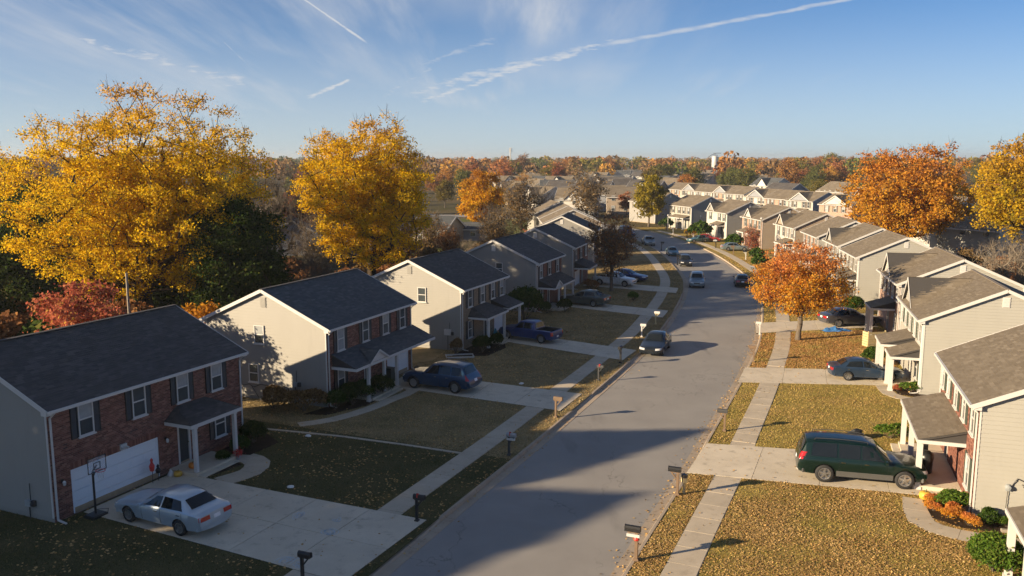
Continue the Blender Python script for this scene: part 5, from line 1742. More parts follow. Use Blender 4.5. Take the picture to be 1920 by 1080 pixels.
# shrubs: leaves all through a lumpy volume on short stems
def shrub_meshes(seed, rx, ry, h, n, leaf, lumps=5, amp=.22, base=.02):
    rng = np.random.default_rng(seed)
    d = rng.normal(size=(n, 3)); d[:, 2] = np.abs(d[:, 2]) * .95 - .25 * (rng.random(n) < .35); d /= np.linalg.norm(d, axis=1)[:, None]
    lob = rng.normal(size=(lumps, 3)); lob /= np.linalg.norm(lob, axis=1)[:, None]
    k = (1 - amp) + amp * np.max(d @ lob.T, axis=1)
    r = (.55 + .45 * rng.random(n) ** .45) * k
    r[rng.random(n) < .05] *= 1.16
    C = d * r[:, None] * np.array([rx, ry, h * .55]) + np.array([0, 0, h * .45 + base])
    C[:, 2] = np.maximum(C[:, 2], .06)
    f = np_mesh('foliage', leaf_quads(rng, C, leaf, .4), 4, None)
    k = 9
    A = np.zeros((k, 3)); A[:, :2] = rng.normal(size=(k, 2)) * .06; A[:, 2] = -.05
    B = rng.normal(size=(k, 3)) * np.array([rx, ry, 0]) * .4; B[:, 2] = h * (.5 + .35 * rng.random(k))
    v, q = tubes(A, B, np.full(k, .022), np.full(k, .008), 4)
    return np_faces('stem', v, q, None), f

def shrub(label, pos, me, leafm, k=1.0, rz=0.0, name='bush', group=None, barkm='bark_grey', sc=None):
    root = empty(name, (pos[0], pos[1], GZ), rz)
    root.scale = sc or (k, k, k)
    tag(root, label, 'bush', group)
    own_mat(link('stem', me[0], root), barkm); own_mat(link('foliage', me[1], root), leafm)
    return root
sb_round = shrub_meshes(1, .62, .62, 1.0, 2600, .085, 4)
sb_big = shrub_meshes(2, 1.1, 1.0, 1.75, 4200, .12, 5, .42)
sb_loose = shrub_meshes(3, 1.35, 1.0, 1.4, 2000, .13, 6, .62)
sb_far = shrub_meshes(4, 1.1, 1.1, 1.55, 800, .25, 5, .5)
for lb, p, me, lm, k, rz in (
    ('small round clipped bush by the right post of the nearest brick porch', (-14.35, 40.65), sb_round, 'leaf_bush', .62, 0),
    ('middle round clipped bush beside the nearest brick house', (-13.9, 42.0), sb_round, 'leaf_bush', .95, 1),
    ('largest dark round bush at the far corner of the nearest brick house', (-13.7, 43.6), sb_round, 'leaf_evergreen', 1.25, 2),
    ('green bush at the near corner of the second left house', (-10.6, 49.5), sb_big, 'leaf_bush', .72, 0),
    ('dark green bush before the porch posts of the second left house', (-9.8, 50.5), sb_big, 'leaf_evergreen', .85, 1),
    ('bright green bush beside the pediment of the second left house', (-9.1, 51.6), sb_big, 'leaf_bush', .8, 2),
    ('spreading dark bush at the end of the second left planting bed', (-8.3, 52.8), sb_big, 'leaf_evergreen', .82, 3),
    ('low dark bush by the driveway of the second left house', (-8.3, 54.0), sb_big, 'leaf_evergreen', .5, 4),
    ('dry tangled bush under the gable of the second left house', (-12.4, 49.3), sb_loose, 'leaf_dry', 1.15, 0),
    ('dry tangled bush further left under the same gable', (-14.4, 49.9), sb_loose, 'leaf_dry', 1.05, 2),
    ('green bush before the third left house', (-2.3, 65.0), sb_big, 'leaf_evergreen', .78, 0),
    ('dark bush next to the blue tarp at the third left house', (-1.1, 66.7), sb_big, 'leaf_evergreen', .7, 1),
    ('squared dry hedge block at the corner of the third left house', (-4.3, 64.2), shrub_meshes(9, .55, .55, 1.5, 1500, .1, 2), 'leaf_dry', .95, 0),
    ('tall green bush between the third and fourth left houses', (1.2, 78.0), sb_big, 'leaf_bush', 1.9, 0),
    ('dark low bush before the porch of the fourth left house', (5.2, 82.6), sb_big, 'leaf_evergreen', .8, 0),
    ('round bush at the near corner of the fourth left house', (3.4, 81.9), sb_big, 'leaf_bush', .7, 1),
    ('small bright bush with a post on the fourth left lawn', (12.9, 89.6), sb_round, 'leaf_bright_bush', 1.0, 0),
    ('big bright green clipped bush at the bottom right corner', (17.6, 29.3), shrub_meshes(10, 1.15, 1.15, 1.35, 7000, .095, 4), 'leaf_bright_bush', 1.0, 0),
    ('bright leafy clump in the flower bed of the second right house', (19.0, 34.9), sb_loose, 'leaf_bright_bush', .62, 0),
    ('low green clump below the downspout of the second right house', (19.6, 33.4), sb_loose, 'leaf_bush', .5, 1),
    ('low green clump along the wall at the lower right', (20.9, 32.6), sb_loose, 'leaf_bush', .52, 2),
    ('orange flowering clump in front of the flower bed at the lower right', (18.35, 33.9), sb_loose, 'leaf_orange', .52, 1),
    ('orange flowering clump by the porch post of the second right house', (18.45, 35.3), sb_loose, 'leaf_orange', .4, 3),
    ('spiky green clump at the middle of the lower right flower bed', (19.2, 35.5), sb_loose, 'leaf_bright_bush', .5, 4),
    ('low orange clump at the path edge of the lower right flower bed', (18.0, 34.6), sb_loose, 'leaf_orange', .38, 5),
    ('rust coloured clump at the near end of the lower right flower bed', (18.75, 33.15), sb_loose, 'leaf_orange', .42, 2),
    ('small green clump between downspout and path at the lower right', (20.2, 33.0), sb_loose, 'leaf_bright_bush', .36, 3),
    ('green bush at the far lawn edge before the second right porch', (20.4, 44.3), sb_loose, 'leaf_bright_bush', .7, 0),
    ('low green flower clump before the third right house', (25.7, 53.4), sb_loose, 'leaf_bright_bush', .62, 0),
    ('red flowering clump at the path of the third right house', (24.95, 53.6), sb_round, 'leaf_red', .5, 0),
    ('leafy green bush beside the third right porch', (26.4, 60.6), sb_big, 'leaf_bush', .85, 0),
    ('dark green bush beyond the grey sedan', (33.0, 81.0), sb_big, 'leaf_bush', 1.1, 0),
    ('green bush by the pole at the seventh right house', (34.2, 116), sb_far, 'leaf_bush', 1.3, 0),
    ('orange bush at the seventh right house', (34.0, 111), sb_far, 'leaf_orange', 1.0, 0),
    ('green hedge bush at the eighth right house', (36.6, 126.5), sb_far, 'leaf_bush', 1.2, 1),
    ('green bush at the corner of the ninth right house', (37.5, 143), sb_far, 'leaf_bush', 1.6, 1),
    ('round green bush before the tenth right house', (35.6, 161.5), sb_far, 'leaf_bush', 2.1, 2),
    ('yellow bush beside the tenth right house', (34.6, 165.5), sb_far, 'leaf_gold', 1.1, 2),
    ('green bush by the eleventh right house', (33.2, 184), sb_far, 'leaf_bush', 1.5, 2),
    ('brown grassy clump at the porch of the fourth left house', (7.2, 87.6), sb_loose, 'leaf_rust', .8, 2),
    ('brown bush at the corner of the fifth left house', (9.0, 96.8), sb_loose, 'leaf_rust', 1.0, 2)):
    shrub(lb, p, me, lm, k, rz, group='garden bushes along the street')
rb = random.Random(8)
brush_spots = [(-22 + rb.uniform(-7, 9), 70 + rb.uniform(-6, 30)) for _ in range(26)] + [(-16 + rb.uniform(-3, 6), 92 + rb.uniform(-4, 20)) for _ in range(12)] + [(46 + rb.uniform(-3, 12), 62 + rb.uniform(-4, 36)) for _ in range(22)]
brush_spots += [(-30 + rb.uniform(-14, 4), 56 + rb.uniform(-8, 16)) for _ in range(18)] + [(-10 + rb.uniform(-12, 9), 112 + rb.uniform(-12, 20)) for _ in range(22)]
def brush_label(x, y, left):
    if not left: return ('brown and green brush right behind the roofs on the right', 'brown and green brush further back behind the right roofs')[x > 50]
    if x < -26 and y < 76: return 'dark brush under the huge golden tree'
    if y < 84: return 'dry brush behind the second left house'
    if y < 100: return 'dry brush at the foot of the tall golden tree'
    return 'dry brush before the sunlit lawn strips'
for i, (x, y) in enumerate(brush_spots):
    if -19 < x < -3 and 50 < y < 76 and x > -19 + (y - 50) * .37: continue
    kk = rb.uniform(1.3, 2.4) * (1.4 if x < -26 and y < 76 else 1)
    left = x < 0
    shrub(f'dry brown brush number {i}' if 0 else brush_label(x, y, left), (x, y), rb.choice((sb_loose, sb_far)), rb.choice(('leaf_evergreen', 'leaf_evergreen', 'leaf_rust') if left and x < -26 and y < 76 else ('leaf_dry', 'leaf_rust', 'leaf_dry') if left else ('leaf_dry', 'leaf_evergreen', 'leaf_rust')), kk, rb.uniform(0, 6), 'brush', 'wild brush: ' + brush_label(x, y, left))
for i, (x, y) in enumerate(((-6.5, 140), (-3.5, 139.5), (-1.0, 141))):
    shrub(('left', 'middle', 'right')[i] + ' of three dark round bushes on the sunlit lawn strip', (x, y), sb_far, 'leaf_evergreen', .9, i, group='round bushes on the lawn strip')

# ------------------------------------------------------------------ beyond the street: sunlit lawns, houses among trees, woods
mb = MB(); mb.poly([(*p, .14) for p in ((-22, 133), (9, 133), (8, 215), (-30, 215))])
tag(mb.build('field', 'green_lawn'), 'green and tan sunlit lawn strips left of the far houses', 'field', kind='structure')
def far_house(label, pos, hd, L, D, ze, zr, wallm, roofm, seed, group, dorm=None):
    rng = rng_of(seed)
    root = empty('far_house', (*pos, 0), R(-hd)); tag(root, label, 'house', group)
    oh = .35
    m = MB(); m.box(-L / 2, L / 2, -D / 2, D / 2, 0, ze)
    for x in (-L / 2, L / 2): m.poly([(x, -D / 2, ze), (x, D / 2, ze), (x, 0, zr - .08)])
    m.build('wall', wallm, root)
    a, b = L / 2 + .25, D / 2 + oh
    zz = ze - .1
    pf, pb = [(-a, -b, zz), (a, -b, zz), (a, 0, zr), (-a, 0, zr)], [(a, b, zz), (-a, b, zz), (-a, 0, zr), (a, 0, zr)]
    m = MB(); m.extrude(pf, (0, 0, -.12)); m.extrude(pb, (0, 0, -.12))
    pl = [pf, pb]
    if dorm:
        xc, hw = dorm
        zp = zr - .15; yb = -b + (zp - zz) * b / (zr - zz)
        q1 = [(xc + hw, -b - .3, zz), (xc + hw, -b + .1, zz), (xc, yb, zp), (xc, -b - .3, zp)]; q2 = [(xc - hw, -b + .1, zz), (xc - hw, -b - .3, zz), (xc, -b - .3, zp), (xc, yb, zp)]
        m.extrude(q1, (0, 0, -.1)); m.extrude(q2, (0, 0, -.1)); pl += [q1, q2]
    rf = m.build('roof', 'roof_deck', root)
    tag(shingle_field(pl, rng, .5, 1.4).build('shingles', roofm, rf), kind='stuff')
    m = MB()
    for x in (-a - .02, a + .02):
        for s in (-1, 1): m.beam((x, s * b, zz - .1), (x, 0, zr - .1), .05, .26)
    m.box(-a, a, -b - .12, -b - .01, zz - .2, zz - .02)
    if dorm:
        m.poly([(xc - hw + .2, -b + .04, zz), (xc + hw - .2, -b + .04, zz), (xc, -b + .04, zp - .2)])
    m.build('rake_board', 'trim_white', rf)
    floors = (1.0, 3.7) if ze > 4 else (1.0,)
    for z in floors:
        n = max(2, int(L / 3.2))
        for i in range(n):
            x = -L / 2 + L * (i + .5) / n
            fr, p0, p1, si = win_meshes(1.0, 1.4)
            o = link('window', fr, root, None, (x, -D / 2 - .01, z)); link('pane', p0, o); own_mat(link('pane', p1, o), 'pane_blind')
        for sx, rz in ((-1, -R(90)), (1, R(90))):
            o = link('window', win_meshes(1.0, 1.4)[0], root, None, (sx * (L / 2 + .01), rng.uniform(-1.5, 1.5), z), rz); link('pane', win_meshes(1.0, 1.4)[1], o); link('pane', win_meshes(1.0, 1.4)[2], o)
    return root
def far_at(px, py, z):                               # a roof ridge seen there at height z
    p = at(px, py, z); return (p.x, p.y)
FH = [  # ridge pixel, heading, length, depth, eave, ridge, wall, roof, label
    ((806, 404), 20, 10, 8, 2.8, 4.9, 'siding_tan', 'shingle_slate', 'low tan house with a dark roof beside the sunlit lawn strips'),
    ((868, 416), 5, 9, 6, 2.4, 3.4, 'siding_blue', 'shingle_slate', 'small blue outbuilding with white frames on the lawn strips'),
    ((1020, 349), 60, 11, 9, 4.8, 7.4, 'siding_white', 'shingle_brown', 'white fronted house left of the tan twiggy tree'),
    ((1044, 337), 20, 10, 9, 4.8, 7.6, 'siding_cream', 'shingle_charcoal', 'cream gabled house with a dark roof above the white fronted one'),
    ((1010, 334), 70, 12, 9, 4.8, 7.4, 'siding_blue', 'shingle_charcoal', 'dark roofed blue house beside the cream gable'),
    ((1083, 352), 15, 10, 9, 4.8, 7.6, 'siding_white', 'shingle_brown', 'white house seen through the tan twiggy tree'),
    ((1140, 347), 10, 10, 9, 4.8, 7.4, 'siding_blue', 'shingle_brown', 'brown roofed blue grey house right of the tan twiggy tree'),
    ((1172, 350), 5, 10, 9, 4.8, 7.4, 'siding_tan', 'shingle_brown', 'tan house behind pinkish twigs left of the yellow green tree'),
    ((1168, 336), 8, 10, 9, 4.8, 7.6, 'siding_white', 'shingle_brown', 'white gable with brown roof up the slope left of the yellow green tree'),
    ((1186, 319), 12, 11, 9, 4.8, 7.8, 'siding_white', 'shingle_slate', 'white gabled house high behind the yellow green tree'),
    ((1204, 322), 40, 11, 9, 4.8, 7.6, 'siding_cream', 'shingle_charcoal', 'cream house next to the high white gables'),
    ((1152, 322), 75, 10, 9, 4.8, 7.4, 'siding_white', 'shingle_slate', 'pale house with a white rake below the red trees'),
    ((1275, 318), 70, 12, 10, 4.8, 7.8, 'siding_grey', 'shingle_charcoal', 'dark roofed grey house above the back row'),
    ((1262, 333), 60, 11, 9, 4.8, 7.4, 'siding_white', 'shingle_brown', 'brown roofed house just left above the back row'),
    ((1318, 325), 35, 12, 10, 4.8, 7.8, 'siding_white', 'shingle_brown', 'house with crossing white rakes above the back row'),
    ((1337, 323), 65, 12, 10, 4.8, 7.8, 'siding_tan', 'shingle_brown', 'tan house left of the green trees above the back row'),
    ((1412, 328), 20, 12, 10, 4.8, 7.8, 'siding_cream', 'shingle_brown', 'cream gable right of the green trees above the back row'),
    ((1447, 333), 60, 12, 10, 4.8, 7.8, 'siding_white', 'shingle_slate', 'slate roofed white house above the back row'),
    ((1474, 343), 65, 11, 10, 4.8, 7.8, 'siding_blue', 'shingle_charcoal', 'blue house with dark roof right above the back row'),
    ((1585, 341), 80, 16, 10, 4.8, 7.8, 'siding_tan', 'shingle_brown', 'long brown roofed house left of the large orange tree'),
    ((1640, 352), 70, 12, 10, 4.8, 7.8, 'siding_white', 'shingle_brown', 'white house seen through the large orange tree'),
    ((1728, 385), 70, 13, 9, 4.8, 7.6, 'siding_white', 'shingle_brown', 'pale house under the large orange tree on the right'),
    ((1842, 393), 60, 11, 9, 4.8, 7.4, 'siding_cream', 'shingle_brown', 'pale house with a white porch at the right between orange trees'),
    ((1765, 366), 75, 14, 9, 4.8, 7.8, 'siding_cream', 'shingle_brown', 'brown roofed house behind the gap right of the large orange tree'),
    ((940, 322), 60, 12, 10, 4.8, 7.8, 'siding_white', 'shingle_charcoal', 'dark roofed white house behind the bright orange tree'),
    ((955, 330), 25, 11, 9, 4.8, 7.6, 'siding_cream', 'shingle_charcoal', 'cream gable behind the bright orange tree'),
    ((868, 322), 80, 13, 10, 4.8, 7.4, 'siding_blue', 'shingle_charcoal', 'blue grey house deep in the trees left of the bright orange tree'),
    ((925, 311), 70, 12, 10, 4.8, 7.8, 'siding_blue', 'shingle_slate', 'far slate roofed house in the tree belt left of the mast'),
    ((1120, 316), 75, 12, 10, 4.8, 7.8, 'siding_white', 'shingle_slate', 'far pale roofed house in the tree belt'),
    ((520, 372), 60, 12, 9, 4.4, 7.0, 'siding_cream', 'shingle_brown', 'cream house seen between the golden trees'),
    ((545, 408), 75, 13, 9, 3.2, 5.6, 'siding_blue', 'shingle_slate', 'shaded blue house with a pale roof between the golden trees')]
for i, (px, hd, L, D, ze, zr, w, r_, lb) in enumerate(FH):
    far_house(lb, far_at(*px, zr), hd, L, D, ze, zr, w, r_, 100 + i, 'houses among the trees in the distance', (0, 2.6) if i % 3 == 2 else None)

rs = random.Random(31)
for band, (ya, yb) in enumerate(((322, 332), (312, 319), (317, 325), (326, 340))):
    spots = sorted((rs.uniform(*((850, 1600), (850, 1600), (960, 1340), (960, 1290))[band]), rs.uniform(ya, yb)) for _ in range(12))
    for i, px in enumerate(spots):
        far_house(f'{ORD[i]} small roof from the left in the {("nearer", "farther", "middle", "nearest")[band]} band of the distant suburb', far_at(*px, 7.8), rs.uniform(0, 80), 12, 9.5, 4.8, 7.8, rs.choice(('siding_white', 'siding_cream', 'siding_blue', 'siding_tan')), rs.choice(('shingle_brown', 'shingle_brown', 'shingle_slate', 'shingle_charcoal')), 300 + 20 * band + i, 'small roofs of the distant suburb', (0, 2.6) if i % 3 == 0 else None)

# middle distance trees, each one its own
FT = [tree_meshes(200 + i, 13, 4.6 + .5 * (i % 3), 1.6, 70, 70, .48, .26, .72, ('round', 'dome', 'round', 'vase')[i % 4], .42, 1, .9, .15 * (i % 2), nside=4, tip=.03) for i in range(6)]
FB = [tree_meshes(210 + i, 12, 4.2, 1.8, 120, 8, .42, .24, .7, 'vase', .5, 6, 1.5, lead=.4, nside=4, tip=.03) for i in range(2)]
rf = random.Random(21)
occupied = [(o.location.x, o.location.y) for o in bpy.data.objects if o.parent is None and o.get('category') == 'house']
occ = np.array(occupied)
named = [  # pixel of the crown top, height, palette, label
    ((1300, 314), 14, 'far_green', 'green tree above the left end of the back row'),
    ((1376, 310), 15, 'far_green', 'tall green tree above the middle of the back row'),
    ((1404, 312), 14, 'far_green', 'second green tree above the middle of the back row'),
    ((1357, 320), 12, 'far_green', 'lower green tree above the back row'),
    ((1530, 316), 15, 'far_green', 'tall green tree above the right end of the back row'),
    ((1508, 330), 11, 'far_green', 'low spreading green tree over the right end of the back row'),
    ((1425, 330), 9, 'far_green', 'dark green hedge tree between the back row and the far houses'),
    ((1245, 304), 14, 'far_green', 'dark green tree behind the yellow green one'),
    ((1225, 312), 13, 'far_olive', 'olive tree behind the yellow green one'),
    ((1478, 318), 12, 'far_red', 'red tree above the back row'),
    ((1555, 312), 15, 'far_orange', 'orange tree left of the large orange tree'),
    ((1600, 292), 17, 'far_brown', 'tall brown tree on the skyline left of the large orange tree'),
    ((1563, 284), 18, 'far_olive', 'tallest olive brown tree on the skyline'),
    ((1540, 290), 17, 'far_rust', 'rust tree beside the tallest skyline tree'),
    ((1640, 290), 16, 'far_green', 'dark green tree on the skyline above the large orange tree'),
    ((1048, 305), 13, 'far_red', 'red tree above the cream gable'),
    ((1070, 297), 15, 'far_orange', 'orange tree above the tan twiggy tree'),
    ((1035, 303), 13, 'far_olive', 'olive tree left of the red one'),
    ((1098, 300), 14, 'far_green', 'green tree above the tan twiggy tree'),
    ((868, 314), 9, 'far_green', 'small green tree above the blue grey house'),
    ((890, 304), 14, 'far_rust', 'rust tree in the belt left of the mast'),
    ((978, 288), 17, 'far_brown', 'tall brown tree right of the mast'),
    ((940, 296), 15, 'far_rust', 'rust tree left of the mast'),
    ((1140, 296), 15, 'far_rust', 'red brown tree on the skyline above the pale house')]
def free(x, y, d=7.5):
    if occ.size and np.min((occ[:, 0] - x) ** 2 + (occ[:, 1] - y) ** 2) < d * d: return False
    s, off = street_of(x, y)
    return abs(off) > 26 or s > SMAX - 5
for i, (px, h, lm, lb) in enumerate(named):
    dd = ray(*px)
    # far enough that a tree of that height reaches the pixel
    t = (345 if px[1] > 300 else 520) + (i * 37) % 70
    p = dd * t
    kz = max(7.0, CAM_H + p.z) / 13
    me = FT[i % 6]
    plant_tree('distant_tree', lb, (p.x, p.y), me, 'bark_grey', lm, 'distant trees told apart', rf.uniform(0, 6), kz * 1.0, None, z=-.1)
POOL = ['far_rust', 'far_rust', 'far_red', 'far_orange', 'far_olive', 'far_olive', 'far_green', 'far_brown', 'far_brown']
LBL = {'far_rust': 'rust tree in the wooded suburb beyond the street', 'far_red': 'dull red tree in the wooded suburb beyond the street', 'far_orange': 'orange tree in the wooded suburb beyond the street',
       'far_olive': 'olive tree in the wooded suburb beyond the street', 'far_green': 'green tree in the wooded suburb beyond the street', 'far_brown': 'brown tree in the wooded suburb beyond the street'}
def zone(x, y):
    px = 960 + FPX * x / y
    col = ['left of the tall golden tree', 'behind the tall golden tree', 'just left of the mast', 'above the left row of roofs', 'around the yellow green tree', 'above the brown roofed back row', 'around the large orange tree', 'near the right edge'][sum(px > v for v in (560, 830, 960, 1180, 1300, 1560, 1810))]
    return ('in the nearer suburb ', 'further off in the suburb ', 'far off ')[(y > 260) + (y > 420)] + col
cnt_ = 0; tries = 0
while cnt_ < 215 and tries < 6000:
    tries += 1
    D_ = 150 * (4.2 ** rf.random())
    x = rf.uniform(-.66, .66) * D_
    y = D_
    if not free(x, y, 9): continue
    if -32 < x < 10 and y < 215: continue           # the sunlit lawns stay open
    if 33 < x < 95 and 130 < y < 315: continue
    if 0.0 < x / y < .26 and 215 < y < 560 and rf.random() < .72: continue
    lm = rf.choice(POOL)
    if lm == 'far_brown': me = rf.choice(FB + FT[3:4])
    else: me = rf.choice(FT)
    k = rf.uniform(.45, .8) if D_ < 360 else rf.uniform(.75, 1.15)
    zl = zone(x, y)
    plant_tree('suburb_tree', LBL[lm].split(' tree ')[0] + ' tree ' + zl, (x, y), me, 'bark_grey', lm, 'trees of the wooded suburb, ' + lm[4:] + ' ' + zl, rf.uniform(0, 6), k, k * rf.uniform(.9, 1.1), z=-.1)
    cnt_ += 1
for i in range(10):
    x, y = -20 + i * 2.1 + rf.uniform(-1, 1), 118 + rf.uniform(-14, 12) - (8 if i > 6 else 0)
    plant_tree('bare_tree', f'{ORD[i]} from the left of the bare and tan trees before the sunlit lawn strips', (x, y), rf.choice((bare_a, tan_c, tan_c, bare_b)), rf.choice(('bark_grey', 'bark_pale')), rf.choice(('leaf_dry', 'leaf_rust')), 'bare trees before the lawn strips', rf.uniform(0, 6), rf.uniform(.45, .75))
# trees left behind the big golden ones
for i in range(26):
    y = rf.uniform(95, 190); x = -rf.uniform(.28, .66) * y - 4
    lm = rf.choice(['far_rust', 'far_brown', 'far_olive', 'far_red', 'far_green'])
    plant_tree('back_yard_tree', {'far_rust': 'rust', 'far_brown': 'grey brown', 'far_olive': 'olive', 'far_red': 'dull red', 'far_green': 'green'}[lm] + ' tree in the back yards behind the golden trees', (x, y), rf.choice(FT if lm != 'far_brown' else FB), 'bark_grey', lm, 'trees of the left back yards, ' + lm[4:], rf.uniform(0, 6), rf.uniform(.7, 1.15), None, z=-.1)

# the woods that close the horizon: one mass
rng = np.random.default_rng(77)
quads = {k: [] for k in ('far_rust', 'far_olive', 'far_brown', 'far_red', 'far_green', 'far_orange')}
keys = list(quads)
for row in range(13):
    D0 = 470 * (1.17 ** row)
    n = int(74)
    for j in range(n):
        x = (-.70 + 1.40 * (j + rng.random()) / n) * D0
        y = D0 * (1 + .07 * rng.normal())
        h = rng.uniform(11.5, 17.5) + (2.5 if rng.random() < .06 else 0) + row * .28
        r = rng.uniform(.34, .46) * h * (1 + row * .07)
        m_ = 190
        d = rng.normal(size=(m_, 3)); d[:, 2] = np.abs(d[:, 2]) - .35; d /= np.linalg.norm(d, axis=1)[:, None]
        lob = rng.normal(size=(5, 3)); lob /= np.linalg.norm(lob, axis=1)[:, None]
        rr = (.72 + .28 * np.max(d @ lob.T, axis=1)) * (.7 + .3 * rng.random(m_) ** .5)
        C = d * rr[:, None] * np.array([r, r, h * .46]) + np.array([x, y, h * .54])
        quads[keys[int(rng.choice(6, p=[.30, .17, .23, .10, .10, .10]))]].append(leaf_quads(rng, C, h * .115, .3))
vs_, mi_ = [], []
for i, k in enumerate(keys):
    q = np.concatenate(quads[k]); vs_.append(q); mi_.append(np.full(len(q), i))
me = np_mesh('horizon_wood', np.concatenate(vs_), 4, None)
for k in keys: me.materials.append(MATS[k])
me.polygons.foreach_set('material_index', np.concatenate(mi_).astype(np.int32))
o = link('horizon_wood', me)
tag(o, 'rust and olive woods closing the horizon', 'wood', kind='stuff')

# mast and white tank on the horizon
m = MB(); b = far_at(957, 296, 15); D_ = 700
px = (957 - 960) / FPX * D_
m.tube([(0, 0, 0), (0, 0, 24)], [.6, .35], 8)
for z in (17.5, 21.5, 23.8): m.tube([(-1.0, 0, z), (1.0, 0, z)], .12, 6)
root = empty('cell_mast', (px, D_, 0)); tag(root, 'thin white communication mast on the skyline', 'mast')
m.build('pole', 'plastic_white', root)
mm = MB()
for j in range(3):
    t = j * 2.094; mm.box(math.cos(t) * 1.2 - .25, math.cos(t) * 1.2 + .25, math.sin(t) * 1.2 - .2, math.sin(t) * 1.2 + .2, 20.5, 24)
mm.build('antenna', 'plastic_white', root)
D_ = 620
root = empty('water_tank', ((1336 - 960) / FPX * D_, D_, 0)); root.scale = (.72, .72, .93); tag(root, 'white tank with dark brackets rising above the skyline trees', 'tank')
m = MB(); m.lathe([(0, 9), (2.6, 9.2), (3.0, 10), (3.0, 17.2), (2.6, 18.0), (0, 18.6)], 16); m.build('tank', 'plastic_white', root, smooth=True)
m = MB()
for j in range(4):
    t = j * 1.571 + .5; m.tube([(math.cos(t) * 4, math.sin(t) * 4, 0), (math.cos(t) * 3.4, math.sin(t) * 3.4, 10)], .25, 6)
m.build('leg', 'metal_grey', root)
m = MB(); m.tube([(-7, 0, 17.2), (-3, 0, 19.4), (3, 0, 19.0)], .22, 6); m.tube([(-2, 0, 20.4), (6, 0, 20.6)], .22, 6); m.tube([(0, 0, 18.5), (0, 0, 20.5)], .2, 6); m.build('bracket', 'metal_dark', root)

# ------------------------------------------------------------------ mailboxes
def mailbox_meshes():
    w, h, l = .17, .20, .50
    def shell(m, x0, x1, k=1.0):
        prof = [(-w / 2 * k, 0)] + [(-w / 2 * k * math.cos(t), h * .55 * k + math.sin(t) * w * .55 * k) for t in np.linspace(0, math.pi, 9)] + [(w / 2 * k, 0)]
        m.extrude([(x0, y, z) for y, z in prof], (x1 - x0, 0, 0))
    a = MB(); shell(a, -l / 2, l / 2); box = a.mesh('box', ('metal_black',))
    d = MB(); shell(d, l / 2 + .001, l / 2 + .018, 1.05); d.box(l / 2 + .018, l / 2 + .04, -.015, .015, .09, .12); door = d.mesh('door', ('metal_black',))
    f = MB(); f.box(-.02, .02, -.006, .006, 0, .20); f.box(-.02, .09, -.006, .006, .14, .20); flag = f.mesh('flag', ('plastic_red',))
    p = MB(); p.box(-.05, .05, -.05, .05, -.1, .98); p.beam((.0, 0, .62), (.26, 0, .95), .05, .05); p.box(-.10, .30, -.045, .045, .95, .995); p.chamfer_box(-.09, .09, -.09, .09, -.05, .10, .03)
    return dict(box=box, door=door, flag=flag, post=p.mesh('post', ('wood_post',)))
MM = mailbox_meshes()
def mailbox(label, pos, hd, boxm='metal_black', postm='metal_black', k=1.0, flag=True, paper=False, wrap=None):
    root = empty('mailbox', (pos[0], pos[1], GZ), R(90 - hd)); root.scale = (k, k, k)
    tag(root, label, 'mailbox', 'mailboxes along the kerb')
    own_mat(link('post', MM['post'], root), postm)
    b = link('box', MM['box'], root, None, (.12, 0, .996)); own_mat(b, boxm)
    own_mat(link('door', MM['door'], b), boxm)
    if flag: link('flag', MM['flag'], b, None, (-.05, -.095, .08))
    if paper:
        m = MB(); m.box(-.23, .2, -.07, .07, .0, .10); m.build('paper_box', 'plastic_white', root, (.12, 0, .82))
    if wrap:
        m = MB(); m.lathe([(.075, .70), (.10, .74), (.085, .80), (.07, .84)], 8); m.build('ribbon', wrap, root)
    return root
for lb, p, hd, bm_, pm, k, fl, pp, wr in (
    ('black mailbox on a black post on the verge of the nearest left lawn', (-3.95, 33.6), 112, 'metal_black', 'metal_black', 1.0, True, False, None),
    ('black mailbox at the near edge of the nearest left driveway, cut by the bottom edge', tuple(at(568, 1098)[:2]), 112, 'metal_black', 'metal_black', 1.0, False, False, None),
    ('grey mailbox with a decorated top on the second left verge', (-.15, 41.6), 112, 'metal_grey', 'metal_dark', 1.0, True, True, None),
    ('brown mailbox on a wooden post at the second left driveway', tuple(at(1042, 786)[:2]), 112, 'wood_post', 'wood_post', 1.05, False, False, None),
    ('dark mailbox alone on the third left verge', tuple(at(1122, 716)[:2]), 112, 'metal_dark', 'metal_dark', .9, True, False, None),
    ('large black mailbox left of the dark street sedan', (8.0, 61.4), 205, 'metal_black', 'metal_black', 1.1, False, False, None),
    ('pale mailbox on a white post beyond the dark street sedan', tuple(at(1203, 634)[:2]), 112, 'plastic_white', 'plastic_white', .95, False, False, None),
    ('white post mailbox on the left verge before the grey green sedan', tuple(at(1229, 610)[:2]), 112, 'plastic_white', 'wood_pale', 1.0, False, False, None),
    ('black mailbox with a red ribbon on the nearest right verge', (4.65, 30.1), 292, 'metal_black', 'wood_post', 1.15, False, True, 'plastic_red'),
    ('black mailbox beside a wooden newspaper post on the right verge', (7.4, 36.4), 292, 'metal_black', 'wood_post', 1.1, False, False, None),
    ('dark mailbox alone on the right verge before the middle lawn', (11.75, 45.5), 292, 'metal_dark', 'wood_post', 1.05, False, False, None),
    ('reddish brown mailbox on the right verge before the leaf covered lawn', (17.9, 61.7), 290, 'wood_post', 'wood_post', 1.05, False, False, None),
    ('white mailbox leaning at the drive beside the orange tree', (21.3, 72.0), 290, 'plastic_white', 'plastic_white', .9, False, False, None)):
    mailbox(lb, p, hd, bm_, pm, k, fl, pp, wr)
rp = random.Random(4)
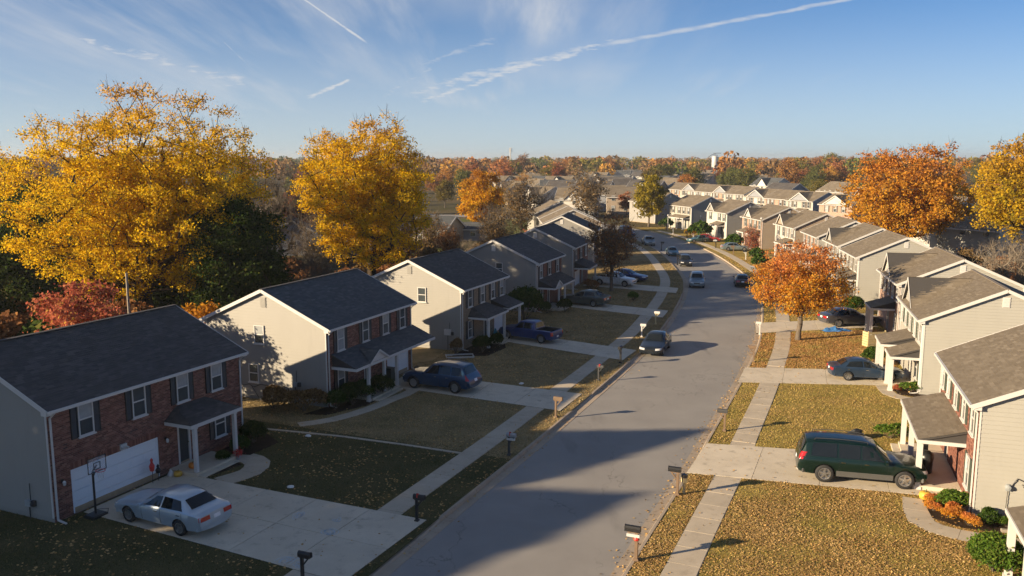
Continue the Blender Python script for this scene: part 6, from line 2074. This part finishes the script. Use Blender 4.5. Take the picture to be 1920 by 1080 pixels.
for i, (px, py) in enumerate(((1412, 520), (1398, 488), (1375, 478), (1342, 466), (1317, 456), (1300, 452), (1288, 448), (1262, 440), (1250, 432))):
    mailbox(f'{ORD[i]} mailbox beyond the orange tree along the far right kerb', tuple(at(px, py)[:2]), 285 - 4 * i, rp.choice(('metal_black', 'plastic_white', 'metal_dark', 'wood_post')), rp.choice(('metal_black', 'wood_post', 'plastic_white')), 1.15, False)
for i, (px, py) in enumerate(((1270, 497), (1240, 470), (1222, 461))):
    mailbox(f'{ORD[i]} small dark mailbox along the far left kerb', tuple(at(px, py)[:2]), 100, 'metal_black', 'metal_black', 1.15, False)
m = MB(); m.box(-.045, .045, -.045, .045, -.1, .80); m.box(-.09, .09, -.12, .12, .55, .78)
root = empty('newspaper_post', (7.72, 36.55, GZ), .3); tag(root, 'yellow wooden newspaper post beside the second right mailbox', 'post')
m.build('post', 'wood_pale', root); m = MB(); m.box(-.10, .10, -.13, .13, .781, .93); m.build('box', 'metal_dark', root)
for i, (px, py, h, lb) in enumerate(((1252, 432, 3.0, 'white lamp post at the bend before the yellow green tree'), (1313, 435, 3.0, 'white lamp post before the tenth right house'), (1402, 460, 3.2, 'white lamp post before the ninth right house'), (1425, 472, 5.2, 'tall grey pole at the corner of the eighth right house'), (1122 - 0, 100 + 380, 0, ''))):
    if not lb: continue
    p = at(px, py)
    root = empty('lamp_post', (p.x, p.y, GZ)); tag(root, lb, 'lamp post', 'posts on the far right lawns')
    m = MB(); m.tube([(0, 0, -.1), (0, 0, h)], [.09, .06], 8); m.build('pole', 'plastic_white' if i < 3 else 'wood_grey', root)
    m = MB(); m.lathe([(0, h + .32), (.16, h + .22), (.18, h + .05), (.08, h)], 10); m.build('lamp_head', 'plastic_white', root)
# the utility pole behind the red tree
root = empty('utility_pole', (-25.3, 55.5, 0)); tag(root, 'grey wooden utility pole beside the low red tree', 'pole')
m = MB(); m.tube([(0, 0, 0), (0, 0, 7.6)], [.12, .08], 8); m.build('pole', 'wood_grey', root)

# ------------------------------------------------------------------ things round the nearest left house
def on_front(near, hd, u, out, z=0.0):
    h = R(hd); return (near[0] + math.sin(h) * u + math.cos(h) * out, near[1] + math.cos(h) * u - math.sin(h) * out, GZ + z)
N1 = ((-18.9, 33.45), 23.5)
root = empty('basketball_hoop', on_front(*N1, 1.15, 1.0), R(90 - 113.5)); root.scale = (.85, .85, .9); tag(root, 'portable basketball hoop with black pole at the corner of the white garage door', 'basketball hoop')
m = MB(); m.chamfer_box(-.35, .35, -.42, .42, 0, .16, .05); m.build('base', 'plastic_black', root)
m = MB(); m.tube([(0, 0, .1), (.0, 0, 2.2)], .055, 8); m.tube([(0, 0, 2.2), (.30, 0, 2.55)], .04, 6); m.tube([(0, 0, 1.9), (.28, 0, 2.35)], .02, 6); m.build('pole', 'metal_black', root)
m = MB(); m.box(0.302, .325, -.5, .5, 2.27, 2.93); m.build('backboard', 'clear_acrylic', root)
m = MB()
for a, b in (((-.52, 2.25), (.52, 2.25)), ((-.52, 2.95), (.52, 2.95)), ((-.52, 2.25), (-.52, 2.95)), ((.52, 2.25), (.52, 2.95)), ((-.18, 2.38), (.18, 2.38)), ((-.18, 2.68), (.18, 2.68)), ((-.18, 2.38), (-.18, 2.68)), ((.18, 2.38), (.18, 2.68))):
    m.beam((.335, a[0], a[1]), (.335, b[0], b[1]), .03, .03, (1, 0, 0))
m.build('frame', 'metal_black', root)
m = MB(); m.tube([(.55 + .22 * math.cos(t), .22 * math.sin(t), 2.32) for t in np.linspace(0, 2 * math.pi, 17)], .016, 5); m.build('rim', 'plastic_red', root)
m = MB()
for t in np.linspace(0, 2 * math.pi, 11)[:-1]:
    m.tube([(.55 + .21 * math.cos(t), .21 * math.sin(t), 2.31), (.55 + .13 * math.cos(t + .5), .13 * math.sin(t + .5), 2.10), (.55 + .11 * math.cos(t), .11 * math.sin(t), 1.95)], .006, 4)
m.build('net', 'plastic_white', root)
m = MB(); m.tube([(0, 0, 0), (.05, .3, .02), (.5, .4, .02), (.7, -.1, .02), (.2, -.3, .02)], .03, 6)
tag(m.build('hose', 'plastic_black', None, on_front(*N1, 1.35, .55)), 'black hose lying at the foot of the basketball hoop', 'hose')

def pumpkin(label, pos, r, mat='pumpkin_skin'):
    root = empty('pumpkin', pos); tag(root, label, 'pumpkin', 'pumpkins on the porches')
    m = MB(); m.lathe([(0, .02 * r), (.5 * r, .0), (.88 * r, .3 * r), (1.0 * r, .7 * r), (.88 * r, 1.15 * r), (.5 * r, 1.42 * r), (.08 * r, 1.32 * r)], 24, wob=lambda t: 1 + .06 * math.cos(8 * t)); m.build('fruit', mat, root, smooth=True)
    m = MB(); m.tube([(0, 0, 1.3 * r), (.05 * r, 0, 1.6 * r), (.2 * r, .05 * r, 1.75 * r)], [.12 * r, .08 * r, .07 * r], 6); m.build('stalk', 'stem_green', root)
pumpkin('orange pumpkin beside the front door of the nearest left house', on_front(*N1, 6.75, .95, .20), .20)
pumpkin('orange pumpkin on the ground by the right jamb of the white garage door', on_front(*N1, 6.0, .75), .20, 'pumpkin_pale')
pumpkin('large yellow orange pumpkin at the path by the green vehicle', tuple(at(1734, 942)[:2]) + (GZ + .02,), .27, 'pumpkin_pale')
pumpkin('orange pumpkin on the step of the third right house', (26.15, 54.25, GZ + .03), .20)
pumpkin('orange pumpkin by the path of the third right house', (25.15, 54.1, GZ + .03), .2)
root = empty('gourd', on_front(*N1, 5.85, .45)); tag(root, 'pale gourd next to the pumpkin by the white garage door', 'gourd')
m = MB(); m.lathe([(0, 0), (.12, .02), (.16, .12), (.10, .24), (.05, .32), (.02, .36)], 12); m.build('fruit', 'plastic_white', root, smooth=True)
root = empty('flower_pot', on_front(*N1, 9.0, 1.75)); tag(root, 'red potted flowers at the foot of the right porch post', 'flower pot')
m = MB(); m.lathe([(0, 0), (.11, 0), (.15, .22), (.16, .24)], 12); m.build('pot', 'plastic_grey', root)
rngp = np.random.default_rng(3); C_ = rngp.normal(size=(260, 3)) * .11 + np.array([0, 0, .34]); link('flowers', np_mesh('flowers', leaf_quads(rngp, C_, .07), 4, 'plastic_red'), root)
for i, (u, hgt, col) in enumerate(((4.85, 1.15, 'plastic_red'), (5.2, .75, 'plastic_black'))):
    root = empty('garden_stake', on_front(*N1, u, .35)); tag(root, ('red ornamental stake leaning before the right end of the white garage door', 'short dark ornamental stake before the right end of the white garage door')[i], 'ornament')
    m = MB(); m.tube([(0, 0, 0), (.03, 0, hgt)], .015, 5); m.build('rod', 'metal_black', root)
    m = MB(); m.lathe([(0, hgt * .5), (.10, hgt * .55), (.13, hgt * .75), (.05, hgt * .9), (.07, hgt), (0, hgt + .1)], 10); m.build('figure', col, root)
def wall_lamp(label, pos, rz):
    root = empty('wall_lamp', pos, rz); tag(root, label, 'lamp', 'wall lamps')
    m = MB(); m.box(-.04, .04, -.03, 0, -.08, .08); m.tube([(0, -.02, .05), (0, -.12, .10), (0, -.14, .04)], .012, 5); m.build('bracket', 'metal_black', root)
    m = MB(); m.lathe([(.02, -.16), (.06, -.13), (.075, .0), (.04, .05), (0, .07)], 8, 'z', (0, -.14, -.02)); m.build('lantern', 'lamp_clear', root)
rz1 = R(90 - 23.5)
wall_lamp('lantern between the white garage door and the porch of the nearest left house', on_front(*N1, 6.05, .02, 1.75), rz1)
wall_lamp('lantern left of the white garage door of the nearest left house', on_front(*N1, .45, .02, 1.65), rz1)
m = MB(); m.box(-.16, .16, -.10, 0, -.13, .13); m.tube([(-.1, -.10, 0), (-.14, -.22, -.05)], .05, 8); m.tube([(.1, -.10, 0), (.14, -.22, -.05)], .05, 8)
tag(m.build('flood_light', 'plastic_white', None, on_front(*N1, 3.6, .02, 2.15), rz1), 'white flood light on the brick above the nearest garage door', 'lamp')
# meter boxes on gable walls
def on_side(near, hd, w, out, z):
    h = R(hd); return (near[0] - math.cos(h) * w - math.sin(h) * out, near[1] + math.sin(h) * w - math.cos(h) * out, GZ + z)
def meter(label, near, hd, w, z, big=False):
    root = empty('meter_box', on_side(near, hd, w, .03, 0), R(90 - hd) - R(90)); tag(root, label, 'meter box', 'meter boxes on the gable walls')
    s = .28 if big else .16
    m = MB(); m.box(-s, s, -.14, 0, z, z + s * 1.7); m.build('cabinet', 'plastic_white' if big else 'plastic_grey', root)
    m = MB(); m.tube([(0, -.05, z), (0, -.05, 0)], .025, 6); m.tube([(s * .6, -.05, z + s * 1.6), (s * .6, -.05, z + 1.0)], .018, 6); m.build('conduit', 'metal_dark', root)
    m = MB(); m.lathe([(0, -.22), (.07, -.20), (.085, -.14)], 10, 'y', (s + .13, 0, z + .15)); m.box(s + .05, s + .21, -.14, 0, z + .03, z + .28); m.build('dial', 'metal_dark', root)
meter('grey meter box on the gable wall of the nearest left house', (-18.9, 33.45), 23.5, 1.35, .55)
meter('dark meter boxes in the shadow corner of the second left gable', (-11.1, 50.0), 22, 2.3, 1.1)
meter('white meter cabinet on the third left gable', (-3.95, 65.4), 22, 1.15, 1.2, True)
meter('white meter box on the fourth left gable', (2.4, 82.4), 20.5, 1.3, 1.3, True)
root = empty('wall_cables', on_side((-11.1, 50.0), 22, 5.4, .03, 0), R(-22)); tag(root, 'loose dark cables on the wall below the lower gable window of the second left house', 'cable')
m = MB(); m.tube([(-.9, -.03, .8), (-.4, -.06, .92), (.0, -.1, .78), (.5, -.05, .98), (1.2, -.03, .92)], .02, 5); m.tube([(-.2, -.05, .8), (.5, -.3, .2), (1.0, -.45, -.02)], .018, 5); m.tube([(-1.0, -.03, .85), (-1.15, -.03, 2.6)], .018, 5); m.build('cable', 'metal_black', root)
# right house wall fittings
def on_side_r(near, hd, w, out, z):
    h = R(hd); return (near[0] + math.cos(h) * w - math.sin(h) * out, near[1] - math.sin(h) * w - math.cos(h) * out, GZ + z)
root = empty('meter_box', on_side_r((19.4, 34.2), 18.6, 1.25, .03, 0), R(-18.6)); tag(root, 'white meter with bent dark conduits on the cream wall at the right edge', 'meter box')
m = MB(); m.lathe([(0, -.22), (.09, -.20), (.12, -.10), (.12, 0)], 12, 'y', (0, 0, 1.45)); m.box(-.1, .1, -.08, 0, 1.28, 1.44); m.build('cabinet', 'plastic_grey', root)
m = MB(); m.tube([(0, -.05, 1.3), (-.03, -.05, .3)], .014, 5); m.tube([(.1, -.05, 1.5), (.3, -.06, 1.85), (.62, -.06, 1.72), (.55, -.05, 1.5), (.8, -.05, 1.55)], .022, 5); m.tube([(.5, -.05, 1.6), (.85, -.05, 1.6), (.92, -.05, 2.0), (1.25, -.05, 1.95)], .022, 5); m.build('conduit', 'metal_dark', root)
m = MB(); m.chamfer_box(-.6, .6, -.10, .10, 0, .14, .03)
tag(m.build('edging_log', 'wood_grey', None, (20.3, 32.4, GZ), R(-18)), 'pale weathered edging log before the cream wall at the lower right', 'log')
m = MB(); m.beam((-.1, 0, .12), (1.25, -.1, .10), .10, .07)
tag(m.build('downspout_extension', 'plastic_white', None, on_side_r((19.4, 34.2), 18.6, .1, .25, 0), R(-18.6)), 'white downspout extension along the foot of the cream wall', 'pipe')
m = MB(); m.chamfer_box(-.3, .3, -.16, .16, 0, .12, .04)
tag(m.build('splash_block', 'metal_grey', None, tuple(at(1815, 962)[:2]) + (GZ + .02,), .5), 'grey splash block beside the flower bed at the lower right', 'block')
# porch furniture of the second right house, mostly in shade
for i, (x, y, lb) in enumerate(((19.6, 38.8, 'dark grill under a cover on the shaded second right porch'), (20.3, 40.4, 'dark chair on the shaded second right porch'))):
    root = empty('porch_chair' if i else 'covered_grill', (x, y, GZ + .2), .4 + i); tag(root, lb, 'chair' if i else 'grill')
    if i:
        m = MB(); m.box(-.26, .26, -.26, .26, .38, .44); m.build('seat', 'plastic_black', root)
        m = MB(); m.box(.20, .26, -.26, .26, .44, .95); m.build('backrest', 'plastic_black', root)
        for sx in (-1, 1):
            for sy in (-1, 1):
                m = MB(); m.box(sx * .23 - .02, sx * .23 + .02, sy * .23 - .02, sy * .23 + .02, 0, .38); m.build('leg', 'plastic_black', root)
    else:
        m = MB(); m.lathe([(.34, 0), (.36, .5), (.40, .72), (.36, .90), (.2, 1.02), (0, 1.05)], 12, wob=lambda t: 1 + .08 * math.cos(3 * t)); m.build('cover', 'plastic_black', root, smooth=True)
# lawn things on the right
rngb = np.random.default_rng(6)
def blob(name, label, cat, pos, rx, ry, h, mat, seed=1, n=14):
    g = np.random.default_rng(seed); m = MB(); prof = []
    rows = 8
    for i in range(rows + 1):
        t = i / rows; prof.append((max(.001, math.sin(t * math.pi * .5 + .0) if t < .5 else math.cos((t - .5) * math.pi)), t))
    k = len(m.v)
    for i in range(rows + 1):
        t = i / rows; r_ = math.sqrt(max(0, 1 - (t * 1.0) ** 2.2)) if i else 1.0
        for j in range(n):
            a = 2 * math.pi * j / n
            q = r_ * (1 + .16 * g.normal())
            m.v.append((math.cos(a) * rx * q, math.sin(a) * ry * q, h * t * (1 + .05 * g.normal())))
    for i in range(rows):
        for j in range(n):
            m.f.append((k + i * n + j, k + i * n + (j + 1) % n, k + (i + 1) * n + (j + 1) % n, k + (i + 1) * n + j)); m.m.append(0)
    m.f.append(tuple(k + rows * n + j for j in range(n))); m.m.append(0)
    return tag(m.build(name, mat, None, pos, 0, True), label, cat)
blob('trash_bag', 'shiny dark trash bag on the lawn behind the green vehicle', 'bag', (*at(1605, 826)[:2], GZ), .42, .36, .55, 'plastic_black', 4)
def tarp(label, pos, rz, w, d, h, mat, seed):
    g = np.random.default_rng(seed); n, k = 12, 8
    H = np.zeros((n + 1, k + 1))
    for _ in range(9):
        cx, cy, s_ = g.uniform(-.4, .4), g.uniform(-.4, .4), g.uniform(.10, .22); a_ = g.uniform(0, 3.1)
        for i in range(n + 1):
            for j in range(k + 1):
                u, v = i / n - .5 - cx, j / k - .5 - cy
                u, v = u * math.cos(a_) + v * math.sin(a_), -u * math.sin(a_) + v * math.cos(a_)
                H[i, j] += math.exp(-(u * u / (s_ * s_ * 3) + v * v / (s_ * s_ * .25))) * g.uniform(.3, 1)
    m = MB(); P = [((i / n - .5) * w * (1 + .12 * math.sin(j * 2.1 + seed)) , (j / k - .5) * d * (1 + .15 * math.cos(i * 1.3 + seed)), .012 + h * float(H[i, j]) * math.sin(math.pi * i / n) ** .5 * math.sin(math.pi * j / k) ** .5 + .01 * g.random()) for i in range(n + 1) for j in range(k + 1)]
    m.add(P, [(i * (k + 1) + j, (i + 1) * (k + 1) + j, (i + 1) * (k + 1) + j + 1, i * (k + 1) + j + 1) for i in range(n) for j in range(k)])
    tag(m.build('tarp', mat, None, pos, rz), label, 'tarp')
tarp('crumpled blue tarp on the ground beside the grey sedan', (*at(1570, 623)[:2], GZ + .02), .15, 2.6, .8, .28, 'plastic_blue', 5)
tarp('crumpled light blue tarp at the porch of the third left house', (*at(932, 634)[:2], GZ + .03), .9, 1.3, 1.0, .45, 'plastic_teal', 7)
root = empty('pallet_bin', (29.2, 66.9, GZ), R(12)); tag(root, 'pale wooden slatted bin on the lawn before the fourth right house', 'bin')
for i in range(6):
    m = MB(); m.box(-.8, .8, -.03, .0, .04 + i * .2, .21 + i * .2); m.build('slat', 'wood_pale', root)
for i in range(6):
    m = MB(); m.box(-.83, -.80, .0, .7, .04 + i * .2, .21 + i * .2); m.build('slat', 'wood_pale', root)
for x in (-.76, .76):
    m = MB(); m.box(x - .04, x + .04, .0, .08, 0, 1.3); m.build('post', 'wood_pale', root)
shrub('green plant beside the wooden slatted bin', (30.4, 67.0), sb_round, 'leaf_bush', .8, 0, group='garden bushes along the street')
root = empty('skateboard_pile', (*at(1503, 884)[:2], GZ + .03)); tag(root, 'white and black toy lying on the drive behind the green vehicle', 'toy')
m = MB(); m.chamfer_box(-.22, .18, -.10, .10, .0, .08, .03); m.build('body', 'plastic_white', root); m = MB(); m.tube([(.1, 0, .05), (.25, .1, .3), (.05, .05, .33)], .025, 6); m.build('handle', 'plastic_black', root)
for i, (px, py, lb) in enumerate(((545, 920, 'crumpled white paper on the nearest left lawn near the driveway'), (578, 823, 'small crumpled white paper on the nearest left lawn by the narrow path'), (978, 724, 'white scrap on the lawn beyond the blue station wagon'))):
    blob('paper_scrap', lb, 'paper', (*at(px, py)[:2], GZ + .05), .16, .12, .10, 'paper_white', 20 + i, 9)
root = empty('garden_border', (-3.9, 63.0, GZ), R(10)); tag(root, 'white edged dry plot at the corner of the third left house', 'border')
m = MB(); m.box(-1.0, 1.0, -.06, .0, 0, .12); m.box(-1.0, 1.0, .9, .96, 0, .12); m.box(-1.06, -1.0, -.06, .96, 0, .12); m.box(1.0, 1.06, -.06, .96, 0, .12); m.build('edging', 'plastic_white', root)
root = empty('heart_ornament', on_front((-11.1, 50.0), 22, 7.7, 1.9)); tag(root, 'rusty round ornament on a stake before the second left garage', 'ornament')
m = MB(); m.tube([(0, 0, 0), (0, 0, .7)], .012, 5); m.build('rod', 'metal_black', root); m = MB(); m.lathe([(0, -.02), (.18, -.02), (.2, 0), (.18, .02), (0, .02)], 12, 'y', (0, 0, .85)); m.build('disc', 'wood_post', root)
root = empty('trash_bin', on_front((-11.1, 50.0), 22, 6.55, .4), rz1); tag(root, 'dark green wheeled bin left of the second left garage door', 'bin')
m = MB(); m.chamfer_box(-.26, .26, -.3, .3, .08, .95, .03); m.build('body', 'shutter_green', root); m = MB(); m.chamfer_box(-.29, .29, -.34, .33, .955, 1.03, .03); m.build('lid', 'shutter_green', root)
for s in (-.25, .25):
    m = MB(); m.lathe([(0, s - .03), (.1, s - .03), (.1, s + .03), (0, s + .03)], 10, 'x', (0, .27, .1)); m.build('wheel', 'rubber', root)
root = empty('porch_bench', on_front((-11.1, 50.0), 22, 3.0, .9, .0), rz1); tag(root, 'low bench with a light blue cushion on the second left porch', 'bench')
m = MB(); m.box(-.5, .5, -.2, .2, .36, .42); m.build('seat', 'wood_post', root); m = MB(); m.chamfer_box(-.45, .45, -.18, .18, .42, .52, .03); m.build('cushion', 'plastic_teal', root)
for sx in (-.45, .45):
    m = MB(); m.box(sx - .04, sx + .04, -.18, .18, 0, .36); m.build('leg', 'wood_post', root)
# chalk drawings on the nearest drive
rc = random.Random(3)
for i, (px, py, sx) in enumerate(((562, 966, .8), (612, 996, .9), (630, 976, .6), (540, 1050, 1.0), (560, 1060, .7))):
    p = at(px, py, GZ + .035)
    m = MB()
    for _ in range(7):
        a0 = rc.uniform(0, 6); r_ = rc.uniform(.1, .38) * sx; cx, cy = rc.uniform(-.3, .3) * sx, rc.uniform(-.2, .2) * sx
        pts = [(cx + r_ * math.cos(a0 + t), cy + r_ * .7 * math.sin(a0 + t * rc.uniform(.9, 1.1)), 0) for t in np.linspace(0, rc.uniform(2, 6), 10)]
        for a, b in zip(pts, pts[1:]): m.beam(a, b, .022, .002)
    tag(m.build('chalk_drawing', 'chalk', None, (p.x, p.y, GZ + .037), rc.uniform(0, 3)), f'{("left", "lower middle", "right", "near left", "near right")[i]} faint chalk scribble on the nearest driveway', 'chalk drawing', 'chalk drawings on the drive')
# fallen leaves and twigs on the road edge

# ------------------------------------------------------------------ grass and fallen leaves
rng = np.random.default_rng(9)
BLOCK = DRIVES + PATHS + BEDS
def scatter(density, region, keep=None, walk=True, block=True):
    """points on the lawns inside a polygon, off the drives, walks and beds"""
    xs, ys = [p[0] for p in region], [p[1] for p in region]
    n = int((max(xs) - min(xs)) * (max(ys) - min(ys)) * density)
    x, y = rng.uniform(min(xs), max(xs), n), rng.uniform(min(ys), max(ys), n)
    ok = inside(region, x, y)
    x, y = x[ok], y[ok]
    for q in (BLOCK if block else []):
        ok = ~inside(q, x, y); x, y = x[ok], y[ok]
    for o in bpy.data.objects:
        if o.name.split('.')[0] == 'house' and o.parent is None:
            f = [c for c in o.children if c.name.startswith('foundation')]
            if f:
                bb = [o.matrix_basis @ Vector(c) for c in f[0].bound_box]
                q = [(bb[i].x, bb[i].y) for i in (0, 3, 7, 4)]
                ok = ~inside(q, x, y); x, y = x[ok], y[ok]
    # street coordinates by nearest centre line vertex
    out = np.zeros(len(x)); 
    for a in range(0, len(x), 20000):
        d2 = (x[a:a + 20000, None] - CL[None, ::2, 0]) ** 2 + (y[a:a + 20000, None] - CL[None, ::2, 1]) ** 2
        i = np.argmin(d2, axis=1) * 2
        i0, i1 = np.maximum(i - 1, 0), np.minimum(i + 1, len(CL) - 1)
        t = CL[i1] - CL[i0]; t /= np.linalg.norm(t, axis=1)[:, None]
        out[a:a + 20000] = (x[a:a + 20000] - CL[i, 0]) * t[:, 1] - (y[a:a + 20000] - CL[i, 1]) * t[:, 0]
    ok = (np.abs(out) > KERB + .03)
    if walk:
        ok &= ~((out > WALK[1][0] - .03) & (out < WALK[1][1] + .03)) & ~((out < -WALK[-1][0] + .03) & (out > -WALK[-1][1] - .03))
    return x[ok], y[ok]

def grass(name, label, region, density, hgt, mat='grass_blade'):
    x, y = scatter(density, region)
    n = len(x)
    a = rng.uniform(0, 6.283, n); w = rng.uniform(.012, .026, n) * (1 + .4 * (hgt > .08)); h = hgt * rng.uniform(.5, 1.3, n)
    lx, ly = rng.normal(size=n) * .6 * h, rng.normal(size=n) * .6 * h
    z0 = np.full(n, GZ - .004)
    ca, sa = np.cos(a) * w, np.sin(a) * w
    V = np.stack([np.stack([x - ca, y - sa, z0], 1), np.stack([x + ca, y + sa, z0], 1), np.stack([x + lx, y + ly, z0 + h], 1)], 1)
    o = link(name, np_mesh(name, V, 3, mat))
    tag(o, label, 'grass', kind='stuff')
def litter(label, region, density, size, mat, walk=True, z=0.0, patchy=.0, block=True):
    x, y = scatter(density, region, walk=walk, block=block)
    if patchy:
        f = sum(np.sin(x * a_ + y * b_ + c_) for a_, b_, c_ in ((.9, .5, 1), (-.6, 1.1, 2), (1.7, -.8, 4), (.4, 2.1, 5))) / 4
        ok = rng.random(len(x)) < np.clip(1 - patchy * (.5 - f * 1.1), 0, 1)
        x, y = x[ok], y[ok]
    C = np.stack([x, y, GZ + z + .012 + .022 * rng.random(len(x))], 1)
    n = len(C)
    d = rng.normal(size=(n, 3)) * np.array([1, 1, .14]); d /= np.linalg.norm(d, axis=1)[:, None]
    nn = rng.normal(size=(n, 3)) * .28 + np.array([0, 0, 1.0])
    a = np.cross(d, nn); a /= np.linalg.norm(a, axis=1)[:, None]
    s = size * (.6 + .8 * rng.random(n))[:, None]; w = s * (.30 + .16 * rng.random(n))[:, None]
    b = np.cross(a, d); b *= np.sign(b[:, 2:3]); lift = b * s * rng.uniform(.0, .16, n)[:, None]
    Q = np.stack([C - d * s * .5, C + a * w + lift, C + d * s * .5 + lift * .3, C - a * w + lift * .8], 1)
    o = link('leaf_litter', np_mesh('leaf_litter', Q, 4, mat))
    tag(o, label, 'fallen leaves', kind='stuff')
LNEAR = [(-34, 20), (-4, 24), (4, 47), (-6, 62), (-22, 56), (-34, 40)]
L1LAWN = [(-36, 20), (-4, 24), (1.0, 41.5), (-13, 47), (-24, 51), (-36, 40)]
L2LAWN = [(1.0, 41.5), (4, 47), (-6, 62), (-22, 56), (-24, 51), (-13, 47)]
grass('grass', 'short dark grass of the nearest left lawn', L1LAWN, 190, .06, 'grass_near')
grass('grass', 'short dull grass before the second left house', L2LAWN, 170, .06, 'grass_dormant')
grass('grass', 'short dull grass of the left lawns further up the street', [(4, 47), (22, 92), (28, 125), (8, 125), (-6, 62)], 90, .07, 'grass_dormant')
RNEAR = [(3, 24), (24, 22), (27, 45), (30, 62), (16, 62)]
grass('grass', 'short sunlit grass of the nearest right lawns', RNEAR, 170, .055)
grass('grass', 'short sunlit grass of the right lawns further up the street', [(16, 62), (30, 62), (40, 100), (44, 130), (30, 130)], 80, .075)
litter('tan fallen leaves thick on the nearest right lawn', [(2, 24), (24, 24), (22, 38), (16.5, 40), (8, 40)], 560, .066, 'leaf_litter_tan', patchy=.8)
litter('scattered tan leaves on the lawn behind the green vehicle', [(10.5, 43.5), (22, 42), (26, 52), (15.5, 56)], 90, .068, 'leaf_litter_tan', patchy=1.4)
litter('orange brown leaves covering the lawn under the orange tree', [(16.8, 60), (27.5, 59.3), (31.5, 68), (32.5, 74), (21.5, 72)], 380, .092, 'leaf_litter_orange', patchy=.7)
litter('tan leaves on the far right lawns', [(22, 77), (36, 80), (40, 130), (30, 130)], 14, .18, 'leaf_litter_tan')
litter('pale fallen leaves sprinkled over the nearest left lawns', LNEAR, 16, .12, 'leaf_litter_tan', patchy=1.0)
litter('brown fallen leaves over the left lawns up the street', [(4, 47), (22, 92), (28, 125), (8, 125), (-6, 62)], 10, .14, 'leaf_litter_tan')
# leaves blown against the kerbs
xs, ys = [], []
for sgn in (1, -1):
    s = rng.uniform(25, 120, 900 if sgn > 0 else 300); off = sgn * (ROAD + .45 - np.abs(rng.normal(size=len(s))) * .45)
    P = np.array([street(a, b) for a, b in zip(s, off)]); xs.append(P[:, 0]); ys.append(P[:, 1])
x, y = np.concatenate(xs), np.concatenate(ys)
C = np.stack([x, y, np.full(len(x), .022)], 1)
Q = leaf_quads(rng, C, .12, 3.0); Q[:, :, 2] = np.clip(Q[:, :, 2], .012, .06)
tag(link('leaf_litter', np_mesh('leaf_litter', Q, 4, 'leaf_litter_tan')), 'brown leaves blown into the gutters of the street', 'fallen leaves', kind='stuff')

litter('stray leaves blown onto the right drives and sidewalk', [(3, 24), (22, 24), (26, 50), (32, 74), (20, 74)], 2.2, .10, 'leaf_litter_tan', False, .03, 0, False)
litter('stray leaves blown onto the left drives and sidewalk', [(-20, 28), (-4, 24), (14, 80), (2, 80)], .8, .10, 'leaf_litter_tan', False, .03, 0, False)

# ------------------------------------------------------------------ the air between here and the horizon
hz = MB(); hz.box(-2600, 2600, -60, 5200, -1.2, 40)
ho = hz.build('haze', 'mortar')
t = Nt('haze_air')
t.n.remove(t.b)
pv = t.new('ShaderNodeVolumePrincipled')
pv.inputs['Color'].default_value = (.80, .86, .93, 1)
pv.inputs['Density'].default_value = 0.00019
pv.inputs['Anisotropy'].default_value = 0.25
t.l.new(pv.outputs[0], t.n['Material Output'].inputs['Volume'])
ho.data.materials.clear(); ho.data.materials.append(t.m)
tag(ho, 'thin pale autumn haze over the whole suburb', 'haze', kind='stuff')
